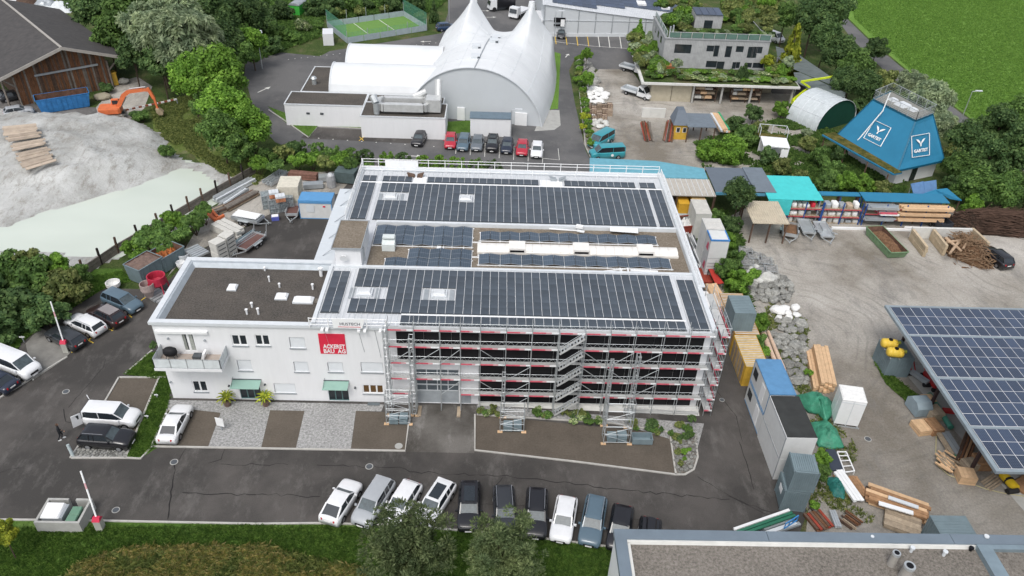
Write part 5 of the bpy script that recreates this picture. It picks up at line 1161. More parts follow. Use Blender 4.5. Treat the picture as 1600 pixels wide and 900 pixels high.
Wh = thing('long_white_hall', 'long pale industrial hall with blue solar panels at the top edge', 'hall', (20,163,0))
P0, P1, P2 = V((9.3,160.3,0)), V((28,162.3,0)), V((38,163.2,0)); zt0 = FY(850,8,160.3).z; zt1 = FY(935,21,161.1).z; zt2 = FY(1018,30,162.6).z
PALEW = mat('pale_sheet_wall', (.55,.58,.60),.6, var=.03)
b = MB(); pts = [(9.3,160.3),(20.5,161.4),(38,163.2)]; zz = [zt0,zt1,zt2-.8]
for i in range(2): b.quad((*pts[i],0),(*pts[i+1],0),(*pts[i+1],zz[i+1]),(*pts[i],zz[i]))
b.quad((9.3,160.3,0),(9.3,160.3,zt0),(8.0,200,zt0),(8.0,200,0)); b.build('wall', PALEW, Wh)
def sl(x, y):
    i = 0 if x < 20.5 else 1; t = (x-pts[i][0])/(pts[i+1][0]-pts[i][0]); zf = zz[i]+(zz[i+1]-zz[i])*t; yf = pts[i][1]+(pts[i+1][1]-pts[i][1])*t; return zf+.15+(y-yf)*.09
b = MB(); b.grid(lambda u, v: (8.9+29.5*u, 160+u*3+45*v, sl(8.9+29.5*u, 160+u*3+45*v)),20,4); b.build('roof', SEAM_W, Wh)
for i in range(9):
    x = 9.4+i*3.55; y = 160.3+(x-9.3)*.1; b = MB(); b.box(x-.09,x+.09,y-.1,y,0.02,sl(x,y)-.25); b.build('wall_post', GREY, Wh)
b = MB(); b.bar((9.3,160.2,3.4),(38,163.1,3.0),.08,.1); b.bar((9.3,160.22,.35),(38,163.1,.3),.12,.7); b.build('wall_rail', W_TRIM, Wh)
SA = thing('solar_array', 'blue solar panels on the sloping roof of the long pale hall', 'solar panels', (20,165,8)); me = None
b = MB(); b.box(-.5,.5,-.8,.8,0,.05); me = b.mesh('solar_panel', [PVB])
for i in range(27):
    for j in range(9):
        x = 11.5+i*1.04; y = 161.8+x*.09+j*1.68+ (2.2 if x > 20 else 0)+(1.5 if x > 27 else 0)
        if (i in (18,19,23,24) and j in (1,2)): continue
        o = link('solar_panel', me, SA, (x-20, y-165, sl(x,y)+.1-8)); o.rotation_euler = (math.atan(.09),0,0)
b = MB()
for x0 in (29.6,34.8): b.box(x0,x0+1.9,168.9,171.2,sl(x0,170)-.1,sl(x0,170)+.35)
b.build('skylight', W_PAINT, Wh)
p = G(855,44,0); t = thing('entrance_kiosk', 'grey entrance kiosk with dark and red poster panel at the corner of the long hall', 'kiosk', (p.x,p.y,0)); b = MB(); b.box(p.x-1.1,p.x+1.6,p.y,p.y+3,0,3.6); b.build('wall', mat('kiosk_grey', (.30,.34,.37),.5), t); b = MB(); b.box(p.x-1.0,p.x+1.4,p.y-.05,p.y-.005,.6,2.6); q = b.build('poster', BLACK, t); b = MB(); b.box(p.x-.2,p.x+1.0,p.y-.07,p.y-.055,.9,2.4); b.build('poster_print', RED2, q)
a = FY(868,30,160.6); b = MB(); b.box(a.x-.3,a.x+2.0,160.3,160.55,3.0,3.9); b.box(a.x-.3,a.x+2.0,160.3,160.4,2.2,2.6); b.build('sign_band', BLACK, Wh)
b = MB(); b.box(a.x+1.1,a.x+1.9,160.2,160.29,2.2,3.6); b.build('sign_panel', W_PAINT, Wh)
GB = thing('garden_house', 'grey timber-clad house with roof garden standing on a planted warehouse deck', 'building', (37,133,0))
DK = 3.6; TOP = 8.8
GCLAD = stripes('grey_cladding', (.30,.305,.31),(.42,.425,.43),1.1, 'X', .85,0,.5)
b = MB(); b.prism([(24.4,125.7),(51.4,125.7),(51.6,130),(47.9,134),(47.9,152),(25,152)], DK-.34, DK); b.build('deck_slab', CONCL, GB)
b = MB(); b.prism([(24.9,126.1),(51.2,126.1),(51.2,129.8),(47.5,133.8),(47.5,151.6),(25.5,151.6)], DK, DK+.12); b.build('deck_soil', SCRUB, GB)
xw0, xw1, yw0, yw1 = 28.9,47.2,133.2,146
def fyh(tl, br): a = FY(*tl, yw0); c = FY(*br, yw0); return (a.x, c.x, c.z, a.z)
wins = [fyh((1055,69),(1079,84)), fyh((1105,71),(1115,81)), fyh((1117,71),(1121.5,89)), fyh((1135,72),(1141,90)), fyh((1151,72),(1161,82)), fyh((1170,73),(1175,91)), fyh((1177,73),(1181,91)), fyh((1183,73),(1190,84)),
        fyh((1104,95),(1119,106)), fyh((1121,96),(1130,110)), fyh((1145,97),(1149,108)), fyh((1151,97),(1155,107)), fyh((1167,98),(1174,106)), fyh((1177,98),(1192,107)), fyh((1048,94),(1052,100))]
b = MB(); wall_holes(b, xw0, xw1, DK, TOP, wins, yw0,.25)
b.quad((xw0,yw0,DK),(xw0,yw0,TOP),(xw0,yw1,TOP),(xw0,yw1,DK)); b.quad((xw1,yw0,DK),(xw1,yw1,DK),(xw1,yw1,TOP),(xw1,yw0,TOP)); b.quad((xw0,yw1,DK),(xw0,yw1,TOP),(xw1,yw1,TOP),(xw1,yw1,DK))
gw = b.build('wall', GCLAD, GB)
for x0, x1, z0, z1 in wins:
    b = MB(); y = yw0+.14
    for e in ((x0,x1,z0,z0+.06),(x0,x1,z1-.06,z1),(x0,x0+.06,z0+.06,z1-.06),(x1-.06,x1,z0+.06,z1-.06)): b.box(e[0],e[1],y-.05,y+.05,e[2],e[3])
    o = b.build('window', DGREY, gw); b = MB(); b.box(x0+.06,x1-.06,y-.01,y+.02,z0+.06,z1-.06); b.build('pane', GLASS, o)
for y, z in ((136,7),(139,7),(142,7),(137,4.6),(141,4.6)): b = MB(); b.box(xw0-.03,xw0-.005,y,y+1.2,z,z+1.1); b.build('window', GLASS, gw)
b = MB(); b.box(xw0-.1,xw1+.1,yw0-.1,yw1+.1,TOP-.05,TOP+.12); b.build('parapet', mat('grey_coping', (.30,.31,.32),.7), gw)
b = MB(); b.box(xw0+.3,xw1-.3,yw0+.3,yw1-.3,TOP+.12,TOP+.3); b.build('roof_soil', SCRUB, gw)
def grail(p, q, n):
    p = V(p); q = V(q); b = MB()
    for i in range(n+1): a = p.lerp(q, i/n); b.bar(a, a+V((0,0,1.0)),.06)
    b.bar(p+V((0,0,1)), q+V((0,0,1)),.05); b.build('railing', W_TRIM, gw)
    for i in range(n): b = MB(); b.bar(p.lerp(q,(i+.06)/n)+V((0,0,.5)), p.lerp(q,(i+.94)/n)+V((0,0,.5)),.02,.85); b.build('glass_panel', mat('green_tinted_glass', (.12,.20,.17),.15, spec=.8), gw)
grail((xw0+.6,yw0+.1,TOP+.12),(xw1,yw0+.1,TOP+.12),9); grail((xw0+.3,yw0+.4,TOP+.12),(xw0+.3,yw1,TOP+.12),5)
b = MB(); b.tube((xw0+.7,yw0+.3,TOP),(xw0+.7,yw0+.3,TOP+2.0),.16,8); b.tube((xw0+1.2,yw0+.3,TOP),(xw0+1.2,yw0+.3,TOP+2.2),.16,8); b.build('flue', GALV, gw)
b = MB(); rx, ry = 37.2,138.8; b.box(rx-2.3,rx+2.6,ry,ry+4,TOP,TOP+2.6); rr = b.build('roof_room', GCLAD, GB); b = MB(); b.box(rx-.6,rx+.9,ry-.05,ry-.01,TOP+.2,TOP+1.7); b.build('opening', GLASS, rr)
for k in range(4): b = MB(); b.hexa([(rx-2.3+k*1.22,ry-.2,TOP+2.65),(rx-1.15+k*1.22,ry-.2,TOP+2.65),(rx-1.15+k*1.22,ry+3.6,TOP+2.9),(rx-2.3+k*1.22,ry+3.6,TOP+2.9),(rx-2.3+k*1.22,ry-.2,TOP+2.72),(rx-1.15+k*1.22,ry-.2,TOP+2.72),(rx-1.15+k*1.22,ry+3.6,TOP+2.97),(rx-2.3+k*1.22,ry+3.6,TOP+2.97)]); b.build('solar_panel', PVB, rr)
b = MB(); b.box(26.6,29.9,126.8,127.0,0,3.1); b.box(26.4,26.6,126.8,150,0,3.1); b.box(27,49,132.3,132.5,0,3.1); b.build('warehouse_wall', mat('cream_render', (.42,.38,.29),.9), GB)
b = MB(); b.box(30.0,33.4,126.85,127.02,0,3.1); b.build('warehouse_wall', mat('cream_render', (.42,.38,.29),.9), GB)
for x in (33.6,38.5,43.5,50.6): b = MB(); b.box(x-.15,x+.15,126.4,126.7,0,3.15); b.build('column', CONC, GB)
b = MB(); b.box(49.2,58,132,152,0,.02); b.build('dark_floor', ASPH, GB)
def shelf(name, label, x0, x1, y0, y1, zs, m, items, T=None, mats=None):
    t = thing(name, label, 'shelf', ((x0+x1)/2,(y0+y1)/2,0));
    for z in zs: b = MB(); b.box(x0,x1,y0,y1,z-.05,z); b.build('shelf_board', m, t)
    n = max(2, round((x1-x0)/2.5));
    for i in range(n+1):
        x = x0+(x1-x0)*i/n
        for y in (y0,y1): b = MB(); b.box(x-.05,x+.05,y-.05,y+.05,0,max(zs)+.5); b.build('upright', m, t)
    return t
random.seed(5)
for lab, x0, x1 in (('wooden shelf with mixed garden goods left of the dark bay under the planted deck',34.0,37.8),('shelf of timber beams right of the dark bay under the planted deck',40.5,45.5)):
    t = shelf('storage_shelf', lab, x0, x1,127.2,128.4,(.6,1.4,2.2), OLDW, 0)
    for z in (.6,1.4,2.2):
        x = x0+.1
        while x < x1-.8:
            w2 = random.uniform(.4,1.6); b = MB(); b.box(x,min(x+w2,x1-.1),127.1,128.3,z,z+random.uniform(.2,.5)); b.build('stored_goods', random.choice([TIMBER,TIMB2,GREY,OLDW,STONEW]), t); x += w2+.1
NT = mat('grey_shade_net', (.13,.155,.155),.9, var=.25, scale=.6, stretch=(1,4,1), bump=.4, bscale=3)
t = thing('shade_net', 'long grey shade netting sagging between the deck and the trees', 'net', G(1270,110,3))
for q in ([(1212,72),(1246,84),(1322,136),(1306,136),(1240,108),(1215,90)], [(1240,113),(1250,113),(1322,145),(1318,152),(1270,143),(1244,128)]):
    P = [G(*p, 3.4) for p in q]; b = MB(); c = sum(P, V())/len(P); c.z -= .3
    n = 6
    for i in range(len(P)):
        a, d = P[i], P[(i+1) % len(P)]
        b.tri(a, d, c)
    b.build('net_sheet', NT, t)
for px in ((1215,90),(1246,128),(1320,150),(1322,136)): p = G(*px, 3.4); b = MB(); b.bar((p.x,p.y,0),(p.x,p.y,3.4),.12); b.build('net_post', GREY, t)
BN = thing('wooden_barn', 'old brown timber barn with wide dark tiled roof', 'barn', (-68.4,120.4,0))
L_, Rg, Ap = V((-76.3,114.0,4.9)), V((-61.1,126.2,5.0)), V((-68.1,120.3,8.35)); bd_ = V((-21,23.5,0)).normalized(); LEN = 34
ROOFT = stripes('dark_roof_tiles', (.052,.05,.05),(.085,.08,.078),1.1, 'Y', .9,0,.4)
th = V((0,0,-.22))
for q, nm in (((L_, Ap),'roof'),((Ap, Rg),'roof')):
    a, c = q; b = MB(); b.hexa([a+th, c+th, c+th+bd_*LEN, a+th+bd_*LEN, a, c, c+bd_*LEN, a+bd_*LEN]); b.build('roof', ROOFT, BN)
b = MB(); b.bar(L_+V((0,0,-.1))-bd_*.06, Ap+V((0,0,-.1))-bd_*.06,.12,.45); b.bar(Ap+V((0,0,-.1))-bd_*.06, Rg+V((0,0,-.1))-bd_*.06,.12,.45); b.bar(Ap+V((0,0,.06)), Ap+bd_*LEN+V((0,0,.06)),.35,.12); b.build('barge_board', mat('pale_verge', (.36,.34,.31),.9), BN)
gd_ = (Rg-L_); gd_.z = 0; gd_.normalize(); ins = bd_*1.6
def gp(s, z): return V((L_.x, L_.y, 0)) + gd_*s + ins + V((0,0,z))
W2 = (V((Rg.x,Rg.y,0))-V((L_.x,L_.y,0))).length; n = 46; s0, s1 = 3.0, W2-2.9
for i in range(n):
    a = s0+(s1-s0)*i/n; c = s0+(s1-s0)*(i+1)/n-.035; hz = lambda s: 4.7+3.3*(1-abs(s-W2/2)/(W2/2)); j = random.uniform(0,.05); nn = bd_*-j
    b = MB(); b.hexa([gp(a,0)+nn, gp(c,0)+nn, gp(c,0)+bd_*.08, gp(a,0)+bd_*.08, gp(a,hz(a))+nn, gp(c,hz(c))+nn, gp(c,hz(c))+bd_*.08, gp(a,hz(a))+bd_*.08])
    b.build('wall_board', random.choice([BROWNW, BROWNW, OLDW, GREYW]), BN)
b = MB(); b.bar(gp(5.8,4.3)-bd_*.25, gp(15.2,4.3)-bd_*.25,.15,.3); b.build('sliding_door_rail', GREY, BN)
b = MB()
for s in (2.9, W2-2.8,1.2): b.bar(gp(s,0), gp(s,4.6),.25)
b.bar(gp(W2-2.8,3.0), gp(W2-.8,4.8),.2); b.bar(gp(2.9,3.0), gp(1.0,4.8),.2); b.build('post', GREYW, BN)
b = MB()
for s in (s0+.05, s1): b.quad(gp(s,0), gp(s,0)+bd_*31, gp(s,4.7)+bd_*31, gp(s,4.7))
b.build('side_wall', OLDW, BN)
PV = thing('pyramid_pavilion', 'teal truncated-pyramid pavilion with white company emblems and roof terrace', 'pavilion', (57,104,0))
E4 = [V((51.6,108,3)), V((56,96.4,3)), V((64.3,100.1,3)), V((61.2,113.6,3))]; Z8 = 8.5
T4 = [G(1363,157,Z8), G(1430,191,Z8), G(1458,180,Z8), G(1391,145,Z8)]
for i in range(4):
    j = (i+1) % 4; a, c, d, e = E4[i], E4[j], T4[j], T4[i]; nrm = (c-a).cross(e-a).normalized()*-.12
    b = MB(); b.hexa([a+nrm, c+nrm, d+nrm, e+nrm, a, c, d, e]); b.build('roof_face', TEAL, PV)
b = MB()
for i in range(4): b.bar(E4[i]+V((0,0,.02)), T4[i]+V((0,0,.05)),.16,.08); b.bar(E4[i]-V((0,0,.12)), E4[(i+1)%4]-V((0,0,.12)),.12,.3)
b.build('roof_trim', mat('dark_teal_trim', (.008,.10,.17),.5), PV)
b = MB(); b.prism([(p.x,p.y) for p in T4], Z8-.3, Z8+.25); b.build('terrace_rim', mat('dark_teal_trim', (.008,.10,.17)), PV)
b = MB(); c0 = sum(T4, V())/4; b.prism([((p.x-c0.x)*.94+c0.x,(p.y-c0.y)*.94+c0.y) for p in T4], Z8+.24, Z8+.30); b.build('terrace_floor', mat('terrace_grey', (.22,.22,.20),.9), PV)
for k in (-1,0,1):
    ax = (T4[1]-T4[0]).normalized(); ay = V((-ax.y,ax.x,0)); p = c0+ax*k*1.9+V((0,0,.30)); w2 = .9 if k == 0 else .55
    b = MB(); b.hexa([p-ax*w2-ay*w2, p+ax*w2-ay*w2, p+ax*w2+ay*w2, p-ax*w2+ay*w2, p-ax*w2*.8-ay*w2*.8+V((0,0,.3)), p+ax*w2*.8-ay*w2*.8+V((0,0,.3)), p+ax*w2*.8+ay*w2*.8+V((0,0,.3)), p-ax*w2*.8+ay*w2*.8+V((0,0,.3))]); b.build('skylight', W_TRIM, PV)
for i in range(4):
    p, q = T4[i]+V((0,0,.25)), T4[(i+1)%4]+V((0,0,.25)); n = 5 if (q-p).length > 6 else 3; b = MB()
    for k in range(n+1): a = p.lerp(q, k/n); b.bar(a, a+V((0,0,1.3)),.06)
    b.bar(p+V((0,0,1.3)), q+V((0,0,1.3)),.06); b.bar(p+V((0,0,.15)), q+V((0,0,.15)),.05)
    for h in (.4,.65,.9,1.1): b.bar(p+V((0,0,h)), q+V((0,0,h)),.02)
    b.build('railing', GALV, PV)
b = MB(); p = G(1378,172,Z8-.2); q = G(1338,222,3.3); p.y -= .3; b.tube(p, q, .09,8); b.tube(p, p+V((.4,.4,2.6)),.08,8); b.build('flue', W_PAINT, PV)
def plane_hit(px, a, n):
    d = ray(*px); t = (a-CAMP).dot(n)/d.dot(n); return CAMP + d*t
def emblem(pxs, face):
    a, c, e = E4[face], E4[(face+1)%4], T4[face]; n = (c-a).cross(e-a).normalized(); n = -n if n.dot(V((0,-1,.5))) < 0 else n
    C4 = [plane_hit(p, a, n)+n*.03 for p in pxs]; g = thing_part('emblem', PV)
    b = MB()
    for i in range(4): b.bar(C4[i], C4[(i+1)%4], .10,.04)
    fr = b.build('emblem_frame', W_PAINT, PV)
    cx = sum(C4, V())/4; X = ((C4[1]-C4[0])+(C4[2]-C4[3])).normalized(); U = ((C4[0]-C4[3])+(C4[1]-C4[2])); U = (U-X*U.dot(X)).normalized(); wd = (C4[1]-C4[0]).length; ht = (C4[0]-C4[3]).length
    o = cx - U*ht*.24; place_text('emblem_lettering', 'GARTIST', .6, W_PAINT, fr, o+n*.02, X, U, .02,.01, fit=wd*.78)
    b = MB(); o = cx+U*ht*.10
    for s in (-1,1):
        pts2 = [(0,-.05),(.06,.12),(.20,.24),(.42,.28)]; lo = [(.0,-.05),(.14,.03),(.28,.13),(.42,.28)]
        for (x0,y0),(x1,y1),(x2,y2),(x3,y3) in zip(pts2[:-1], pts2[1:], lo[1:], lo[:-1]):
            f = lambda x, y: o+X*s*x*wd*.62+U*y*ht*.8+n*.03; b.quad(f(x0,y0), f(x1,y1), f(x2,y2), f(x3,y3))
    b.bar(o+U*ht*.0+n*.03, o-U*ht*.14+n*.03, wd*.06,.02); b.build('emblem_sprout', W_PAINT, fr)
def thing_part(*a): return None
emblem([(1367,188),(1392.5,200),(1376,229),(1349.5,215.5)], 0); emblem([(1424,213),(1452,208),(1452,242),(1425,246)], 1)
b = MB(); b.prism([(56.9,98.0),(64.0,101.0),(61,112),(53.2,107.5)], 0,2.95); pw = b.build('wall', W_REND, PV)
a, c = V((56.9,98,0)), V((64,101,0)); f = lambda u, z: a.lerp(c,u)+V((.02,-.05,z)); b = MB(); b.quad(f(.38,.05), f(.52,.05), f(.52,2.6), f(.38,2.6)); b.build('opening', GLASS, pw)
LF = (E4[1]-E4[0]).normalized(); out = V((-.93,-.35,0)); b = MB(); p0, p1 = E4[0]+LF*-.6, E4[1]+LF*.8
b.hexa([p0+out*2.4+V((0,0,-.15)), p1+out*1.6+V((0,0,-.15)), p1+V((0,0,-.15)), p0+V((0,0,-.15)), p0+out*2.4+V((0,0,.05)), p1+out*1.6+V((0,0,.05)), p1+V((0,0,.05)), p0+V((0,0,.05))]); cn = b.build('canopy', TEAL, PV)
b = MB(); b.hexa([v+V((0,0,dz)) for dz in (.05,.16) for v in (p0+out*2.2, p1+out*1.4, p1+out*.1, p0+out*.1)]); b.build('sedum', MOSS, cn)
b = MB(); [b.bar(p0.lerp(p1,k)+out*2.0-V((0,0,.15)), p0.lerp(p1,k)+out*2.0-V((0,0,3)),.14) for k in (.02,.35,.68,.97)]; b.build('post', OLDW, cn)
TN = thing('garden_tunnel', 'rounded tunnel house with translucent cover and dark green end wall', 'tunnel', (55.5,117.8,0)); ctr = V((55.4,117.6,0)); ux = V((.845,.53,0)).normalized(); dp = V((-.53,.845,0)); hw_, hh = 4.9,4.6
arc = lambda k, d: ctr + dp*d + ux*(-hw_*math.cos(math.pi*k/18)) + V((0,0,hh*math.sin(math.pi*k/18)**.85))
b = MB(); b.loft([[arc(k,d) for k in range(19)] for d in (0,2,4,6)]); b.build('cover', mat('translucent_cover', (.50,.54,.55),.35, spec=.6), TN, smooth=True)
b = MB(); b.poly([arc(k,.15) for k in range(19)]); b.build('end_wall', mat('dark_green_sheet', (.008,.06,.04),.7), TN)
b = MB()
for d in (0,1,2,3,4,5,6):
    for k in range(18): b.bar(arc(k,d)*1.0+V((0,0,.02)), arc(k+1,d)+V((0,0,.02)),.14 if d in (0,4) else .06,.06)
for k in (3,6): b.bar(arc(k,0)+V((0,0,.02)), arc(k,6)+V((0,0,.02)),.08)
b.build('hoop', W_TRIM, TN)
p = G(1211,222,2.8); t = thing('white_pavilion', 'small white flat-roofed pavilion with open frame behind it among shrubs', 'pavilion', (p.x,p.y,0), R_(-8)); b = MB(); b.box(-1.9,1.9,-1.7,1.7,2.7,2.85); b.build('roof', W_PAINT, t, 0)
b = MB(); [b.bar((x,y,0),(x,y,2.7),.12) for x in (-1.8,1.8) for y in (-1.6,1.6)]; b.box(-1.8,-.6,-1.65,-1.6,0,2.5); b.box(.8,1.8,-1.65,-1.6,0,2.5); b.box(-1.8,1.8,1.6,1.65,0,2.7); b.build('frame', W_PAINT, t, 0)
b = MB(); b.box(-2.0,2.0,1.8,3.4,2.5,2.62); b.build('sedum_roof', MOSS, t, 0)
b = MB(); [b.bar((x,y,2.6),(x,y,4.0),.07) for x in (-2,0,2) for y in (3.5,)]; b.bar((-2,3.5,4),(2,3.5,4),.07); b.bar((-2,3.5,4),(-2,1.8,4),.07); b.bar((2,3.5,4),(2,1.8,4),.07); b.bar((2,1.8,2.6),(2,1.8,4),.07); b.bar((-2,1.8,2.6),(-2,1.8,4),.07); b.build('rail', W_TRIM, t, 0)
def shed(name, label, cat, x0, x1, y0, y1, z, m, edge=None, slope=0, posts=OLDW, thick=.12, ribs=0, ribm=None):
    t = thing(name, label, cat, ((x0+x1)/2, y0,0)); b = MB(); b.hexa([(x0,y0,z-thick),(x1,y0,z-thick),(x1,y1,z-thick+slope),(x0,y1,z-thick+slope),(x0,y0,z),(x1,y0,z),(x1,y1,z+slope),(x0,y1,z+slope)]); r = b.build('roof', m, t)
    if edge: b = MB(); b.box(x0-.02,x1+.02,y0-.12,y0-.01,z-.35,z+.02); b.build('fascia', edge, r)
    n = max(2, round((x1-x0)/4))
    for i in range(n+1):
        for y in (y0+.25, y1-.25): xx = x0+.15+(x1-x0-.3)*i/n; b = MB(); b.box(xx-.08,xx+.08,y-.08,y+.08,0,z-thick); b.build('post', posts, t)
    for i in range(ribs): b = MB(); xx = x0+(x1-x0)*(i+.5)/ribs; b.hexa([(xx-.03,y0,z+.0),(xx+.03,y0,z+.0),(xx+.03,y1,z+slope),(xx-.03,y1,z+slope),(xx-.03,y0,z+.05),(xx+.03,y0,z+.05),(xx+.03,y1,z+slope+.05),(xx-.03,y1,z+slope+.05)]); b.build('rib', ribm or W_TRIM, r)
    return t
t = thing('blue_roof_shed', 'pale blue flat-roofed shed behind the right end of the hall roof', 'shed', (20,92,0)); b = MB(); b.prism([(12.5,91.3),(28.2,91.3),(28.3,94.3),(22,96.2),(13,96.6)], 3.35,3.5); b.build('roof', mat('pale_blue_roof', (.13,.34,.42),.6, var=.12), t); b = MB(); b.box(14,28,91.6,94.2,0,3.35); b.build('wall', OLDW, t)
shed('clear_roof_shed', 'open shed with pale translucent corrugated roof beside the yellow container', 'shed', 18.5,28.3,86.7,91.1,3.4,CORR_T if 0 else mat('grp_corrugated', (.44,.41,.36),.5, var=.2, stretch=(6,1,1), bump=.4), None, .1, ribs=14)
t = shed('slate_roof_shed', 'shed with dark grey-blue sheet roof between the translucent and turquoise roofs', 'shed', 28.5,36.2,87.8,94.6,3.4,mat('slate_sheet', (.12,.145,.175),.6, var=.06), SKYBL, .15)
b = MB(); b.box(33.6,36.3,87.7,94.7,3.58,3.66); b.build('raised_sheet', mat('slate_sheet_light', (.15,.18,.21),.6), t)
t = thing('turquoise_tent_roof', 'bright turquoise fabric roof next to the storage racks', 'roof', (38,89,0));
for k in range(3): y0 = 92.4-2.05*k; b = MB(); b.hexa([(36.3 if k < 1 else 34.9,y0-2.02,3.42-.03*k),(42.0,y0-2.02,3.42-.03*k),(42.0,y0,3.6-.03*k),(36.3 if k < 1 else 34.9,y0,3.6-.03*k),(36.3 if k < 1 else 34.9,y0-2.02,3.5-.03*k),(42.0,y0-2.02,3.5-.03*k),(42.0,y0,3.68-.03*k),(36.3 if k < 1 else 34.9,y0,3.68-.03*k)]); b.build('fabric_strip', TURQ, t)
b = MB(); b.box(34.95,38.0,86.15,86.25,1.2,3.35); b.build('front_curtain', TURQ, t); b = MB(); [b.box(x-.06,x+.06,y-.06,y+.06,0,3.4) for x in (35.2,41.8) for y in (86.6,92.1)]; b.build('post', GREY, t)
shed('tan_roof_shelter', 'open shelter with pale tan corrugated roof at the edge of the gravel yard', 'shelter', 31.6,36.1,80.9,86.0,3.0,CORR_T, None, .25, ribs=16, ribm=mat('tan_rib', (.52,.46,.36),.6))
shed('rack_roof', 'long teal sheet roof over the timber rack', 'roof', 47.6,58.6,86.7,88.9,3.35,TEAL,None,.05)
shed('rack_roof', 'short teal sheet roof behind the pallet racks', 'roof', 42.3,47.5,88.0,88.9,3.3,TEAL,None,.05)
p = G(1061,218,0); t = thing('yellow_cabin', 'ochre yellow cabin with white windows and dark pointed roof', 'cabin', (p.x,p.y,0)); b = MB(); b.box(p.x-1.0,p.x+1.2,p.y,p.y+2.4,0,2.5); w_ = b.build('wall', YEL, t)
b = MB(); b.hexa([(p.x-1.3,p.y-.3,2.45),(p.x+1.4,p.y-.3,2.45),(p.x+1.4,p.y+3.0,2.45),(p.x-1.3,p.y+3.0,2.45),(p.x-.5,p.y+1.6,4.2),(p.x+.6,p.y+1.6,4.2),(p.x+.6,p.y+3.0,4.2),(p.x-.5,p.y+3.0,4.2)]); b.build('roof', mat('slate_sheet', (.12,.145,.175)), t)
for k in (-1,1): b = MB(); b.box(p.x+.1+k*.5-.3,p.x+.1+k*.5+.3,p.y-.04,p.y-.005,1.2,2.0); o = b.build('window', W_PAINT, w_); b = MB(); b.box(p.x+.1+k*.5-.24,p.x+.1+k*.5+.24,p.y-.055,p.y-.042,1.26,1.94); b.build('pane', GLASS, o)
a, c = G(1062,178,2.6), G(1118,200,2.6); shed('grey_roof_shed', 'open shed with grey sheet roof beside the yellow cabin', 'shed', a.x+.3, c.x+.2, c.y, a.y, 2.7, mat('slate_sheet_light', (.15,.18,.21)), None, .1)
CPT = thing('solar_carport', 'open steel carport with blue solar panel roof in the gravel yard', 'carport', (50,51,0)); X0, X1, Y0, Y1 = 39.45,62,40.2,61.8
b = MB(); b.box(X0,X0+.35,Y0,Y1,4.72,5.0); b.box(X0+.35,X1,Y0,Y0+.3,4.72,4.98); b.box(X0+.35,X1,Y1-.25,Y1,4.72,4.98)
yy = [Y0+.35]; blocks = [3,4,4,3]; rh = (Y1-Y0-.35-.3-3*.32)/14; rows = []; y = Y1-.32
for bi, k in enumerate(blocks):
    for _ in range(k): rows.append((y-rh, y)); y -= rh
    if bi < 3: b.box(X0+.35,X1,y-.29,y-.03,4.74,4.97); y -= .32
b.build('roof_beam', mat('grey_beam', (.27,.32,.35),.5,.2), CPT)
b = MB(); b.box(X0+.36,X1,Y0+.31,Y1-.26,4.62,4.71); b.build('under_sheet', DGREY, CPT)
b = MB(); pw = 1.0; b.box(-pw/2+.03,pw/2-.03,-rh/2+.03,rh/2-.03,0,.04); b.box(-pw/2+.005,pw/2-.005,-rh/2+.005,rh/2-.005,-.02,.02,1); me = b.mesh('solar_panel', [PVB, W_PAINT])
for (a, c) in rows:
    for i in range(21): link('solar_panel', me, CPT, (X0+.45+pw*(i+.5)-50,(a+c)/2-51,4.93))
for px in ((1418,562),(1511,742),(1414,500)):
    p = G(*px, 0)
for y in (59.5,52,44.3):
    for x in (41.2,48,55): b = MB(); b.box(x-.12,x+.12,y-.12,y+.12,0,4.65); b.build('column', mat('dark_steel', (.05,.03,.03),.6), CPT)
struct_ = sheet('carport_slab', None, .012, CONC, world=[(41.0,58.5),(62,58.5),(62,40),(44,40)])
BR = thing('gravel_roof_building', 'flat-roofed white building with grey-blue parapet and gravel roof filling the bottom right corner', 'building', (25,25,0)); X0, X1, Y0, Y1, Z = 8.15,60,10,31.25,9.0
b = MB(); b.box(X0+.12,X1-.1,Y0,Y1-.12,-.02,Z-.65); b.build('wall', W_REND, BR); PAR = mat('blue_grey_coping', (.19,.235,.275),.45,.3, var=.1, scale=.6)
for q in ((X0,X0+.75,Y0,Y1),(X0+.75,18,Y1-.75,Y1),(18.03,30,Y1-.75,Y1),(30.03,X1,Y1-.75,Y1)): b = MB(); b.box(*q, Z-.35, Z); b.build('parapet', PAR, BR)
b = MB(); b.hexa([(X0+.75,Y1-1.0,Z-.45),(X1,Y1-1.0,Z-.45),(X1,Y1-.75,Z-.45),(X0+.75,Y1-.75,Z-.45),(X0+.75,Y1-.85,Z-.08),(X1,Y1-.85,Z-.08),(X1,Y1-.75,Z-.08),(X0+.75,Y1-.75,Z-.08)]); b.box(X0+.75,X0+.95,Y0,Y1-1.0,Z-.45,Z-.1); b.build('inner_flashing', CONCL, BR)
b = MB(); b.box(X0+.75,X1,Y0,Y1-.75,Z-.6,Z-.3); b.build('gravel_roof', GRAVL, BR)
for px, r, h, m in (((1361,843),.10,.25,W_TRIM),((1423,862),.14,.35,W_TRIM),((1474,868),.14,.35,W_TRIM),((1538,844),.14,.35,W_TRIM),((1516,860),.14,.2,BLACK)):
    p = G(*px, Z-.3); b = MB(); b.tube((p.x,p.y,Z-.32),(p.x,p.y,Z-.3+h), r*.7,10); b.tube((p.x,p.y,Z-.3+h),(p.x,p.y,Z-.2+h), r*1.1,10); b.build('roof_vent', m, BR)
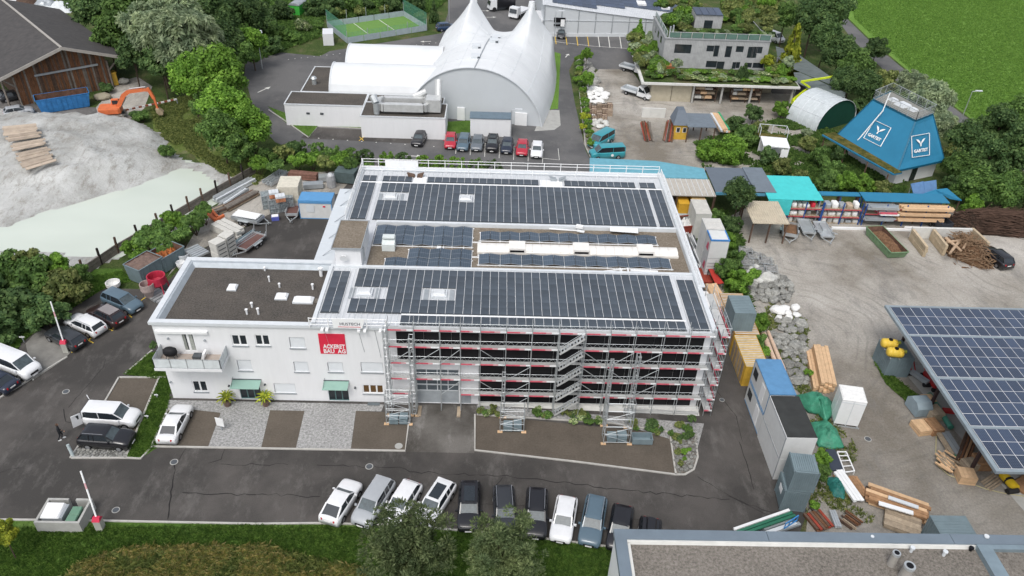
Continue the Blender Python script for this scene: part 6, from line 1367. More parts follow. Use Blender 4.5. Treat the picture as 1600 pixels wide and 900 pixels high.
for px, r, h in (((1392,882),.26,1.0),((1412,902),.36,1.0)):
    p = G(*px, Z-.3); b = MB(); b.tube((p.x,p.y,Z-.32),(p.x,p.y,Z+h-.3), r, 16,0, r*.85); o = b.build('flue', mat('flue_concrete', (.30,.285,.26),.8), BR); b = MB(); b.tube((p.x,p.y,Z+h-.3),(p.x,p.y,Z+h-.1), r*.95,16); b.tube((p.x,p.y,Z+h-.1),(p.x,p.y,Z+h-.085), r*.6,16,1); b.build('flue_cap', [GALV, BLACK], o)
p, q, r_ = G(1525,852,Z), G(1600,853,Z), G(1560,905,Z); b = MB(); b.hexa([(p.x,r_.y-4,Z-.35),(p.x+.9,r_.y-4,Z-.35),(p.x+.9,p.y,Z-.35),(p.x,p.y,Z-.35),(p.x,r_.y-4,Z+.1),(p.x+.9,r_.y-4,Z+.1),(p.x+.9,p.y,Z+.1),(p.x,p.y,Z+.1)]); b.box(p.x+.9,X1,p.y-.35,p.y,Z-.35,Z+.1); b.build('upstand', mat('blue_grey_flashing', (.25,.32,.36),.4,.4, var=.12, scale=1.2), BR)
b = MB(); b.box(p.x+.9,X1,r_.y-4,p.y-.35,Z-.3,Z-.2); b.build('upper_gravel', GRAVL, BR)
# ================================================================ YARD OBJECTS
def cbox(name, label, cat, bl, br, fl, z0, z1, m, roofm=None, doors=None, group=None, ribs=True, trim=None, dy=None):
    p, q, r = G(*bl, z1), G(*br, z1), G(*fl, z1); x0, x1 = p.x, q.x; y1 = (p.y+q.y)/2; y0 = r.y if dy is None else y1-dy
    t = thing(name, label, cat, ((x0+x1)/2,(y0+y1)/2, z0),0, group)
    b = MB(); b.box(x0+.03,x1-.03,y0+.03,y1-.03,z0+.06,z1-.04); bo = b.build('body', m, t)
    b = MB(); e = .06
    for x in (x0,x1-e*1.5):
        for y in (y0,y1-e*1.5): b.box(x,x+e*1.5,y,y+e*1.5,z0,z1)
    for z in (z0, z1-.1): b.box(x0+e*1.5,x1-e*1.5,y0,y0+e,z,z+.1); b.box(x0+e*1.5,x1-e*1.5,y1-e,y1,z,z+.1); b.box(x0,x0+e,y0+e*1.5,y1-e*1.5,z,z+.1); b.box(x1-e,x1,y0+e*1.5,y1-e*1.5,z,z+.1)
    b.build('frame', trim or m, t)
    b = MB(); b.box(x0+.07,x1-.07,y0+.07,y1-.07,z1-.045,z1-.005); rf = b.build('roof', roofm or m, t)
    if ribs:
        b = MB(); n = int((x1-x0)/.28); k = int((y1-y0)/.28)
        for i in range(n): xx = x0+.14+(x1-x0-.28)*(i+.5)/n; b.box(xx-.05,xx+.05,y0+.0,y0+.031,z0+.12,z1-.12)
        for i in range(k): yy = y0+.14+(y1-y0-.28)*(i+.5)/k; b.box(x0,x0+.031,yy-.05,yy+.05,z0+.12,z1-.12); b.box(x0+.1,x1-.1,yy-.05,yy+.05,z1-.01,z1+.015)
        o = b.build('corrugation', m if roofm is None else m, t); o['kind'] = 'stuff'
    if doors:
        for i in range(doors):
            ya = y0+.4+(y1-y0-.8)*i/doors+.1; yb = y0+.4+(y1-y0-.8)*(i+1)/doors-.1; b = MB(); b.box(x0-.03,x0+.02,ya,yb,z0+.15,z1-.2); b.build('door_panel', TIMB2 if doors > 3 else W_TRIM, t)
    return t, (x0,x1,y0,y1)
g = 'containers between the hall and the gravel yard'
OCH = mat('ochre_brown_paint', (.42,.23,.05),.6, var=.2)
BGC = mat('blue_grey_container_paint', (.17,.225,.245),.5, var=.14, scale=.8)
OFFW = mat('off_white_container', (.62,.63,.62),.6, var=.06); DIRTW = mat('dirty_white_roof', (.50,.48,.44),.8, var=.25, scale=2)
cbox('container', 'blue-grey steel container with red mark stacked on the ochre container', 'container', (1138,462),(1170,461),(1148,489),2.45,4.7,BGC,group=g)
cbox('container', 'long ochre container under the blue-grey one beside the hall drive', 'container', (1124,458),(1160,458),(1146,522),0,2.4,OCH,DIRTW,6,g)
cbox('container', 'ochre container with ribbed dirty white roof ahead of the blue-roofed stack', 'container', (1147,524),(1181,523),(1164,573),0,2.45,YEL,DIRTW,5,g)
for z0, z1, lab in ((0,2.5,'white office container at the bottom of the blue-roofed stack'),(2.52,5.0,'white office container with blue roof, on top of its stack')):
    t, (x0,x1,y0,y1) = cbox('office_container', lab, 'container', (1181,561),(1220,561),(1203,616),z0,z1,OFFW,BLUE if z0 else OFFW,None,g,False,BLUE) if z0 else (None,(0,0,0,0))
    if z0 == 0:
        p, q, r = G(1181,561,5), G(1220,561,5), G(1203,616,5); t = thing('office_container', lab, 'container', ((p.x+q.x)/2,(p.y+r.y)/2,0),0, g); b = MB(); b.box(p.x,q.x,r.y,p.y,.03,2.5); b.build('body', OFFW, t); b = MB(); b.box(p.x-.02,p.x-.002,r.y+.1,p.y-.1,2.36,2.48); b.box(p.x-.02,p.x-.002,r.y+.1,p.y-.1,.05,.15); b.build('trim', BLUE, t); x0,x1,y0,y1 = p.x,q.x,r.y,p.y
    b = MB(); b.box(x0-.04,x0-.003,y0+1.0,y0+1.9,z0+.2,z0+2.1); b.build('door', W_PAINT, t); b = MB(); b.box(x0-.04,x0-.003,y0+3.2,y0+4.2,z0+1.0,z0+1.9); b.build('window', GLASS, t)
for z0, z1, lab in ((0,2.5,'white office container at the bottom of the black-roofed stack'),(2.52,5.0,'white office container with black roof, on top of its stack')):
    p, q, r = G(1203,618,5), G(1248,618,5), G(1227,684,5); x0,x1,y0,y1 = p.x,q.x,r.y,p.y; t = thing('office_container', lab, 'container', ((x0+x1)/2,(y0+y1)/2,z0),0, g); b = MB(); b.box(x0,x1,y0,y1,z0+.02,z1-.02); b.build('body', OFFW, t)
    b = MB(); b.box(x0-.03,x0-.002,y0+.05,y1-.05,z1-.12,z1-.04); b.box(x0-.03,x0-.002,y0+.02,y0+.12,z0+.05,z1-.12); b.build('trim', GREY, t)
    if z0: b = MB(); b.box(x0+.05,x1-.02,y0+.05,y1-.05,z1-.018,z1+.03); b.build('roof_felt', mat('black_felt', (.035,.037,.036),.8, var=.25, scale=.8), t)
    else: b = MB(); b.box(x0+.8,x0+1.9,y0-.03,y0-.003,1.2,1.9); b.build('notice', mat('faded_pink_board', (.62,.36,.38)), t)
for z0, z1, lab in ((0,2.3,'blue-grey steel container at the bottom of the pair at the drive end'),(2.34,4.6,'blue-grey steel container on top of the pair at the drive end')):
    off = 0 if z0 else -.15; p, q, r = G(1233,708,4.6), G(1270,709,4.6), G(1238,738,4.6);
    t = thing('container', lab, 'container', ((p.x+q.x)/2+off,(p.y+r.y)/2,z0), R_(-6), g); w2, d2 = (q.x-p.x)/2,(p.y-r.y)/2; b = MB(); b.box(-w2,w2,-d2,d2,.05,z1-z0-.03); b.build('body', BGC, t, 0); b = MB()
    for i in range(10): xx = -w2+.2+(2*w2-.4)*i/9; b.box(xx-.06,xx+.06,-d2-.04,-d2-.001,.15,z1-z0-.15); b.box(xx-.06,xx+.06,-d2+.1,d2-.1,z1-z0-.03,z1-z0+.02)
    for i in range(9): yy = -d2+.2+(2*d2-.4)*i/8; b.box(-w2-.04,-w2-.001,yy-.06,yy+.06,.15,z1-z0-.15)
    o = b.build('corrugation', BGC, t, 0); o['kind'] = 'stuff'
    b = MB(); [b.bar((x,y,0.02),(x,y,z1-z0),.1) for x in (-w2,w2) for y in (-d2,d2)]; b.bar((-w2,-d2,z1-z0-.05),(w2,-d2,z1-z0-.05),.1); b.bar((-w2,-d2,.1),(w2,-d2,.1),.1); b.build('frame', BGC, t, 0)
    if z0 == 0: b = MB(); b.box(-w2-.07,-w2-.045,-.4,.3,1.2,1.8); b.build('notice', W_PAINT, t, 0)
cbox('container', 'small bright ochre container just past the hall roof edge', 'container', (1057,306),(1073,305),(1056,316),0,2.6,mat('bright_ochre', (.62,.36,.04),.5),None,None,g,dy=2.2)
cbox('container', 'ochre container with grey lid behind the white ribbed container', 'container', (1077,301),(1098,301),(1078,309),0,2.9,mat('bright_ochre', (.62,.36,.04)),DIRTW,None,g,dy=2.0)
cbox('container', 'light blue-grey low container below the small ochre one', 'container', (1056,329),(1073,330),(1057,334),0,1.2,mat('pale_blue_grey', (.40,.46,.47),.5),None,None,g,dy=1.6)
cbox('container', 'tall off-white ribbed container left of the white stacked pair', 'container', (1079,311),(1103,312),(1090,334),0,3.5,mat('ivory_ribbed', (.56,.56,.52),.6, var=.1),DIRTW,None,g)
t,_ = cbox('container', 'white container with cream ribbed roof behind the blue-rimmed one', 'container', (1097,341),(1125,341),(1104,358),0,5.0,OFFW,DIRTW,None,g)
for z0, z1, lab in ((0,2.45,'white ribbed container at the bottom under the blue-rimmed one'),(2.5,5.0,'white container with blue roof rim on top of the ribbed one')):
    p, q, r = G(1105,359,5), G(1133,359,5), G(1112,375,5); x0,x1,y0,y1 = p.x,q.x,r.y,p.y-.05; t = thing('container', lab, 'container', ((x0+x1)/2,y0,z0),0, g); b = MB(); b.box(x0,x1,y0,y1,z0+.02,z1-.02); b.build('body', OFFW, t)
    if z0:
        b = MB(); b.box(x0-.03,x1+.03,y0-.03,y0+.12,z1-.15,z1+.02); b.box(x0-.03,x0+.1,y0+.12,y1,z1-.15,z1+.02); b.box(x1-.1,x1+.03,y0+.12,y1,z1-.15,z1+.02); b.build('blue_rim', mat('bright_blue_rim', (.06,.22,.52),.5), t)
    else:
        b = MB(); [b.box(x0+.1,x1-.1,y0-.04,y0-.002,.2+.42*i,.26+.42*i) for i in range(5)]; b.box((x0+x1)/2-.03,(x0+x1)/2+.03,y0-.05,y0-.041,.1,2.3); o = b.build('corrugation', GREY, t); o['kind'] = 'stuff'
    b = MB(); [b.hexa([(x0-.03,yy,z0+.8),(x0-.03,yy+.8,z0+.8),(x0-.005,yy+.8,z0+.8),(x0-.005,yy,z0+.8),(x0-.03,yy,z0+1.7),(x0-.03,yy+.5,z0+1.7),(x0-.005,yy+.5,z0+1.7),(x0-.005,yy,z0+1.7)]) for yy in (y0+.5,)]; b.build('red_emblem', mat('faded_red_print', (.60,.12,.18),.7), t)
def skip(name, label, a, c, L, W, H, m, inner, ang=None, z0=.1, load=None, group=None):
    A, C_ = G(*a, H*.6), G(*c, H*.6); mid = (A+C_)/2; ang = math.atan2(A.y-C_.y, A.x-C_.x) if ang is None else ang
    t = thing(name, label, 'skip', (mid.x, mid.y, 0), ang, group); wt = .06; k = .10*L*.6
    b = MB(); o4 = [(-L/2+k,-W/2+.1),(L/2-k,-W/2+.1),(L/2-k,W/2-.1),(-L/2+k,W/2-.1)]; t4 = [(-L/2,-W/2),(L/2,-W/2),(L/2,W/2),(-L/2,W/2)]
    b.poly([(x,y,z0) for x,y in o4][::-1])
    for i in range(4):
        j = (i+1)%4; b.quad((*o4[i],z0),(*o4[j],z0),(*t4[j],H),(*t4[i],H)); b.quad((o4[j][0]*.95,o4[j][1]*.93,z0+.05),(o4[i][0]*.95,o4[i][1]*.93,z0+.05),(t4[i][0]*.97,t4[i][1]*.95,H),(t4[j][0]*.97,t4[j][1]*.95,H),1); b.bar((*t4[i],H-.03),(*t4[j],H-.03),.1,.1)
    b.quad(*[(x*.95,y*.93,z0+.1) for x,y in o4],1); b.build('tub', [m, inner], t, 0)
    b = MB(); n = int(L/.7)
    for i in range(n): x = -L/2+k+.2+(L-2*k-.4)*i/max(1,n-1); b.bar((x,-W/2+.08,z0),(x*1.02,-W/2-.02,H-.05),.08,.06); b.bar((x,W/2-.08,z0),(x*1.02,W/2+.02,H-.05),.08,.06)
    b.build('stiffener', m, t, 0)
    if load: load(t, L, W, H)
    return t
def heap(nm, m, h, rough=.15, sx=.9, sy=.88, z0=.5, seed=1.0):
    def f(t, L, W, H):
        b = MB(); b.grid(lambda u, v: ((u-.5)*L*sx*.9,(v-.5)*W*sy*.95, H*z0+h*math.sin(math.pi*u)**.6*math.sin(math.pi*v)**.6+rough*noise.noise(V((u*7*L/3,v*7,seed)))),24,14); b.build(nm, m, t, 0)
    return f
BLSK = mat('blue_skip_paint', (.035,.17,.40),.5, var=.25, scale=1.5); RUSTY = mat('rusty_inside', (.12,.065,.045),.9, var=.4, scale=2)
SOIL = mat('brown_soil', (.16,.09,.05),.95, var=.4, scale=4, bump=.8, bscale=6)
skip('roll_off_skip', 'large blue open skip with rusty inside before the wooden barn', (134,150),(62,161),7.6,2.7,2.3, BLSK, RUSTY)
skip('roll_off_skip', 'open green skip loaded with brown soil in the gravel yard', (1371,364),(1398,392),6.2,2.3,1.1, mat('faded_green', (.17,.27,.15),.6, var=.2), RUSTY, load=heap('soil_load', SOIL, .7,.3))
skip('steel_skip', 'dark red skip filled with white scraps beside the hall roof edge', (1066,344),(1077,358),2.6,2.2,1.4, RED2, RUSTY, load=heap('scrap_load', SACK, .5,.9, seed=4))
g = 'grey steel skips beside the office'
skip('steel_skip', 'grey steel skip with brown lid, nearer the parked cars', (237,411),(215,424),3.2,2.4,2.2, BGC, RUSTY, load=heap('lid', mat('brown_lid', (.16,.11,.09),.8, var=.3),.05,.1,1,1,.95), group=g)
skip('steel_skip', 'grey steel skip heaped with rusty scrap, nearer the office roof', (270,394),(251,405),3.2,2.4,2.0, BGC, RUSTY, load=heap('scrap', mat('rust_orange', (.38,.13,.04),.8, var=.4, scale=3),.7,1.0, seed=8), group=g)
def stack(name, label, cat, a, c, nw, nh, w, h, m, z0=.06, jit=.08, gap=.02, group=None, mats=None, parts='board'):
    A, C_ = G(*a, z0+nh*h/2), G(*c, z0+nh*h/2); d = A-C_; d.z = 0; L = d.length; mid = (A+C_)/2; ang = math.atan2(d.y, d.x)
    t = thing(name, label, cat, (mid.x, mid.y, 0), ang, group); b = MB()
    for i in range(nw):
        for j in range(nh):
            l0, l1 = -L/2+random.uniform(-jit,jit)*L*.5, L/2+random.uniform(-jit,jit)*L*.5; y = (i-(nw-1)/2)*(w+gap)+random.uniform(-.3,.3)*gap; b = MB(); b.box(l0,l1,y-w/2,y+w/2,z0+j*(h+.008),z0+j*(h+.008)+h); b.build(parts, random.choice(mats) if mats else m, t, 0)
    return t
g = 'sawn timber stacks by the gravel yard'
stack('timber_stack', 'pale sawn timber stack, the wide block nearest the green tarpaulin', 'timber', (1293,606),(1280,546),4,4,.34,.28,TIMBER,group=g)
stack('timber_stack', 'narrow pale sawn timber stack left of the wide block', 'timber', (1277,608),(1265,548),3,2,.26,.25,TIMBER,group=g)
for i, (a, c, lab) in enumerate((((1225,578),(1200,518),'pale debarked log on the right of three beside the boulders'),((1217,580),(1194,520),'pale debarked log in the middle of three beside the boulders'),((1212,566),(1190,520),'pale debarked log on the left of three beside the boulders'))):
    A, C_ = G(*a, .8), G(*c, .8); t = thing('log', lab, 'log', (A+C_)/2,0, 'debarked logs'); t.location.z = 0; b = MB(); b.tube(A,C_,.22,10,0,.17); b.build('log_stem', mat('debarked_wood', (.60,.44,.33),.8, var=.12, scale=2), t)
stack('timber_stack', 'bundle of long pale beams strapped on the red-railed trailer', 'timber', (1131,482),(1110,446),4,2,.3,.3,TIMBER,1.6)
t = stack('flat_wagon', 'white box load on a long red-railed wagon behind the hall corner', 'wagon', (1119,508),(1103,458),1,1,1.0,.5,W_PAINT,1.3,0)
for s in (-1,1): b = MB(); b.box(-4.2,4.2,s*.9-.06,s*.9+.06,1.1,1.3); b.build('red_rail', mat('wagon_red', (.42,.03,.06),.6), t, 0)
b = MB(); b.box(-4,4,-.8,.8,.9,1.08); b.build('frame', DGREY, t, 0)
stack('board_stack', 'dark rust-red boards lying beside the red sheet', 'boards', (1106,442),(1096,420),4,2,.3,.12,RED2)
p = G(1121,432,1.0); t = thing('red_sheet', 'bright red metal sheet leaning over the boards beside the white stack', 'sheet', (p.x,p.y,0)); b = MB(); q = [G(1107,420,1.2),G(1114,420,1.2),G(1131,442,1.0),G(1118,444,.9)]; b.hexa([v+V((0,0,-.08)) for v in q]+q); b.build('sheet', mat('tile_red', (.42,.04,.03),.6), t)
b = MB(); [b.tube((v.x*.98+p.x*.02,v.y*.98+p.y*.02,0),(v.x*.98+p.x*.02,v.y*.98+p.y*.02,v.z-.08),.05) for v in q]; b.build('trestle', DGREY, t)
for i, (a, c) in enumerate((((1092,415),(1072,370)),((1096,410),(1078,368)),((1084,392),(1068,362)))):
    stack('beam_bundle', ['white and grey props heaped beside the hall, nearest bundle','white and grey props heaped beside the hall, right-hand bundle','reddish props at the far end of the heap beside the hall'][i], 'beams', a, c, 5,3,.12,.12, None, .1,.12,.08, 'bundles of props beside the hall', [W_PAINT, GALV, DGREY, W_TRIM] if i < 2 else [RED2, W_PAINT, TIMB2])
stack('board_stack', 'white boards lying at the bank edge among weeds', 'boards', (1342,783),(1309,736),3,2,.28,.10,W_PAINT,.3,.05)
stack('board_stack', 'brown beams beside the white boards on the bank', 'boards', (1350,776),(1330,746),4,2,.2,.18,mat('orange_brown_beam', (.33,.19,.10),.85, var=.25, scale=3, ov=.2),.1,.08)
stack('board_stack', 'orange-brown boards under the white boards on the bank', 'boards', (1333,778),(1307,742),3,1,.2,.14,mat('orange_brown_beam', (.33,.19,.10)),.08,.1)
stack('board_stack', 'mixed orange and white planks stacked at the track side', 'boards', (1448,803),(1356,770),5,4,.32,.16,None,.08,.12,.05,None,[mat('orange_brown_beam', (.33,.19,.10)),TIMBER,OLDW,mat('orange_brown_beam', (.33,.19,.10))])
stack('board_stack', 'single long white board on top of the planks at the track side', 'boards', (1427,802),(1373,786),1,1,.4,.1,W_PAINT,.95,0)
stack('board_stack', 'blue-white panel lying on the right half of the stacked planks', 'boards', (1435,793),(1388,777),1,1,.35,.1,W_TRIM,.9,0)
stack('board_stack', 'weathered pale planks stacked above the gravel roof edge', 'boards', (1438,826),(1382,806),7,3,.28,.14,TIMB2,.08,.03)
stack('board_stack', 'grey-blue metal profiles standing out of the weeds by the drive', 'beams', (1310,824),(1300,798),3,2,.16,.1,GALV,.1,.05)
stack('board_stack', 'pile of old brown sticks between containers and bank', 'boards', (1340,822),(1318,806),6,2,.12,.1,None,.1,.3,.12,None,[OLDW,TIMB2,BROWNW])
stack('board_stack', 'reddish brown scrap boards by the drive end', 'boards', (1290,826),(1268,800),6,2,.22,.1,None,.1,.15,.05,None,[RED2,OLDW,BROWNW])
stack('board_stack', 'white and green long profiles at the drive end beside the gravel roof', 'beams', (1238,801),(1150,832),3,1,.22,.16,None,.6,.05,.08,None,[W_PAINT,W_TRIM,mat('profile_green', (.03,.15,.09),.5)])
stack('board_stack', 'small heap of grey blocks and profiles by the drive end', 'beams', (1240,812),(1190,829),3,2,.3,.2,None,.1,.2,.1,None,[GREY,W_TRIM,DGREY,TIMB2])
A, C_ = G(1245,813,.6), G(1225,826,.6); t = thing('steel_trestle', 'light blue steel frame leaning at the drive end', 'frame', (A.x,A.y,0)); b = MB(); b.bar(A,C_,.08); b.bar(A+V((0,0,.6)),C_+V((0,0,.6)),.08); [b.bar(A.lerp(C_,k), A.lerp(C_,k)+V((0,0,.6)),.06) for k in (0,.33,.66,1)]; b.build('frame', mat('light_blue_steel', (.06,.25,.55),.5), t)
cbox('container', 'blue-grey ribbed container peeping over the gravel roof edge', 'container', (1452,803),(1510,808),(1455,840),0,2.4,BGC)
t, (x0,x1,y0,y1) = cbox('container', 'small grey steel container carrying two yellow tanks', 'container', (1374,531),(1410,531),(1384,560),0,2.4,BGC)
for px, lab in (((1390,536),'yellow plastic tank on the container, farther one'),((1399,550),'yellow plastic tank on the container, nearer one')):
    p = G(*px, 3.0); t = thing('yellow_tank', lab, 'tank', (p.x,p.y,2.45), R_(-8), 'yellow tanks', .82); b = MB()
    b.loft([[(x, .62*k2*math.cos(a),.62+.58*k2*math.sin(a)) for a in [2*math.pi*q/14 for q in range(14)]] for x, k2 in ((-.95,.55),(-.82,.9),(-.4,1),(-.36,.96),(-.3,1),(.3,1),(.36,.96),(.4,1),(.82,.9),(.95,.55))], 0, True); b.build('tank_shell', mat('tank_yellow', (.66,.46,.06),.45), t, 0, smooth=True)
    b = MB(); b.tube((0,0,1.15),(0,0,1.26),.24,12); b.build('lid', BLACK, t, 0); b = MB(); [b.box(x-.06,x+.06,-.6,.6,.0,.1) for x in (-.5,.5)]; b.build('saddle', GREY, t, 0); b = MB(); b.tube((.9,.15,.7),(1.3,.15,.8),.22,8); b.build('pump', mat('pump_olive', (.3,.33,.05),.5), t, 0)
p = G(1323,640,1.2); t = thing('white_cabinet', 'tall white wrapped cabinet standing on a steel pallet in the yard', 'cabinet', (p.x,p.y,0), R_(-10)); b = MB(); b.box(-1.05,1.05,-1.0,1.0,.25,3.2); b.build('body', W_PAINT, t, 0); b = MB(); [b.bar((x,-1.1,.14),(x,1.1,.14),.1) for x in (-1.0,0,1.0)]; b.bar((-1.2,-1.05,.05),(1.2,-1.05,.05),.1); b.bar((-1.2,1.05,.05),(1.2,1.05,.05),.1); b.build('pallet_frame', GALV, t, 0)
b = MB(); b.hexa([(-1.07,-1.03,3.2),(1.07,-1.03,3.2),(1.07,1.03,3.2),(-1.07,1.03,3.2),(-.95,-.9,3.3),(.95,-.9,3.3),(.95,.9,3.3),(-.95,.9,3.3)]); b.build('wrap', mat('white_sack', (.7,.7,.7)), t, 0); b = MB(); b.bar((-1.06,-.0,.3),(-1.06,0,3.2),.04); b.bar((0,-1.02,.3),(0,-1.02,3.2),.04); b.bar((-1.05,-1.02,2.9),(1.05,-1.02,2.9),.03); b.build('strap', W_TRIM, t, 0)
def tarp(label, px, h, m, seed, group='green tarpaulins by the containers'):
    P = [G(*p, .1) for p in px]; c = sum(P, V())/len(P); t = thing('tarpaulin', label, 'tarpaulin', (c.x,c.y,0),0, group); b = MB(); k = 14; n = 28; pts = []
    per = []
    for i in range(len(P)):
        for j in range(n//len(P)+1): per.append(P[i].lerp(P[(i+1)%len(P)], j/(n//len(P)+1)))
    n = len(per); R2 = []
    for r in range(k):
        f = 1-r/k; R2.append([c.lerp(p, f)*1.0 + V((0,0,.02+h*(1-f**2.2)*(.85+.35*noise.noise(V((p.x*.7,p.y*.7,seed+r*.15)))) + .16*noise.noise(V((p.x*1.5, p.y*1.5, r*.5+seed)))*(f<.98))) for p in per])
    b.loft(R2,0, True); return b.build('sheet', m, t, smooth=True)
tarp('green tarpaulin draped over goods, larger one beside the white cabinet', [(1243,618),(1268,615),(1300,628),(1303,648),(1290,662),(1278,648),(1262,645),(1250,632)], 1.5, TARP, 1)
tarp('green tarpaulin beside the black-roofed container, second one down', [(1266,660),(1290,656),(1308,672),(1320,700),(1300,703),(1278,698),(1268,680)], 1.0, TARP, 5)
tarp('dark green tarpaulin heap among weeds at the bank', [(1288,748),(1308,744),(1322,760),(1320,782),(1300,776)], .6, TARPD, 9)
t = thing('white_rack', 'white tubular rack with dark board leaning on the bank', 'rack', (G(1312,720).x,G(1312,720).y,0)); q = [G(1308,706,.5),G(1322,706,.5),G(1335,736,.4),G(1320,738,.4)]; b = MB(); [b.bar(q[i],q[(i+1)%4],.09) for i in range(4)]; [b.bar(q[0].lerp(q[3],k),q[1].lerp(q[2],k),.07) for k in (.2,.45,.72)]; [b.bar((v.x,v.y,0),v,.07) for v in q]; b.build('rack_frame', W_PAINT, t)
q = [G(1290,702,.55),G(1305,702,.55),G(1318,735,.5),G(1298,735,.5)]; b = MB(); b.hexa([v-V((0,0,.08)) for v in q]+q); b.build('board', mat('anthracite_board', (.04,.05,.07),.6), t)
ico = {}
def rock_mesh(k, m, flat=.8):
    key = (k, m.name)
    if key in ico: return ico[key]
    import bmesh
    bm = bmesh.new(); bmesh.ops.create_icosphere(bm, subdivisions=2, radius=1)
    for v in bm.verts:
        q = noise.noise(v.co*1.1+V((k*7.3,0,k))); v.co *= 1+.38*q; v.co.z *= flat
        for s in (1,):
            v.co.x += .08*noise.noise(v.co*3+V((k,1,2)))
    me = bpy.data.meshes.new('boulder'); bm.to_mesh(me); bm.free(); me.materials.append(m); ico[key] = me; return me
def rocks(px_poly, n, r, m, name, label, cat, group, flat=.8, z=0.0, seed=1, hgt=0.0, mind=.9, sq=False):
    rnd = random.Random(seed); P = [G(*p, z) for p in px_poly]; xs = [p.x for p in P]; ys = [p.y for p in P]; got = []; tries = 0
    while len(got) < n and tries < 4000:
        tries += 1; x, y = rnd.uniform(min(xs),max(xs)), rnd.uniform(min(ys),max(ys)); rr = rnd.uniform(*r)
        if not inside(x, y, P) or any((x-a)**2+(y-b2)**2 < ((rr+c)*mind)**2 for a, b2, c in got): continue
        got.append((x, y, rr)); o = link(name, rock_mesh(rnd.randrange(4), m, flat)); zz = z+rr*.45 + hgt*max(0,-dpoly(x, y, P))*.5
        o.location = (x, y, zz); o.scale = (rr*rnd.uniform(.85,1.2), rr*rnd.uniform(.85,1.2), rr*rnd.uniform(.8,1.1)); o.rotation_euler = (0,0,rnd.uniform(0,6.28)); tag(o, ('smaller ' if rr < (r[0]+r[1])/2 else 'larger ')+label, cat, group)
rocks([(1196,440),(1216,432),(1236,448),(1232,474),(1200,474),(1180,468)], 64,(.26,.58), STONE, 'boulder', 'rounded grey boulder in the heap beside the gravel yard', 'boulder', 'rounded grey boulders in a heap', seed=2, hgt=.5, mind=.72)
rocks([(1160,426),(1180,422),(1205,440),(1196,446),(1170,440)], 7,(.6,1.1), STONEW, 'boulder', 'big pale boulder between the shrub and the stone cages', 'boulder', 'big pale boulders', seed=3, mind=.7)
rocks([(1176,446),(1198,442),(1186,470),(1172,462)], 14,(.35,.6), STONE, 'boulder', 'grey boulder at the shrub edge left of the heap', 'boulder', 'grey boulders by the shrub', seed=23, mind=.72)
rocks([(1212,500),(1250,503),(1254,522),(1222,520)], 16,(.35,.62), STONE, 'boulder', 'mossy grey boulder below the white sacks', 'boulder', 'mossy grey boulders', seed=4, mind=.75)
rocks([(1205,524),(1252,526),(1262,602),(1236,602),(1226,560)], 46,(.32,.66), STONE, 'stone_block', 'weathered stone block beside the pale logs', 'stone', 'weathered stone blocks', .7, seed=5, mind=.78)
rocks([(1203,484),(1240,480),(1254,488),(1250,500),(1215,500)], 7,(.4,.85), SACK, 'white_sack', 'white bulging sack lying above the mossy boulders', 'sack', 'white sacks by the boulders', .55, seed=6, mind=.7)
rocks([(1158,398),(1172,392),(1205,408),(1208,428),(1172,432),(1155,412)], 40,(.34,.50), STONE, 'caged_stone', 'grey stone in the wire stone cages by the hall', 'stone', 'stones in wire cages', seed=7, hgt=.7, mind=.80)
g = 'wire cages of stones'
for i, px in enumerate(((1164,396),(1178,404),(1194,412),(1203,424),(1186,426),(1166,414))):
    p = G(*px, .5); t = thing('stone_cage', ['wire stone cage, farthest by the container','wire stone cage second from the container','wire stone cage in the middle of its group','wire stone cage nearest the gravel','wire stone cage next to the one nearest the gravel','wire stone cage on the shrub side'][i], 'cage', (p.x,p.y,0), R_(-10), g); b = MB(); s = .75
    for z in (.1,.55,1.0): [b.bar((a,c,z),(d,e,z),.035) for a,c,d,e in ((-s,-s,s,-s),(s,-s,s,s),(s,s,-s,s),(-s,s,-s,-s))]
    for k in (-1,-.33,.33,1): [b.bar((x,y,.1),(x,y,1.0),.035) for x,y in ((k*s,-s),(k*s,s),(-s,k*s),(s,k*s))]
    b.build('wire', GALV, t, 0); b = MB(); b.box(-s+.06,s-.06,-s+.06,s-.06,.05,.9); b.build('stone_fill', mat('stone_fill', (.27,.27,.26),.9, var=.5, scale=5, bump=1, bscale=5, bd=.2), t, 0)
rocks([(902,96),(912,92),(932,118),(934,140),(912,138),(902,120)], 30,(.45,.85), STONE, 'boulder', 'grey boulder stored on the strip beside the tent road', 'boulder', 'grey boulders on the strip', seed=8, hgt=.2, mind=.75)
rocks([(914,140),(936,140),(948,150),(946,164),(918,162),(910,150)], 22,(.5,.8), SACK, 'white_sack', 'white bulk sack on the strip beside the tent road', 'sack', 'white bulk sacks on the strip', .75, seed=9, hgt=.2, mind=.75)
rocks([(914,182),(942,182),(948,200),(916,202)], 16,(.4,.65), STONEW, 'stone_block', 'pale stone on a pallet behind the teal vans', 'stone', 'pale stones behind the vans', .6, seed=10, mind=.8)
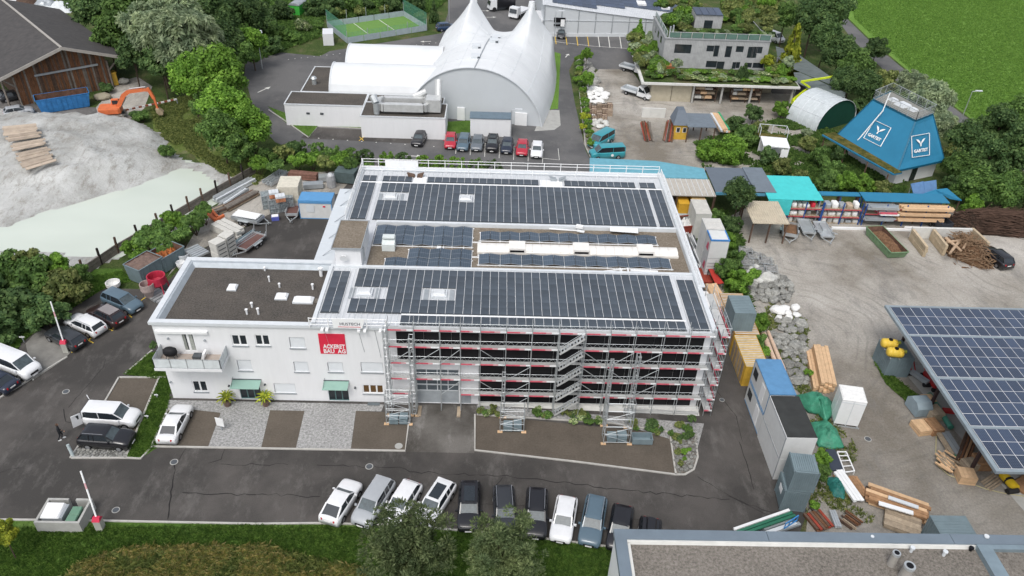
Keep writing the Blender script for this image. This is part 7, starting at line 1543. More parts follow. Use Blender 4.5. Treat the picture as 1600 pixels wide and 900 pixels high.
for i in range(14):
    px = (920+ (i%5)*8.2,166+(i//5)*8+ (i%2)*1.5); p = G(*px, .5); o = thing('stone_pallet', 'cage pallet of brown stones between the white sacks and the vans', 'pallet', (p.x,p.y,0), R_(random.uniform(-8,8)), 'cage pallets of brown stones'); b = MB(); s = .42
    b.box(-s,s,-s,s,.12,random.uniform(.6,.95)); b.build('stone_fill', mat('brown_stone_fill', (.26,.20,.15),.9, var=.5, scale=5, bump=1, bscale=5, ov=.4), o, 0); b = MB(); [b.bar((x,y,0.0),(x,y,1.0),.05) for x in (-s,0,s) for y in (-s,s)]; b.bar((-s,-s,.98),(s,-s,.98),.05); b.bar((-s,s,.98),(s,s,.98),.05); b.box(-s-.02,s+.02,-s-.02,s+.02,.0,.11); b.build('crate', random.choice([OLDW,TIMB2,OLDW]), o, 0)
for k, (a, c, lab) in enumerate((((1008,222),(1002,190),'stack of dark poles leaning at the left end of the pole store'),((1036,222),(1042,188),'stack of brown poles leaning beside the yellow cabin'))):
    t = thing('pole_stack', lab, 'poles', G(*a, 0),0, 'leaning pole stacks')
    for i in range(16):
        A = G(a[0]+i*.9, a[1]-random.uniform(0,3),.1); C_ = G(c[0]+i*.9+random.uniform(-1,1), c[1]+random.uniform(-2,2),2.4); b = MB(); b.tube(A, C_, .10,6); b.build('pole', random.choice([OLDW,BROWNW,RED2,GREYW]), t)
p0, p1 = G(1004,188,0), G(1040,188,0); t = thing('pole_store_wall', 'low pale wall behind the leaning poles', 'wall', (p0.x,p0.y,0)); b = MB(); b.box(p0.x,p1.x,p0.y+1.2,p0.y+1.5,0,1.6); b.build('panel', CONCL, t)
t = stack('board_stack', 'board and green sheet stack leaning at the right end of the grey shed roof', 'boards', (1133,205),(1117,178),5,2,.3,.25,None,1.2,.1,.03,None,[TIMBER,mat('sheet_green',(.04,.30,.14),.5),W_TRIM,TIMBER])
g = 'timber walls of the open bays'
BW = G(1421,372,0); BE = G(1513,372,0); t = thing('bay_wall', 'white concrete rear wall of the root bays', 'wall', (BW.x,BW.y,0)); b = MB(); b.box(BW.x,BE.x,BW.y,BW.y+.35,0,1.5); b.build('panel', CONCL, t)
for a, c, lab in (((1443,402),(1421,374),'beam wall on the left side of the empty bay'),((1474,400),(1453,374),'beam wall between the empty bay and the root pile'),((1537,396),(1513,372),'beam wall on the right side of the root pile')):
    A, C_ = G(*a, 0), G(*c, 0); t = thing('beam_wall', lab, 'wall', (A+C_)/2,0, g)
    for k in range(5): b = MB(); b.bar(A+V((random.uniform(-.1,.1),0,.2+.3*k)), C_+V((0,0,.2+.3*k)),.34,.285); b.build('beam', mat('pale_beam', (.47,.38,.26),.85, var=.2, scale=2, ov=.15), t)
ROOT = mat('root_wood', (.23,.15,.09),.9, var=.35, scale=3, ov=.3)
p = G(1508,398,0); t = thing('root_heap', 'tangled heap of brown roots and branches in the bay', 'root heap', (p.x,p.y,0)); b = MB(); rnd = random.Random(3)
P = [G(*q, 0) for q in [(1472,380),(1512,374),(1536,398),(1552,420),(1530,420),(1500,408),(1480,400)]]; xs = [q.x for q in P]; ys = [q.y for q in P]; c = 0
b2 = MB(); b2.grid(lambda u, v: (lambda x, y: (x, y, max(0, min(1.6,-dpoly(x,y,P)*1.0))+.25*noise.noise(V((x,y,0)))-.05))(min(xs)+(max(xs)-min(xs))*u, min(ys)+(max(ys)-min(ys))*v),30,30); b2.build('soil_mound', SOIL, t)
while c < 420:
    x, y = rnd.uniform(min(xs),max(xs)), rnd.uniform(min(ys),max(ys))
    if not inside(x, y, P): continue
    c += 1; h = max(0, min(1.7,-dpoly(x,y,P)*1.05)); a = rnd.uniform(0,6.28); l = rnd.uniform(.5,1.8); e = rnd.uniform(-.4,.6); p0 = V((x,y,h+rnd.uniform(0,.3))); p1 = p0+V((math.cos(a)*l, math.sin(a)*l, e*.6)); pm = (p0+p1)/2+V((rnd.uniform(-.2,.2),rnd.uniform(-.2,.2),rnd.uniform(0,.3))); r = rnd.uniform(.03,.11); b.tube(p0,pm,r,4,0,r*.8,False); b.tube(pm,p1,r*.8,4,0,r*.3,False)
o = b.build('roots', ROOT, t); o['kind'] = 'stuff'
for a, c in (((1478,372),(1502,392)),((1498,378),(1484,396)),((1516,372),(1505,388)),((1480,378),(1512,375))): A, C_ = G(*a,1.6), G(*c,1.5); b = MB(); b.tube(A,C_,.2,7,0,.14); b.build('large_root', mat('pale_root', (.42,.30,.20),.9, var=.2), t)
p = G(1560,355,0); t = thing('brushwood_pile', 'long pile of dark brown brushwood along the trees', 'brushwood', (p.x,p.y,0)); P = [G(*q, 0) for q in [(1478,338),(1620,346),(1680,372),(1600,372),(1520,366),(1480,352)]]; b = MB(); xs = [q.x for q in P]; ys = [q.y for q in P]; c = 0
b2 = MB(); b2.grid(lambda u, v: (lambda x, y: (x, y, max(0, min(1.9,-dpoly(x,y,P)*1.1))-.05))(min(xs)+(max(xs)-min(xs))*u, min(ys)+(max(ys)-min(ys))*v),60,14); b2.build('mound', mat('dark_brush', (.03,.02,.014),.95), t)
while c < 1700:
    x, y = rnd.uniform(min(xs),max(xs)), rnd.uniform(min(ys),max(ys))
    if not inside(x, y, P): continue
    c += 1; h = max(0, min(2.0,-dpoly(x,y,P)*1.15)); a = rnd.gauss(.05,.25); l = rnd.uniform(1.2,3.4); p0 = V((x,y,h+rnd.uniform(0,.3))); b.tube(p0, p0+V((math.cos(a)*l,math.sin(a)*l,rnd.uniform(-.3,.3))), rnd.uniform(.025,.06),3,0,.02, False)
o = b.build('twigs', mat('brush_twigs', (.075,.045,.032),.95, var=.5, scale=1), t); o['kind'] = 'stuff'
trailer((1458,340),(1474,354),'dark covered trailer parked behind the white bay wall', 3.4,1.7,.7, mat('anthracite_cover', (.04,.045,.055),.6), None, 1)
RB = mat('rack_blue', (.02,.07,.25),.5); RO = mat('rack_beam_red', (.40,.06,.07),.6)
def prack(label, x0, x1, y0, y1, zs, nb):
    t = thing('pallet_rack', label, 'rack', ((x0+x1)/2,y0,0),0, 'pallet racks in the yard')
    for i in range(nb+1):
        x = x0+(x1-x0)*i/nb
        for y in (y0,y1): b = MB(); b.box(x-.06,x+.06,y-.06,y+.06,0,3.1); b.build('upright', RB, t)
        b = MB(); b.bar((x,y0,.3),(x,y1,1.6),.05); b.bar((x,y1,1.6),(x,y0,2.8),.05); b.build('brace', RB, t)
    for z in zs:
        for y in (y0,y1):
            b = MB(); b.box(x0+.06,x1-.06,y-.04,y+.04,z-.12,z); b.build('beam', RO, t)
        b = MB(); b.box(x0+.1,x1-.1,y0+.05,y1-.05,z-.03,z+.005); b.build('shelf', TIMB2, t)
    return t
zs = (1.05,2.15); prack('pallet rack with blue posts and goods, under the turquoise roof', 37.9,42.2,86.3,87.8,zs,2); prack('pallet rack with blue posts and goods, left of the timber rack', 42.35,47.4,86.3,87.8,zs,2)
rnd = random.Random(21); GM = [STONE, STONEW, SACK, CONC, TIMB2, GREY, CONCL, SACK, STONEW]
for z in (0.02,1.06,2.16):
    x = 38.2
    while x < 47.0:
        w2 = rnd.uniform(.6,1.1)
        if 41.9 < x+w2 and x < 42.5: x = 42.5; continue
        m = rnd.choice(GM) if not (z > 2 and 40 < x < 42.2) else mat('strap_red', (.55,.03,.05),.6)
        t = thing('pallet_load', {0:'sack-like load standing on the ground level of the pallet racks',1:'load on the middle shelf of the pallet racks',2:'load on the top shelf of the pallet racks'}[int(z)], 'goods', (x+w2/2,87,z),0, {0:'goods on the bottom level of the racks',1:'goods on the middle shelf of the racks',2:'goods on the top shelf of the racks'}[int(z)])
        b = MB(); b.box(-w2/2+.03,w2/2-.03,-.62,.62,0,.1); b.build('pallet', TIMB2, t, 0); h = rnd.uniform(.35,.8); b = MB()
        b.loft([[(a*(w2/2-.05)*k2, c*.56*k2,.1+h*zz) for a, c in ((-1,-.7),(-.7,-1),(.7,-1),(1,-.7),(1,.7),(.7,1),(-.7,1),(-1,.7))] for zz, k2 in ((0,.95),(.3,1),(.75,.98),(.95,.85),(1,.6))], 0, True); b.build('load', m, t, 0); x += w2+.06
t = prack('timber rack loaded with long beams under the teal sheet roof', 47.8,58.3,86.2,87.9,(0.9,1.7,2.5),4)
for lab, x0, x1, z, m in (('long fresh beams on the top arm of the timber rack',52.3,58.8,2.5,TIMBER),('long fresh beams on the middle arm of the timber rack',52.1,58.6,1.72,TIMBER),('long fresh beams on the lower arm of the timber rack',52.0,58.2,.95,TIMBER),('grey pipes and profiles on the top arm of the timber rack',48.0,51.8,2.5,GALV),('grey profiles on the lower arm of the timber rack',47.9,51.8,.9,GREY),('red and white posts on the middle arm of the timber rack',49.5,52.0,1.72,RAILRED)):
    t = thing('beam_bundle', lab, 'beams', ((x0+x1)/2,86.6,z),0, 'bundles on the timber rack')
    for j in range(4):
        for k in range(2): b = MB(); b.box(x0+rnd.uniform(-.2,.2),x1+rnd.uniform(-.2,.2),85.75+j*.3,85.75+j*.3+.26,z+.01+k*.2,z+.2+k*.2); b.build('beam', m if m != RAILRED or (j+k) % 2 else W_PAINT, t)
b = MB(); t = thing('white_kerb_beam', 'long white beam lying in front of the racks', 'beam', (51,85.0,0)); b.box(43.5,58.0,84.9,85.15,0.01,.3); b.build('beam', W_PAINT, t);
t = thing('dark_pipe_bundle', 'dark and white pipes lying before the timber rack', 'pipes', (56,85.5,0))
for k in range(5): b = MB(); b.tube((53+k*.1,85.3+.12*k,.15+.1*(k%2)),(57.5+.2*k,85.25+.12*k,.15+.1*(k%2)),.07,6); b.build('pipe', W_PAINT if k%2 else BLACKR, t)
t = thing('solar_collector', 'two tilted blue solar collectors beside the white pavilion wall', 'collector', G(1443,300,0))
for k in (0,1): q = [G(1423+20*k,287-3*k,2.4),G(1443+20*k,283-2*k,2.4),G(1446+18*k,302-3*k,1.4),G(1428+18*k,305-3*k,1.4)]; b = MB(); b.hexa([v-V((0,0,.12)) for v in q]+q); b.build('panel', mat('collector_blue', (.09,.19,.36),.25, spec=.7), t)
b = MB(); [b.bar((v.x,v.y,0),(v.x,v.y,v.z-.1),.1) for v in (G(1425,288,2.3),G(1461,283,2.3),G(1430,304,1.3),G(1462,299,1.3))]; b.build('stand', GREY, t)
t = thing('teal_canopy', 'faceted teal sheet canopy at the end of the timber rack', 'canopy', G(1470,300,0));
for q in ([(1438,304,3),(1462,296,3),(1478,298,2.6),(1468,310,2.6)],[(1462,296,3),(1480,294,3),(1503,313,2.6),(1484,310,2.4)]): v = [G(a,c,z) for a,c,z in q]; b = MB(); b.hexa([w_-V((0,0,.1)) for w_ in v]+v); b.build('sheet', TEAL, t)
b = MB(); [b.bar((w_.x,w_.y,0),(w_.x,w_.y,w_.z-.1),.1) for w_ in (G(1442,304,2.8),G(1500,312,2.5),G(1478,296,2.9))]; b.build('post', OLDW, t)
def crate(label, px, L, W, H, m, ang=0, z=0.02, group='wooden crates beside the carport'):
    p = G(*px, z+H/2); t = thing('wooden_crate', label, 'crate', (p.x,p.y,z), R_(ang), group); n = 5
    for k in range(n):
        zz = H*k/n; b = MB(); b.box(-L/2,L/2,-W/2,-W/2+.05,zz+.01,zz+H/n-.01); b.box(-L/2,-L/2+.05,-W/2+.05,W/2,zz+.01,zz+H/n-.01); b.box(L/2-.05,L/2,-W/2+.05,W/2,zz+.01,zz+H/n-.01); b.build('slat', m, t, 0)
    b = MB(); b.box(-L/2+.06,L/2-.06,-W/2+.06,W/2-.02,.03,H-.03); b.build('filling', TIMB2 if m != OLDW else OLDW, t, 0)
    for k in range(4): b = MB(); b.box(-L/2+L*k/4+.01,-L/2+L*(k+1)/4-.01,-W/2,W/2,H,H+.03); b.build('lid_board', m, t, 0)
    return t
crate('pale wooden crate standing apart beyond the yellow machine', (1509,744),1.35,1.2,.85,TIMBER,-8)
crate('pale low crate beside the grass strip, first before the carport', (1440,668),1.4,1.5,.6,TIMBER,10); crate('brown crate right of the first pale low crate', (1458,667),1.1,1.6,.7,mat('orange_brown_beam', (.33,.19,.10)),10)
crate('pale crate behind the grey hooded box', (1449,626),1.1,1.0,.7,TIMBER,8); crate('brown crate between the hooded box and the green pipe', (1459,645),1.3,1.4,.8,TIMB2,8)
crate('brown wooden crate in the shade under the carport, left one', (1534,722),1.4,1.2,1.0,mat('orange_brown_beam', (.33,.19,.10)),0); crate('brown wooden crate in the shade under the carport, right one', (1514,727),1.2,1.0,.8,TIMB2,12)
p = G(1437,632,.8); t = thing('hooded_box', 'grey metal box with sloping hood beside the crates', 'box', (p.x,p.y,0), R_(8)); b = MB(); b.loft([[(x,y,z) for y,z in ((-.9,.1),(-.9,1.0),(-.4,1.45),(.5,1.45),(.9,1.1),(.9,.1))] for x in (-.75,.75)], 0, True); b.build('hood', mat('blue_grey_sheet', (.27,.34,.38),.5), t, 0)
t = thing('green_pipe', 'long green pipe lying at an angle by the carport', 'pipe', G(1468,640,.4)); t.location.z = 0; b = MB(); b.tube(G(1452,616,.4), G(1486,668,.4),.26,12); b.build('pipe', mat('pipe_green', (.06,.22,.16),.5), t)
b = MB(); t = thing('red_girder', 'red steel girder under the carport edge', 'girder', G(1488,643,.4)); b.bar(G(1473,641,.5),G(1502,644,.5),.4,.35); b.build('girder', mat('girder_red', (.42,.03,.03),.5), t)
for a, c, lab in (((1424,580),(1450,598),'grey hand machine with red handles under the carport, left one'),((1446,582),(1464,606),'red garden machine under the carport, right one')):
    A, C_ = G(*a,.5), G(*c,.5); t = thing('garden_machine', lab, 'machine', (A+C_)/2,0, 'garden machines'); t.location.z = 0; b = MB(); b.bar(A,C_,.5,.35); b.build('deck', GREY if 'left' in lab else mat('girder_red', (.42,.03,.03)), t); b = MB(); b.bar(A,A+V((-.3,.5,1.0)),.08); b.bar(A+V((.4,0,0)),A+V((.1,.5,1.0)),.08); b.build('handle', mat('girder_red', (.42,.03,.03)), t); b = MB(); [b.tube(v+V((-.35,0,-.3)),v+V((.35,0,-.3)),.22,10) for v in (A,C_)]; b.build('wheel', TYRE, t)
t = thing('firewood_pile', 'pile of split pale firewood beside the green sheet stack', 'firewood', G(1482,722,0))
for i in range(34):
    px = (1469+random.uniform(0,22),712+random.uniform(0,20)); p = G(*px, .2+random.uniform(0,.5)); a = random.gauss(-1.2,.25); d = V((math.cos(a),math.sin(a),random.uniform(-.1,.1)))*random.uniform(.5,.8); b = MB(); b.bar(p-d,p+d,.13,.11); b.build('log_piece', TIMBER if i%3 else TIMB2, t)
stack('board_stack', 'green sheets stacked aslant by the carport', 'sheets', (1496,712),(1473,676),3,2,.35,.12,None,.3,.1,.05,None,[mat('sheet_green',(.04,.30,.14),.5),TIMB2,GREY]); stack('board_stack', 'dark and orange boards leaning under the carport', 'boards', (1502,722),(1520,676),4,3,.2,.16,None,.1,.12,.08,None,[OLDW,DGREY,mat('orange_brown_beam', (.33,.19,.10)),BROWNW])
stack('board_stack', 'loose pale slats lying beside the yellow machine', 'boards', (1540,760),(1562,745),5,1,.14,.08,TIMB2,.05,.2,.08)
p = G(1578,752,.4); t = thing('yellow_machine', 'yellow machine roll lying beside the carport', 'machine', G(1575,752,0)); b = MB(); b.tube(G(1567,741,.5),G(1587,763,.5),.38,12); b.build('drum', mat('machine_yellow', (.66,.45,.02),.5), t); b = MB(); b.tube(G(1576,750,.5),G(1578,753,.5),.42,12); b.tube(G(1590,766,.3),G(1574,768,.3),.25,10); b.build('band', BLACKR, t)
stack('board_stack', 'brown plywood sheets right of the yellow machine', 'boards', (1612,765),(1590,748),3,2,.7,.08,mat('orange_brown_beam', (.33,.19,.10)),.05,.1)
t = thing('hose', 'thin yellowish hose snaking from the firewood into the yard', 'hose', G(1463,705,0)); pts = [(1463,680),(1462,705),(1466,728),(1482,742),(1508,752),(1540,764),(1570,771),(1605,776),(1640,785)]; b = MB()
P = [G(*q,.05) for q in pts]
for a, c in zip(P[:-1],P[1:]): b.tube(a,c,.045,5)
b.build('hose_line', mat('hose_yellow', (.42,.38,.22),.6), t)
t, (x0,x1,y0,y1) = cbox('site_container', 'white site container with blue roof in the courtyard corner', 'container', (471,300),(523,300),(466,313),0,2.6,OFFW,mat('bright_roof_blue', (.10,.28,.52),.5, var=.06),None,None,False,mat('bright_roof_blue', (.10,.28,.52)))
b = MB(); b.box(x0+.9,x0+1.9,y0-.02,y0+.0,1.0,2.0); b.build('shutter', W_TRIM, t); b = MB(); b.box(x0+.02,x1-.02,y0-.03,y0+.6,2.2,2.5); b.build('eave', mat('bright_roof_blue', (.10,.28,.52)), t); b = MB(); b.box(x0+3.0,x0+3.3,y0-.03,y0-.0,1.7,1.9); b.build('red_plate', RED, t)
IV = mat('ivory_formwork', (.58,.55,.46),.85, var=.15, scale=2)
t = stack('formwork_stack', 'tall ivory stack of formwork panels behind the site container', 'formwork', (470,300),(438,300),4,14,.75,.2,IV,.1,.02,.02)
g = 'stacks of white foam blocks'
for a, c, lab in (((350,388),(335,396),'white slotted block stack nearest the office roof'),((362,378),(350,386),'white slotted block stack behind the nearest one')):
    t = stack('block_stack', lab, 'blocks', a, c, 1,10,1.3,.26, mat('white_block', (.55,.54,.50),.9, var=.12),.05,.04,.02, g)
    b = MB(); [b.box(-.5,.5,-.66,-.64,.2+.52*i,.32+.52*i) for i in range(5)]; b.build('slot', DGREY, t, 0)
stack('block_stack', 'low heap of white formwork pieces behind the block stacks', 'blocks', (372,366),(340,350),3,3,.6,.3,mat('white_block', (.55,.54,.50)),.1,.15,.08,g)
for a, c, lab in (((395,280),(336,312),'long galvanised lattice girders on the fence side'),((384,296),(348,320),'grey aluminium beams beside the lattice girders'),((400,300),(352,326),'weathered planks along the lattice girders')):
    stack('beam_bundle', lab, 'beams', a, c, 4,3,.22,.18, None, .15,.06,.06, 'bundles along the pond fence', [GALV,GALV,W_TRIM] if 'weath' not in lab else [OLDW,TIMB2,GREYW])
stack('board_stack', 'old curved brown planks near the orange hook', 'boards', (366,318),(336,330),5,3,.25,.14,None,.1,.15,.05,None,[OLDW,TIMB2,GREYW])
stack('frame_bundle', 'loose bundle of grey scaffold frames by the shrubs', 'frames', (445,268),(418,286),7,3,.1,.16,GALV,.3,.15,.14); stack('frame_bundle', 'loose grey scaffold ladders slanting by the block stacks', 'frames', (400,362),(345,398),5,2,.1,.14,mat('blue_grey_steel', (.24,.31,.34)),.3,.08,.16)
stack('beam_bundle', 'long rust-brown beams behind the formwork stack', 'beams', (496,276),(452,272),4,4,.25,.2,mat('rust_brown_beam', (.19,.10,.075),.85, var=.3, scale=2, ov=.2),.2,.03); stack('beam_bundle', 'grey steel profiles left of the hall corner', 'beams', (528,276),(498,278),5,3,.22,.2,GALV,.2,.03); stack('beam_bundle', 'grey decks piled beside the ivory formwork stack', 'beams', (505,288),(474,290),4,3,.25,.2,GREY,.15,.05)
stack('beam_bundle', 'dark green-grey mesh panels against the left end of the hall', 'panels', (557,275),(526,272),6,5,.3,.3,mat('dark_green_grey', (.08,.11,.11),.7, var=.2),.2,.03)
for px, lab in (((421,312),'grey mesh cage crammed with parts, leftmost'),((432,318),'grey mesh cage with bricks on top, middle'),((446,316),'grey mesh cage beside the small trailer, rightmost')):
    p = G(*px, 1.0); t = thing('mesh_cage', lab, 'cage', (p.x,p.y,0), R_(20), 'grey mesh cages'); b = MB(); b.box(-.9,.9,-.7,.7,.1,1.9); b.build('content', mat('cage_content', (.28,.32,.33),.7,.3, var=.5, scale=4, bump=1, bscale=5, bd=.1), t, 0); b = MB()
    for x in (-.95,-.3,.3,.95):
        for y in (-.75,.75): b.bar((x,y,0),(x,y,2.0),.05)
    for z in (.1,.7,1.3,1.95): b.bar((-.95,-.75,z),(.95,-.75,z),.05); b.bar((.95,-.75,z),(.95,.75,z),.05); b.bar((-.95,.75,z),(.95,.75,z),.05); b.bar((-.95,-.75,z),(-.95,.75,z),.05)
    b.build('mesh', GALV, t, 0)
for px, lab in (((428,303),'small brick stack on the left mesh cage'),((438,309),'small brick stack on the middle mesh cage')):
    p = G(*px, 2.4); t = thing('brick_stack', lab, 'bricks', (p.x,p.y,2.0), R_(20), 'brick stacks on the mesh cages')
    for i in range(3):
        for j in range(3): b = MB(); b.box(-.6+.4*i,-.22+.4*i,-.5,.5,.02+.26*j,.26+.26*j); b.build('brick', mat('brick_orange', (.40,.17,.09),.85, var=.25, scale=3, ov=.2) if j < 2 else W_TRIM, t, 0)
A = G(338,335,.6); t = thing('orange_hook', 'orange steel grab lying among the planks by the shrubs', 'grab', (A.x,A.y,0)); b = MB(); b.bar(G(325,334,.6),G(337,344,.5),.35,.4); b.bar(G(337,344,.5),G(350,336,.7),.3,.3); b.bar(G(331,330,.8),G(340,340,.5),.3,.5); b.build('jaw', ORANGE, t)
p = G(517,282,1.0); t = thing('wrapped_bundle', 'upright silver wrapped bundle behind the blue-roofed container', 'bundle', (p.x,p.y,0)); b = MB(); b.loft([[(.6*k*math.cos(a),.5*k*math.sin(a),z) for a in [2*math.pi*q/10 for q in range(10)]] for z,k in ((.05,1),(1.2,1.05),(1.8,.9),(2.1,.4))],0,True); b.build('wrap', mat('silver_wrap', (.42,.43,.44),.4,.3, bump=1, bscale=4, bd=.1), t, 0)
p = G(430,340,.3); t = thing('blue_crate', 'small blue and white crate at the courtyard edge', 'crate', (p.x,p.y,0), R_(15)); b = MB(); b.box(-.45,.45,-.35,.35,.02,.55); b.build('body', mat('crate_blue', (.10,.12,.42),.6), t, 0); b = MB(); b.box(-.4,.4,-.3,.3,.55,.62); b.build('sheet', W_PAINT, t, 0)
def bucket(name, label, px, r, h, m, taper=.6, group=None, legs=False):
    p = G(*px, h*.6); t = thing(name, label, 'bucket', (p.x,p.y,0),0, group); b = MB(); ri = lambda z, k: [(r*k*math.cos(a), r*k*math.sin(a), z) for a in [2*math.pi*q/16 for q in range(16)]]; z0 = h*.35 if legs else 0
    b.loft([ri(z0+.02,taper*.6),ri(h*.6,1),ri(h,1),ri(h,.9),ri(h*.65,.85),ri(z0+.2,.5)],0,True); b.build('tub', m, t, 0)
    if legs: b = MB(); [b.bar((r*sx,r*sy,0),(r*sx*.9,r*sy*.9,h*.7),.1) for sx in (-.8,.8) for sy in (-.8,.8)]; b.build('leg', m, t, 0)
    return t
bucket('concrete_bucket', 'red round concrete hopper on legs beside the grey skip', (246,441),.95,2.2, mat('hopper_red', (.42,.03,.06),.5, var=.2), legs=True)
bucket('concrete_bucket', 'pinkish grey mortar tub stack in front of the red hopper', (231,452),.72,1.9, mat('mortar_tub', (.36,.29,.27),.85, var=.2))
bucket('concrete_bucket', 'white plastic bucket at the office roof corner', (283,414),.5,1.0, W_PAINT, .9, 'white buckets at the office corner'); bucket('concrete_bucket', 'grey-white mesh basket near the office roof corner', (287,401),.7,1.2, W_TRIM, .9, 'white buckets at the office corner')
bucket('plant_sack', 'white round bag of plants at the lawn edge behind the people carrier', (177,445),.75,.9, SACK, .9)
stack('pallet_row', 'grey steel pallets lying beside the red hopper', 'pallets', (258,456),(236,468),5,1,.35,.2,GALV,.05,.05,.12); stack('frame_bundle', 'pale steel grating sheets beyond the office corner', 'frames', (318,388),(296,398),6,2,.3,.12,GALV,1.0,.05,.1)
t = thing('timber_fence', 'weathered timber revetment with black posts along the pond', 'fence', G(260,345,0)); FP = [(132,432),(185,396),(250,358),(318,318),(400,270)]
for (a, c) in zip(FP[:-1], FP[1:]):
    A, C_ = G(*a,0), G(*c,0); n = max(2, round((C_-A).length/2.6))
    for i in range(n):
        p, q = A.lerp(C_,i/n), A.lerp(C_,(i+.98)/n)
        for k in range(4): b = MB(); b.bar(p+V((0,0,.18+.3*k)), q+V((0,0,.18+.3*k+random.uniform(-.03,.03))),.12,.26); b.build('fence_board', GREYW, t)
        b = MB(); b.bar(p, p+V((random.uniform(-.1,.1),0,2.2)),.2); b.build('post', mat('tarred_post', (.025,.02,.018),.9) if i % 2 else OLDW, t)
t = thing('barrier_beam', 'red and white striped barrier beam beyond the excavator', 'barrier', G(240,162,0)); A, C_ = G(196,172,1.0), G(276,155,1.0)
for i in range(16): b = MB(); b.bar(A.lerp(C_,i/16),A.lerp(C_,(i+1)/16),.16,.25); b.build('stripe', W_PAINT if i%2 else mat('dull_red', (.30,.10,.06),.7), t)
b = MB(); [b.bar((v.x,v.y,0),v,.12) for v in (A,C_)]; b.build('post', GREY, t)
p = G(176,122,1.2); t = thing('yellow_bin', 'ochre yellow bin at the right corner of the barn', 'bin', (p.x,p.y,0), R_(35)); b = MB(); b.box(-.6,.6,-.6,.6,.1,2.2); b.box(-.65,.65,-.65,.65,2.2,2.3); b.build('body', YEL, t, 0)
p = G(193,126,.6); o = link('boulder', rock_mesh(1, STONE)); o.location = (p.x,p.y,.5); o.scale = (.9,.8,.8); tag(o, 'grey boulder right of the yellow bin by the barn', 'boulder');
p = G(160,152,.3); o = link('boulder', rock_mesh(2, mat('tan_rock', (.30,.27,.20),.9, bump=.5, bscale=4))); o.location = (p.x,p.y,.4); o.scale = (1.4,1.0,.7); tag(o, 'tan flat rock between the blue skip and the excavator', 'boulder')
for i, px in enumerate(((12,2),(40,1),(70,3),(95,8))):
    p = G(*px, 1.0); t = thing('scrap_pile', ['white scrap behind the barn roof, leftmost heap','brown scrap behind the barn roof, second heap','grey sheeted heap behind the barn roof, middle','pale covered heap behind the barn roof, rightmost'][i], 'heap', (p.x,p.y,0),0, 'heaps behind the barn'); b = MB(); b.grid(lambda u, v: ((u-.5)*5,(v-.5)*4,1.8*math.sin(math.pi*u)**.7*math.sin(math.pi*v)**.7+.5*noise.noise(V((u*5,v*5,i)))*math.sin(math.pi*u)),12,10); b.build('heap', [SACK,OLDW,GREY,W_TRIM][i], t, 0)
# ================================================================ STREET THINGS
p = G(101,833,0); q0, q1 = G(62,828,.0), G(130,833,.0); t = thing('bin_enclosure', 'low concrete enclosure with bins on the lawn edge', 'enclosure', ((q0.x+q1.x)/2,q0.y+1.2,0)); x0, x1, y0 = q0.x, q1.x, (q0.y+q1.y)/2-.1; y1 = y0+2.3
for a in ((x0,x1,y0,y0+.18),(x0,x0+.18,y0+.18,y1),(x1-.18,x1,y0+.18,y1),(x0+.18,x0+1.6,y1-.18,y1),(x1-1.2,x1-.18,y1-.18,y1)): b = MB(); b.box(*a,0,1.15); b.build('concrete_wall', CONC, t)
t = thing('waste_bin', 'grey waste bin with white lid in the concrete enclosure', 'bin', (x0+1.2,y0+1.2,0)); b = MB(); b.box(x0+.35,x0+1.9,y0+.4,y0+1.7,.05,1.2); b.build('body', GREY, t); b = MB(); b.hexa([(x0+.3,y0+.35,1.2),(x0+1.7,y0+.35,1.2),(x0+1.7,y0+1.7,1.2),(x0+.3,y0+1.7,1.2),(x0+.35,y0+.4,1.32),(x0+1.6,y0+.4,1.32),(x0+1.6,y0+1.65,1.42),(x0+.35,y0+1.65,1.42)]); b.build('lid', W_PAINT, t)
GB_ = mat('bin_green', (.13,.24,.17),.6)
for k, lab in enumerate(('green wheeled bin at the back right of the concrete enclosure','green wheeled bin at the front right of the concrete enclosure')):
    yy = y0+1.2-.8*k; t = thing('waste_bin', lab, 'bin', (x1-.8,yy,0),0, 'green wheeled bins'); b = MB(); b.hexa([(-.3,-.3,.06),(.3,-.3,.06),(.3,.3,.06),(-.3,.3,.06),(-.36,-.36,1.0),(.36,-.36,1.0),(.36,.36,1.0),(-.36,.36,1.0)]); b.build('body', GB_, t, 0); b = MB(); b.hexa([(-.39,-.4,1.0),(.39,-.4,1.0),(.39,.4,1.0),(-.39,.4,1.0),(-.34,-.3,1.1),(.34,-.3,1.1),(.34,.36,1.12),(-.34,.36,1.12)]); b.build('lid', GB_, t, 0)
def barrier(label, px, tip, ht):
    p = G(*px, .0); t = thing('car_park_barrier', label, 'barrier', (p.x,p.y,0),0, 'raised car park barriers'); b = MB(); b.box(p.x-.26,p.x+.26,p.y-.26,p.y+.26,0,1.1); b.build('housing', mat('barrier_beige', (.40,.40,.36),.6), t); b = MB(); b.hexa([(p.x-.29,p.y-.29,1.1),(p.x+.29,p.y-.29,1.1),(p.x+.29,p.y+.29,1.1),(p.x-.29,p.y+.29,1.1),(p.x-.26,p.y-.1,1.38),(p.x+.26,p.y-.1,1.38),(p.x+.26,p.y+.1,1.38),(p.x-.26,p.y+.1,1.38)]); b.build('red_hood', mat('barrier_red', (.50,.03,.07),.5), t)
    q = G(*tip, ht); a = V((p.x,p.y,1.2)); n = 8
    for i in range(n): b = MB(); b.tube(a.lerp(q,i/n), a.lerp(q,(i+1)/n),.065,8); b.build('arm_section', W_PAINT if i != 5 else mat('faded_pink_board', (.62,.5,.48)), t)
barrier('raised white barrier arm with red hood by the concrete bin enclosure', (158,826),(126,736),4.6); barrier('raised white barrier arm with red hood beside the dark estate', (105,549),(79,471),5.2)
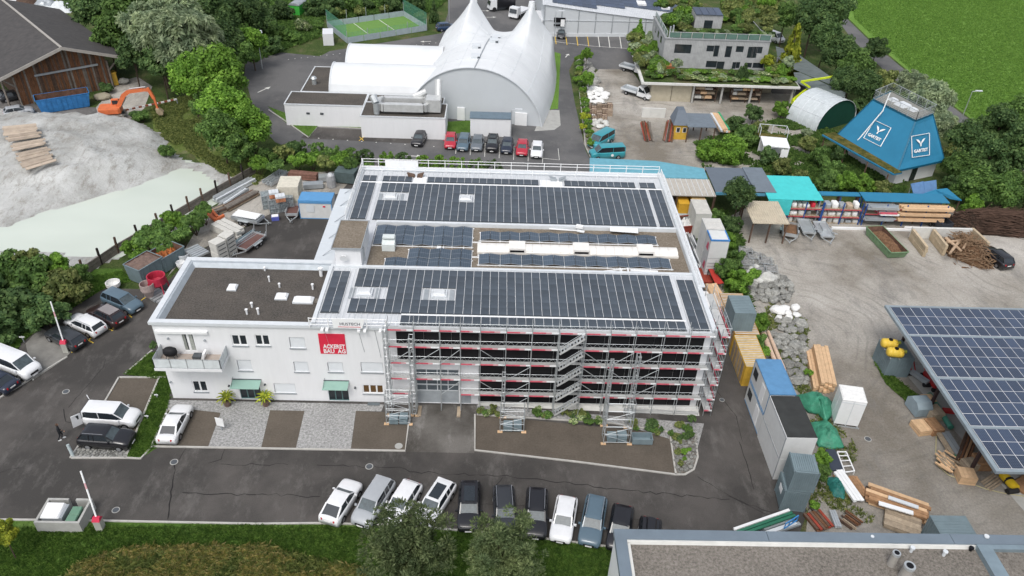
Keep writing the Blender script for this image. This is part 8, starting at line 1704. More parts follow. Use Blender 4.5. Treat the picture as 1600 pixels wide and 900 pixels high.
p = G(97,686,0); t = thing('person', 'person in black walking across the asphalt left of the black off-roader', 'person', (p.x,p.y,0), R_(30)); SK = mat('skin', (.42,.25,.17),.6); CL = mat('dark_clothes', (.018,.02,.024),.9)
me = bpy.data.meshes.new('body'); J = [(0,0,.95,.15),(0,.0,1.18,.145),(.02,0,1.38,.165),(.02,0,1.50,.07),(.03,0,1.57,.055),(.05,0,1.68,.10),(.05,0,1.76,.09),
 (0,.10,.90,.10),(.14,.10,.50,.068),(.02,.10,.10,.045),(.16,.10,.04,.04),(0,-.10,.90,.10),(-.04,-.10,.50,.068),(-.28,-.10,.14,.045),(-.16,-.10,.05,.04),
 (.02,.20,1.40,.065),(-.04,.25,1.12,.048),(.10,.26,.90,.038),(.15,.26,.82,.03),(.02,-.20,1.40,.065),(.06,-.25,1.12,.048),(.28,-.22,1.02,.038),(.35,-.20,1.0,.03)]
ED = [(0,1),(1,2),(2,3),(3,4),(4,5),(5,6),(0,7),(7,8),(8,9),(9,10),(0,11),(11,12),(12,13),(13,14),(2,15),(15,16),(16,17),(17,18),(2,19),(19,20),(20,21),(21,22)]
me.from_pydata([j[:3] for j in J], ED, []); o = link('body', me, t); sk = o.modifiers.new('skin', 'SKIN'); me.skin_vertices.new() if not me.skin_vertices else None
for i, j in enumerate(J): me.skin_vertices[0].data[i].radius = (j[3], j[3])
me.skin_vertices[0].data[0].use_root = True; o.modifiers.new('sub', 'SUBSURF').render_levels = 1; me.materials.append(CL)
b = MB(); b.loft([[(.055+r*math.cos(a),r*.85*math.sin(a),z) for a in [2*math.pi*k/10 for k in range(10)]] for z,r in ((1.575,.03),(1.60,.085),(1.68,.108),(1.75,.10),(1.79,.05))],0,True); b.build('head', SK, t, 0, smooth=True)
b = MB(); b.loft([[(.035+r*math.cos(a),r*.9*math.sin(a),z) for a in [2*math.pi*k/10 for k in range(10)]] for z,r in ((1.66,.112),(1.74,.115),(1.80,.08),(1.825,.02))],0,True); b.build('hair', OLDW, t, 0, smooth=True)
for s in (.26,-.22):
    x, z = (.17,.80) if s > 0 else (.38,.99); b = MB(); b.box(x-.03,x+.04,s-.02,s+.02,z-.08,z); [b.bar((x-.02+.018*k,s,z-.08),(x-.01+.018*k,s,z-.13-.012*(k in (1,2))),.014) for k in range(4)]; b.bar((x+.035,s,z-.03),(x+.055,s,z-.08),.016); b.build('hand', SK, t, 0)
for x, s in ((.16,.10),(-.18,-.10)): b = MB(); b.hexa([(x-.12,s-.05,0),(x+.16,s-.05,0),(x+.16,s+.05,0),(x-.12,s+.05,0),(x-.10,s-.045,.10),(x+.08,s-.04,.07),(x+.08,s+.04,.07),(x-.10,s+.045,.10)]); b.build('shoe', W_PAINT, t, 0)
def post_sign(name, label, cat, px, h, w_, sh, m, ang=0, z0=0):
    p = G(*px, 0); t = thing(name, label, cat, (p.x,p.y,0), R_(ang)); b = MB(); b.box(-.04,.04,-.04,.04,0,h); b.build('post', GREY, t, 0); b = MB(); b.box(-w_/2,w_/2,-.07,-.042,h-sh,h); b.build('panel', m, t, 0); return t
post_sign('sign_panel', 'white free-standing panel between the paved bay and granite setts', 'sign', (347,672),1.5,.75,.95, W_PAINT, -15); post_sign('small_sign', 'small white sign on the lawn behind the white van', 'sign', (38,535),.8,.5,.15, W_PAINT, 5)
post_sign('small_sign', 'small white parking sign at the kerb beside the open van', 'sign', (246,622),.5,.35,.1, W_PAINT); post_sign('small_sign', 'small white parking sign at the verge right of the open van', 'sign', (231,655),.5,.35,.1, W_PAINT)
p = G(114,712,0); t = thing('grey_bollard', 'pale blue-grey bollard leaning at the corner of the gravel bed', 'bollard', (p.x,p.y,0)); b = MB(); b.tube((p.x,p.y,0),(p.x-.25,p.y+.25,1.05),.13,10); b.build('tube', mat('pale_blue_grey', (.40,.46,.47)), t); b = MB(); b.box(p.x-.2,p.x+.2,p.y-.2,p.y+.2,0,.04); b.build('foot_plate', GREY, t)
for px, lab in (((197,702),'small white kerb marker behind the black off-roader, right'),((193,701),'small white kerb marker behind the black off-roader, left')): p = G(*px,0); t = thing('kerb_marker', lab, 'marker', (p.x,p.y,0)); b = MB(); b.bar((p.x,p.y,.05),(p.x-.1,p.y+.2,.55),.09); b.build('blade', W_TRIM, t)
def lamp(label, px, h, heads=1):
    p = G(*px, 0); t = thing('street_lamp', label, 'lamp', (p.x,p.y,0),0, 'street lamps'); b = MB(); b.tube((0,0,0),(0,0,h),.09,8,0,.05); b.build('pole', GALV, t, 0)
    for s in ((-1,1) if heads == 2 else (1,)): b = MB(); b.bar((0,0,h),(s*.9,0,h+.1),.08); b.box(s*.6-.1,s*1.5+.1,-.16,.16,h+.06,h+.2) if heads == 1 else b.tube((s*.7,0,h-.05),(s*.7,0,h+.35),.3,10,0,.2); b.build('lamp_head', W_TRIM, t, 0)
lamp('double-headed street lamp at the edge of the tent road by the trees', (410,107),6.5,2); lamp('street lamp beside the meadow path', (1498,197),6,1); lamp('tall thin street lamp before the right peak of the tent', (865,78),7.5,1); lamp('tall thin street lamp beside the sports court corner', (702,33),7,1); lamp('street lamp in front of the white shed behind the parked cars', (798,215),4.5,1)
for a, c in (((575,629),(593,634)),): p, q = G(*a,0), G(*c,0); b = MB(); b.box(p.x,q.x,q.y,p.y,.012,.05); struct(b.build('door_mat', mat('mat_grey', (.12,.14,.15),.9)))
t = thing('steel_trough', 'grey steel trough beside the foot of the middle scaffold tower', 'trough', G(1001,686,0)); p = G(1002,690,0); b = MB(); X = .9
for q in ((-X,X,-.45,-.38),(-X,X,.38,.45),(-X,-X+.07,-.38,.38),(X-.07,X,-.38,.38)): b.box(p.x+q[0],p.x+q[1],p.y+q[2],p.y+q[3],.1,.7)
b.box(p.x-X,p.x+X,p.y-.38,p.y+.38,.05,.12); b.build('tub', mat('blue_grey_steel', (.24,.31,.34)), t)
# ================================================================ VEGETATION
def crown_mesh(name, m, n, leaf, clumps, shape='ball', seed=1, asp=1.6, core=True):
    rnd = random.Random(seed); vs = []; fs = []; ms = []; cl = []
    def on():
        while True:
            v = V((rnd.uniform(-1,1),rnd.uniform(-1,1),rnd.uniform(-1,1)))
            if .1 < v.length < 1: return v.normalized()
    for i in range(clumps):
        d = on()
        if shape == 'cone': z = rnd.uniform(-.95,.95); r = (1-z)/2*.75+.06; a = rnd.uniform(0,6.283); c = V((r*math.cos(a),r*math.sin(a),z)); rr = .12+.22*(1-z)/2
        elif shape == 'box': c = V((rnd.uniform(-.8,.8),rnd.uniform(-.8,.8),rnd.uniform(-.75,.78))); k = max(abs(c.x),abs(c.y),abs(c.z)); c *= .78/k if k else 1; rr = .24
        elif shape == 'low': d.z = abs(d.z)*.8-.1; c = d*rnd.uniform(.35,.85); rr = rnd.uniform(.14,.32)
        else:
            if d.z < -.55: d.z *= .4
            c = d*rnd.uniform(.42,.84); rr = rnd.uniform(.15,.34) if shape == 'ball' else rnd.uniform(.10,.24)
            if shape == 'pine': c = d*rnd.uniform(.3,1.02); rr *= .85
        cl.append((c, rr))
    tot = sum(r*r for _, r in cl)
    for c, rr in cl:
        for k in range(int(n*rr*rr/tot)):
            d = on();
            if d.z < -.3 and rnd.random() < .6: d.z = -d.z
            p = c + d*rr*rnd.uniform(.72,1.12); nr = (d*1.0 + on()*.75 + V((0,0,.25))).normalized(); s = leaf*rnd.uniform(.6,1.35)
            if shape in ('pine','willow'): ax = (d + on()*.5 + (V((0,0,-.7)) if shape == 'willow' else V())).normalized(); nr = ax.cross(on()).normalized(); t1 = ax; t2 = nr.cross(ax).normalized()
            else: t1 = nr.cross(on()).normalized(); t2 = nr.cross(t1)
            a = t1*s*asp*.5; e = t2*s*.5; i = len(vs)
            vs += [p-a, p+e, p+a, p-e]; fs.append((i,i+1,i+2,i+3)); ms.append(0)
    if core:
        for c, rr in cl[::3]:
            k = len(vs); r = rr*.62
            for v in ((1,0,0),(-1,0,0),(0,1,0),(0,-1,0),(0,0,1),(0,0,-1)): vs.append(c+V(v)*r)
            for f in ((0,2,4),(2,1,4),(1,3,4),(3,0,4),(2,0,5),(1,2,5),(3,1,5),(0,3,5)): fs.append(tuple(k+q for q in f)); ms.append(0)
    me = bpy.data.meshes.new(name); me.from_pydata([tuple(v) for v in vs], [], fs); me.materials.append(m); me.update(); return me
CM = {}
def crown(kind, m, var=0):
    key = (kind, m.name, var)
    if key not in CM:
        P = {'big': (11000,.075,90,'ball',1.6), 'mid': (5200,.105,46,'ball',1.6), 'small': (1900,.17,20,'low',1.6), 'cone': (3200,.13,60,'cone',1.6), 'box': (2400,.14,40,'box',1.5), 'willow': (11000,.055,110,'willow',3.2), 'pine': (19000,.026,190,'pine',3.4)}[kind]
        CM[key] = crown_mesh('crown', m, P[0], P[1], P[2], P[3], hash(kind) % 7 + var*13 + 5 if 0 else len(kind)*3+var*13, P[4], kind not in ('pine',))
    return CM[key]
def trunk_mb(h, r, H):
    b = MB(); pts = [V((0,0,-.05)), V((.05*h,.03*h,h*.5)), V((.02*h,-.02*h,h))]; b.tube(pts[0],pts[1],r,7,0,r*.75); b.tube(pts[1],pts[2],r*.75,7,0,r*.4)
    for k in range(6): a = k*1.1; z = h*(.45+.09*k); b.tube((.04*h,.02*h,z),(math.cos(a)*H*.30,math.sin(a)*H*.30,z+H*.26),r*.35,5,0,r*.1)
    return b
TM = {}
def tree(px, rpx, h, kind, m, label, cat='tree', group=None, name='tree', var=None, flat=1.0, z0=0.0, rz=None, trunk=True):
    r = rpx/10; zc = z0+h-r*flat
    for _ in range(6):
        p = G(*px, max(z0+.3*r, zc)); r = rpx*m_per_px(p); zc = z0+max(h-r*flat, r*flat*.55)
    var = random.randrange(2) if var is None else var
    t = thing(name, label, cat, (p.x,p.y,z0), random.uniform(0,6.28) if rz is None else rz, group)
    sx = r*random.uniform(.93,1.07); sz = min(r*flat, h*.62 if trunk else h) if kind != 'cone' else h*.52
    c = link('crown' if trunk else 'leaves', crown(kind, m, var), t, (0,0, zc-z0 if kind != 'cone' else h*.5)); c.scale = (sx, r*random.uniform(.93,1.07), sz)
    if trunk:
        key = 'trunk'
        if key not in TM: TM[key] = trunk_mb(1,.05,1).mesh('trunk', [BARK])
        q = link('trunk', TM[key], t); q.scale = (r*.9,r*.9,max(.5,zc-z0+.3*r))
    else:
        if 'stem' not in TM: b = MB(); [b.tube((0,0,0),(math.cos(a)*.35,math.sin(a)*.35,.6),.04,4,0,.015) for a in (0,1.3,2.5,3.8,5)]; TM['stem'] = b.mesh('stem', [BARK])
        q = link('stem', TM['stem'], t); q.scale = (r,r,max(.3,zc-z0))
    return t
random.seed(77)
gl = 'trees between barn and tent road'
for px, r, h, k, m, lab in (((150,14),38,11,'big',F_DRK,'dark broad tree touching the barn roof at the top'),((196,40),46,13,'big',F_MID,'bright mid-green round tree left of the silver willow'),((168,62),30,9,'mid',F_MID,'mid-green tree close to the barn roof corner'),((228,8),36,13,'big',F_MID,'mid-green tree at the top edge left of the willow'),
 ((243,48),52,15,'willow',F_SIL,'left half of the silver-grey willow mass'),((288,62),60,16,'willow',F_SIL,'large silver-grey willow above the bright maples'),((278,18),44,16,'willow',F_SIL,'silver-grey willow crown at the top edge'),((300,100),36,9,'big',F_DRK,'dark shaded tree under the willow'),
 ((338,28),38,12,'big',F_DRK,'dark green tree right of the willow top'),((352,66),36,10,'big',F_DRK,'dark green tree behind the bright maples'),((385,18),32,11,'big',F_DRK,'dark tree at the top edge left of the green wagon'),((392,66),26,8,'mid',F_BRI,'yellowish shrub tree at the tent road bend'),((372,88),28,7,'mid',F_MID,'mid-green shrub tree right of the dark trees'),
 ((297,122),36,10,'big',F_BRI,'bright green maple, leftmost at the quarry corner'),((342,122),46,12,'big',F_BRI,'large bright green maple by the tent road'),((352,168),40,10,'big',F_BRI,'bright green maple below the large one'),((392,200),36,8,'big',F_BRI,'bright green maple nearest the courtyard beams'),((345,205),34,8,'big',F_MID,'mid-green maple over the quarry bank'),((372,232),30,6,'mid',F_MID,'low tree at the foot of the maples'),((322,165),26,7,'mid',F_MID,'small tree at the quarry edge'),
 ((205,85),28,9,'mid',F_DRK,'dark tree in the shade right of the barn'),((250,100),30,9,'mid',F_DRK,'dark tree below the willow, left')):
    tree(px, r, h, k, m, lab, group=gl)
gs = 'shrubs behind the courtyard'
for i, (px, r, m) in enumerate((((418,245),20,F_MID),((442,240),20,F_OLV),((465,252),18,F_BRI),((488,250),18,F_BRI),((510,255),17,F_OLV),((532,252),18,F_BRI),((548,258),15,F_MID),((432,262),16,F_MID),((455,232),18,F_DRK),((405,258),18,F_BRI),((575,262),12,F_MID))):
    tree(px, r, 3.2, 'small', m, ['mid-green shrub at the left end of the courtyard hedge','olive shrub second in the courtyard hedge','bright shrub above the ivory formwork','bright shrub left of the hall corner rails','olive shrub above the rust-brown beams','bright shrub next to the hall corner','mid-green shrub touching the hall roof rail','mid-green shrub above the mesh cages','dark shrub behind the courtyard hedge','bright shrub under the nearest maple','small shrub behind the hall corner rail'][i], 'shrub', gs, 'shrub', trunk=False)
gb = 'clipped round bushes along the tent road'
for i, px in enumerate(((467,233),(496,236),(521,241),(548,245),(571,247),(604,251),(629,252),(661,256),(687,257),(715,259),(746,261),(772,263))):
    tree(px, 11.5,1.9, 'box', F_DRK if i in (4,6,11) else (F_BRI if i in (5,7,8,9) else F_MID), 'clipped bush number' if 0 else ['first clipped bush from the left end of the roadside row','second clipped bush, half hidden in the shrubs','third clipped bush, above the rust-brown beams','fourth clipped bush, just before the hall corner','dark clipped bush at the hall corner rail','bright clipped bush left of the road arrow','dark clipped bush below the road arrow','bright clipped bush right of the arrow tip','small bright clipped bush behind the mesh sheet','clipped bush in the middle of the far eave','clipped bush before the cars, second last','last dark clipped bush at the right end of the row'][i], 'bush', gb, 'clipped_bush', trunk=False)
gw = 'shrubs on the left bank'
for i, (px, r, h) in enumerate((((206,388),20,3.0),((228,375),24,3.6),((252,362),22,3.6),((276,350),22,3.6),((302,346),24,3.8),((318,332),18,3.2),((216,400),18,2.6),((285,368),18,3.0),((255,385),20,3.0),((262,340),14,3.0))):
    tree(px, r, h, 'small', F_MID if i % 3 else F_BRI, ['bright shrub at the lower end of the pond fence','shrub above the grey skips by the pond fence','shrub in the middle of the pond fence','bright shrub behind the rust heap skip','tall shrub near the orange grab','shrub at the upper end of the fence row','low bright shrub beside the lawn and skip','shrub between skips and white blocks','shrub just behind the grey skips','bright shrub tip rising over the pond'][i], 'shrub', gw, 'shrub', trunk=False)
gm = 'dense bushes at the left edge'
for i, (px, r, h, m) in enumerate((((12,432),42,5,F_MID),((58,440),44,5,F_MID),((105,452),36,4.2,F_OLV),((20,485),44,4.6,F_DRK),((72,490),36,4,F_DRK),((-20,470),50,5,F_DRK),((122,430),20,3.2,F_MID),((40,412),26,5,F_OLV),((-5,520),36,3.4,F_DRK),((90,415),22,4.4,F_BRI))):
    tree(px, r, h, 'mid', m, ['big bush at the left edge below the pond','big bush in the middle below the pond','olive bush right of the big ones below the pond','dark bush at the left edge above the van','dark bush above the barrier arm','dark bush cut by the left edge','small bush next to the fence foot','olive bush tip over the pond water','dark low bush at the left edge by the van','bright bush tip near the fence'][i], 'bush', gm, 'bush')
tree((262,238),16,2.6, 'small', F_MID, 'lone shrub at the tip of the silt slope', 'shrub', None, 'shrub', trunk=False); tree((222,184),14,1.8, 'small', F_MID, 'low weeds under the excavator bucket', 'shrub', None, 'shrub', trunk=False); tree((166,138),12,2.0, 'small', F_DRK, 'dark shrub by the barn wall right of the skip', 'shrub', None, 'shrub', trunk=False); tree((212,180),12,1.5, 'small', F_DRK, 'dark weeds beside the excavator tracks', 'shrub', None, 'shrub', trunk=False)
tree((240,540),8,2.6, 'small', F_DRK, 'narrow dark shrub at the office corner below the balcony', 'shrub', None, 'shrub', trunk=False)
tree((636,862),74,9.5, 'pine', F_PINE, 'grey-green pine reaching over the white parked cars', name='pine_tree', var=0); tree((786,866),66,9, 'pine', F_PINE, 'grey-green pine right of centre on the lawn', name='pine_tree', var=1); tree((4,835),26,4, 'mid', F_YEL, 'yellow-green shrub at the bottom left corner', 'shrub', None, 'shrub')
gt = 'shrubs behind the sports court'
for i, (px, r, h, m) in enumerate((((492,14),22,4,F_DRK),((518,12),24,4.5,F_DRK),((548,8),22,4.5,F_MID),((580,6),18,3.5,F_DRK),((620,6),24,5,F_DRK),((648,8),20,4.5,F_DRK),((655,26),10,1.8,F_OLV),((497,40),10,1.6,F_MID),((475,42),16,2.5,F_FLW),((440,20),24,4.5,F_DRK),((432,52),22,3.5,F_MID),((425,72),20,3,F_DRK),((455,58),16,2.5,F_MID),((410,38),24,5,F_DRK),((600,16),12,1.8,F_OLV),((562,18),12,1.6,F_OLV),((405,12),22,5,F_MID),((532,20),12,2,F_OLV),((470,3),20,4,F_MID),((595,2),22,4.5,F_MID))):
    tree(px, r, h, 'mid' if r > 18 else 'small', m, ['dark shrub right of the green wagon','dark shrub behind the left end of the court','mid-green shrub behind the court','dark shrub behind the court middle','dark shrub behind the right end of the court, left one','dark shrub behind the right end of the court, right one','olive shrub at the right court net','shrub in front of the green wagon','pale flowering shrub below the green wagon','dark shrub left of the green wagon','mid-green shrub above the machine store','dark shrub nearest the double-headed lamp','mid-green shrub left of the white trailer','dark shrub at the tent road curve','olive low shrub along the far court boards, right','olive low shrub along the far court boards, middle','mid-green shrub at the top edge beyond the lamp','olive low shrub along the far court boards, left','shrub at the top edge above the green wagon','shrub at the top edge behind the court'][i], 'shrub', gt, 'shrub', trunk=r > 18)
tree((678,10),8,4.5, 'cone', F_DRK, 'dark columnar cypress near the road by the court', name='cypress')
gg = 'low green plants along the tent road'
for i in range(17):
    y = 92+i*8.2; tree((902+ (i*1.0 if i > 4 else 4-i)+ i*.35, y),8.5,1.7, 'small', [F_BRI,F_MID,F_BRI,F_OLV][i%4], 'leafy plant in the long green strip beside the tent road', 'plant', gg, 'leafy_plant', trunk=False)
tree((917,85),12,4.5, 'mid', F_BRI, 'young green tree at the top of the boulder strip'); tree((918,123),13,4, 'mid', F_BRI, 'young green tree standing among grey boulders'); tree((914,182),10,2.4, 'small', F_YEL, 'bright yellow shrub behind the teal vans, upper', 'shrub', None, 'shrub', trunk=False); tree((911,198),8,2.0, 'small', F_YEL, 'bright yellow shrub behind the teal vans, lower', 'shrub', None, 'shrub', trunk=False)
random.seed(31)
ADJ = {F_MID.name:'mid-green', F_BRI.name:'bright green', F_DRK.name:'dark green', F_SIL.name:'silvery', F_OLV.name:'olive', F_FLW.name:'pale-flowered', F_YEL.name:'yellowish'}
def scatter(px_poly, n, z0, r, ms, label, group, name='garden_plant', h=(1.0,2.2), seed=1, kind='small', cat='plant'):
    rnd = random.Random(seed); P = [G(*p, z0) for p in px_poly]; xs = [p.x for p in P]; ys = [p.y for p in P]; c = 0; tr = 0
    while c < n and tr < 3000:
        tr += 1; x, y = rnd.uniform(min(xs),max(xs)), rnd.uniform(min(ys),max(ys))
        if not inside(x, y, P): continue
        c += 1; rr = rnd.uniform(*r); hh = rnd.uniform(*h); m_ = rnd.choice(ms); t = thing(name, ADJ.get(m_.name,'green')+(' small ' if rr < sum(r)/2 else ' larger ')+label, cat, (x,y,z0), rnd.uniform(0,6.28), group); o = link('leaves', crown(kind, m_, rnd.randrange(2)), t, (0,0,hh*.45)); o.scale = (rr,rr,hh*.6)
DKZ = 3.72
scatter([(984,58),(1012,62),(1030,95),(1042,106),(1040,122),(1003,122),(990,90)], 48, DKZ, (.8,1.7), [F_MID,F_BRI,F_OLV,F_SIL], 'shrub on the left wing of the planted deck', 'shrubs on the left wing of the planted deck', seed=1, h=(1.2,3))
scatter([(1004,112),(1200,116),(1240,120),(1246,133),(1005,124)], 80, DKZ, (.6,1.3), [F_MID,F_SIL,F_OLV,F_BRI,F_FLW], 'low plant along the front edge of the planted deck', 'low plants along the front of the planted deck', seed=2, h=(.6,1.1))
scatter([(1194,104),(1222,106),(1240,122),(1195,120)], 16, DKZ, (.7,1.4), [F_BRI,F_OLV], 'bright plant at the right end of the planted deck', 'plants at the right end of the planted deck', seed=3, h=(1.2,2.6))
scatter([(1022,8),(1085,0),(1090,50),(1050,50)], 40,9.1,(.9,1.8), [F_MID,F_OLV,F_BRI], 'shrub on the roof garden left of the roof room', 'roof garden shrubs, left part', seed=4, h=(1.2,3))
scatter([(1130,0),(1200,0),(1206,55),(1120,52)], 44,9.1,(.9,1.9), [F_OLV,F_BRI,F_MID,F_OLV], 'shrub on the roof garden right of the roof room', 'roof garden shrubs, right part', seed=5, h=(1.2,3.2))
scatter([(1050,48),(1205,54),(1205,60),(1046,56)], 26,9.1,(.5,.9), [F_DRK,F_MID,F_SIL], 'low plant behind the glass railing of the roof garden', 'low plants behind the glass railing', seed=6, h=(.6,1.1))
tree((1000,40),9,4.2, 'cone', F_BRI, 'small bright conifer at the far left of the planted deck', name='conifer', z0=DKZ); tree((1157,112),8,2.4, 'cone', F_DRK, 'small dark conifer on the deck, left of two', name='conifer', z0=DKZ); tree((1164,108),9,2.8, 'cone', F_DRK, 'small dark conifer on the deck, right of two', name='conifer', z0=DKZ); tree((1058,100),10,3.8, 'mid', F_SIL, 'drooping grey-green tree before the garden house wall', z0=DKZ); tree((1200,96),13,3.4, 'mid', F_YEL, 'yellow-green small tree at the right of the deck', z0=DKZ); tree((1232,98),12,3.6, 'mid', F_SIL, 'silvery birch at the right end of the deck', z0=DKZ)
p = G(1045,107,DKZ+.6); t = thing('wooden_hut', 'small orange-brown wooden hut on the planted deck', 'hut', (p.x,p.y,DKZ)); b = MB(); b.box(-.9,.9,-.7,.7,0,1.2); b.build('body', mat('hut_orange', (.36,.14,.06),.8), t, 0); b = MB(); b.box(-1,1,-.8,.8,1.2,1.3); b.build('roof', mat('hut_orange', (.36,.14,.06)), t, 0)
random.seed(9)
for px, r, h, k, m, lab in (((1106,238),22,3.4,'mid',F_BRI,'bright green shrub left of two beyond the pale blue roof'),((1140,240),28,4,'big',F_BRI,'largest bright green bush beyond the slate roof'),((1165,215),22,4,'mid',F_MID,'olive bush right of the grey shed roof'),((1148,195),16,3,'mid',F_DRK,'dark bush behind the leaning board stack'),((1185,205),18,3.6,'mid',F_OLV,'reddish olive bush beside the white pavilion'),((1178,178),16,3.4,'mid',F_DRK,'dark shrub in front of the storage shelf'),((1222,172),17,3.2,'mid',F_BRI,'bright shrub beside the lime platform'),((1200,244),16,3,'mid',F_DRK,'dark shrub in front of the white pavilion'),((1222,262),18,3,'mid',F_OLV,'olive shrub behind the turquoise roof'),((1260,208),12,2.4,'small',F_SIL,'blue-green conifer bush at the tunnel foot'),((1262,225),15,3,'mid',F_OLV,'brown-leaved bush left of the pavilion canopy'),((1282,245),20,3.6,'mid',F_MID,'mid-green shrub between tunnel and pavilion canopy'),((1300,268),22,3.8,'mid',F_MID,'mid-green shrub above the pallet racks, middle'),((1325,285),20,3.4,'mid',F_BRI,'bright shrub above the pallet racks, right'),((1290,288),20,3.2,'mid',F_MID,'shrub just behind the turquoise roof end'),((1352,292),20,3,'mid',F_BRI,'bright shrub above the timber rack, left'),((1378,296),18,2.8,'mid',F_OLV,'olive shrub above the timber rack, right'),((1250,280),16,2.6,'mid',F_OLV,'olive shrub at the edge of the turquoise roof'),((1312,240),14,3,'mid',F_DRK,'dark shrub under the canopy edge'),
 ((1155,303),27,7,'big',F_DRK,'dark green tree standing before the slate roof'),((1122,340),14,2.8,'mid',F_MID,'shrub behind the off-white ribbed container'),((1145,352),18,2.6,'mid',F_DRK,'dark bush under the tree by the tan shelter'),((1138,378),16,2.4,'mid',F_BRI,'bright bush beside the blue-rimmed container'),((1147,405),18,2.8,'mid',F_MID,'mid-green bush below the blue-rimmed container'),((1134,420),20,3.2,'mid',F_MID,'bush next to the red sheet'),((1156,440),24,3.2,'mid',F_BRI,'bright bush between red sheet and boulder heap'),((1178,428),12,2,'small',F_BRI,'small bright shrub by the stone cages'),((1188,505),18,3,'mid',F_BRI,'bright bush above the ochre ribbed container'),((1183,535),16,2.6,'mid',F_MID,'mid-green bush beside the ochre ribbed container'),((1194,552),12,2,'small',F_BRI,'small bright shrub behind the blue-roofed stack'),((1286,716),15,3,'mid',F_BRI,'bright bush beside the container pair'),((1284,738),15,2.6,'mid',F_MID,'bush below the bright one by the container pair'),((1262,582),8,1.2,'small',F_BRI,'tiny bright shrub above the timber stacks'),((1272,790),10,1.2,'small',F_BRI,'weeds at the foot of the container pair')):
    tree(px, r, h, k, m, lab, 'shrub' if h < 4.5 else 'tree', None, 'shrub' if h < 4.5 else 'tree', trunk=k != 'small')
gr = 'trees along the meadow path'
for px, r, h, k, m, lab in (((1200,14),26,9,'big',F_OLV,'pale olive tree behind the roof garden'),((1228,28),22,9,'big',F_MID,'tree behind the white van at the top'),((1242,60),20,9.5,'cone',F_YEL,'yellow-green conical tree right of the white van'),((1272,28),34,12,'big',F_DRK,'big dark tree at the top beside the path'),((1300,12),34,13,'big',F_DRK,'dark tree touching the path at the top edge'),((1290,62),28,10,'big',F_DRK,'dark tree behind the shade net'),((1312,88),30,9,'big',F_DRK,'dark green tree in the middle of the net row'),((1335,108),30,9,'big',F_MID,'mid-green tree left of the path tree'),((1352,135),26,8,'big',F_DRK,'dark tree behind the pavilion left corner'),((1320,128),24,7,'big',F_DRK,'dark tree at the end of the shade net'),((1370,78),20,6,'mid',F_DRK,'small dark round tree standing in the path'),((1388,128),22,6,'mid',F_OLV,'thin olive tree behind the pavilion terrace'),((1425,132),26,9,'willow',F_SIL,'silver willow behind the pavilion, left crown'),((1455,155),34,10,'willow',F_SIL,'silver willow behind the pavilion, largest crown'),((1472,195),26,7,'willow',F_SIL,'silver willow beside the pavilion right edge'),((1345,165),16,4,'mid',F_DRK,'dark shrub between tunnel and pavilion'),
 ((1510,222),34,7,'big',F_DRK,'dark bush mass right of the pavilion, upper'),((1560,205),38,8,'big',F_DRK,'dark tree at the right below the path'),((1592,180),34,8,'big',F_MID,'mid-green tree near the right edge at the path'),((1600,240),44,9,'big',F_DRK,'dark tree at the right edge, middle'),((1545,250),36,7,'big',F_DRK,'dark tree left of the right edge tree'),((1500,262),26,5,'big',F_MID,'mid-green bush right of the white wall'),((1530,290),32,6,'big',F_MID,'round green bush above the brushwood, left'),((1572,300),34,6,'big',F_MID,'round green bush above the brushwood, middle'),((1608,305),32,6,'big',F_DRK,'dark bush above the brushwood at the edge'),((1500,300),18,3.4,'mid',F_MID,'green bush at the teal canopy end'),((1485,285),14,2.6,'mid',F_DRK,'dark bush behind the teal canopy'),((1520,320),18,3,'mid',F_BRI,'bright bush at the left end of the brushwood'),((1490,240),18,4,'mid',F_OLV,'olive shrub at the white wall corner')):
    tree(px, r, h, k, m, lab, group=gr)
scatter([(748,636),(790,640),(788,652),(748,650)], 9,.02,(.25,.5), [F_OLV,F_MID,F_FLW], 'low shrub in the narrow bed right of the garage door', 'low shrubs in the bed by the garage', seed=41, h=(.4,.8))
scatter([(830,642),(935,650),(938,666),(832,656)], 26,.02,(.25,.6), [F_OLV,F_MID,F_DRK,F_FLW], 'low plant in the stony bed under the scaffold', 'low plants in the bed under the scaffold', seed=42, h=(.4,.9))
scatter([(985,660),(1085,668),(1080,690),(990,676)], 18,.02,(.3,.6), [F_MID,F_DRK,F_OLV], 'low plant in the right part of the scaffold bed', 'low plants in the right of the scaffold bed', seed=43, h=(.4,.9))
scatter([(1050,682),(1085,685),(1080,735),(1060,738)], 9,.03,(.2,.4), [F_BRI,F_OLV], 'weed tuft in the curved gravel bed', 'weeds in the curved gravel bed', seed=44, h=(.3,.6))
rocks([(1048,682),(1088,682),(1088,712),(1078,735),(1060,739)], 90,(.10,.24), STONE, 'bed_stone', 'grey stone in the curved gravel bed at the drive', 'stone', 'stones in the curved bed', seed=51, mind=.8)
rocks([(122,701),(203,702),(197,713),(114,712)], 70,(.09,.17), STONE, 'bed_stone', 'pale stone in the bed before the black off-roader', 'stone', 'stones in the bed before the off-roader', seed=52, mind=.8)
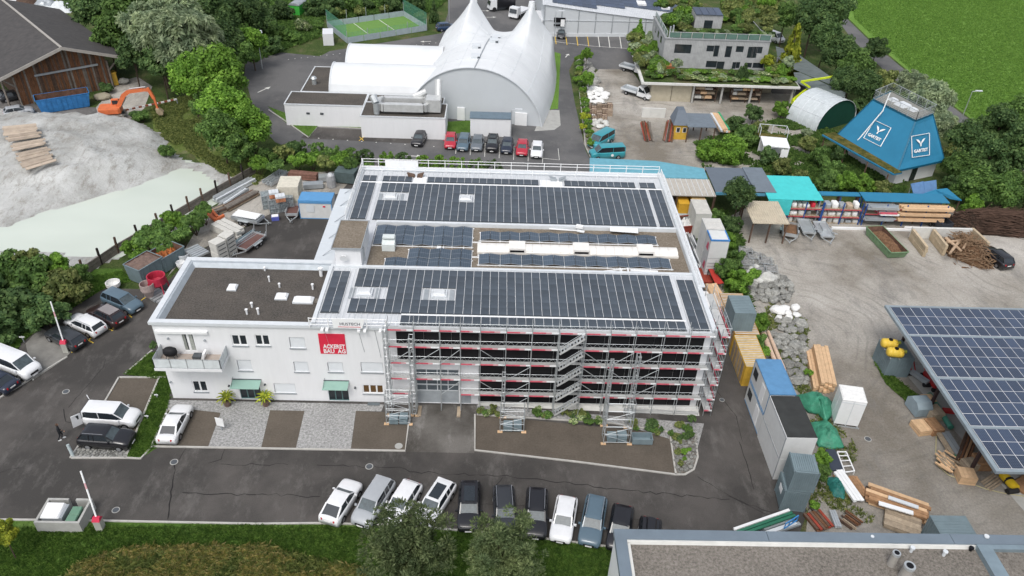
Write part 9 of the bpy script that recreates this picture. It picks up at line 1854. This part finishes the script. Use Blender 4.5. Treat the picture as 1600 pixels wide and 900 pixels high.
tree((1080,655),9,1.8, 'small', F_DRK, 'dark leafy vine at the foot of the scaffold corner', 'plant', None, 'vine', trunk=False)
b = MB()
for i in range(26):
    a = i*2.4; e = .25+.95*(i/26); d = V((math.cos(a),math.sin(a),0)); L_ = .85; prev = V((0,0,0))
    for s in range(4): u = (s+1)/4; q = d*L_*u*math.cos(e*.7) + V((0,0,L_*(math.sin(e)*u-.55*u*u))); sd_ = V((-d.y,d.x,0))*(.12*(1-u*.6)); b.quad(prev-sd_, prev+sd_, q+sd_*.8, q-sd_*.8); prev = q
PLM = b.mesh('fronds', [F_YEL])
for px, lab in (((356,633),'potted palm left of the first green canopy door'),((416,633),'potted palm right of the first green canopy door')):
    p = G(*px, 0); t = thing('potted_palm', lab, 'palm', (p.x,p.y,0), random.uniform(0,6), 'potted palms'); b = MB(); b.tube((0,0,.01),(0,0,.5),.28,12,0,.36); b.build('pot', mat('terracotta', (.16,.11,.09),.8), t, 0); b = MB(); b.tube((0,0,.5),(0,0,1.0),.09,7); b.build('trunk', BARK, t, 0); link('fronds', PLM, t, (0,0,1.0)).scale = (1.1,1.1,1.1)
tufts('yard_weeds', [(1195,470),(1262,500),(1262,600),(1300,660),(1340,700),(1330,790),(1440,840),(1250,840),(1285,700),(1240,600),(1200,540)], 1500, F_OLV, .10,.3,.04, seed=61, dens=(.35,-.02))
tufts('garden_weeds', [(1130,330),(1160,380),(1160,440),(1190,540),(1165,540),(1130,440),(1110,350)], 4000, F_MID, .2,.6,.06, seed=62)
tufts('path_verge', [(1365,560),(1380,540),(1395,590),(1440,625),(1430,640),(1385,600)], 1800, F_LAWN, .1,.3,.03, seed=63)
tufts('garden_ground_cover', [(1085,225),(1240,180),(1290,200),(1420,290),(1400,310),(1290,300),(1200,270),(1100,262)], 8000, F_MID, .2,.6,.08, seed=64, dens=(.3,-.15))
tufts('rough_ground_cover', [(400,0),(700,0),(672,20),(640,22),(505,30),(498,60),(440,80),(395,100),(330,60)], 9000, F_MID, .3,.8,.10, seed=65)
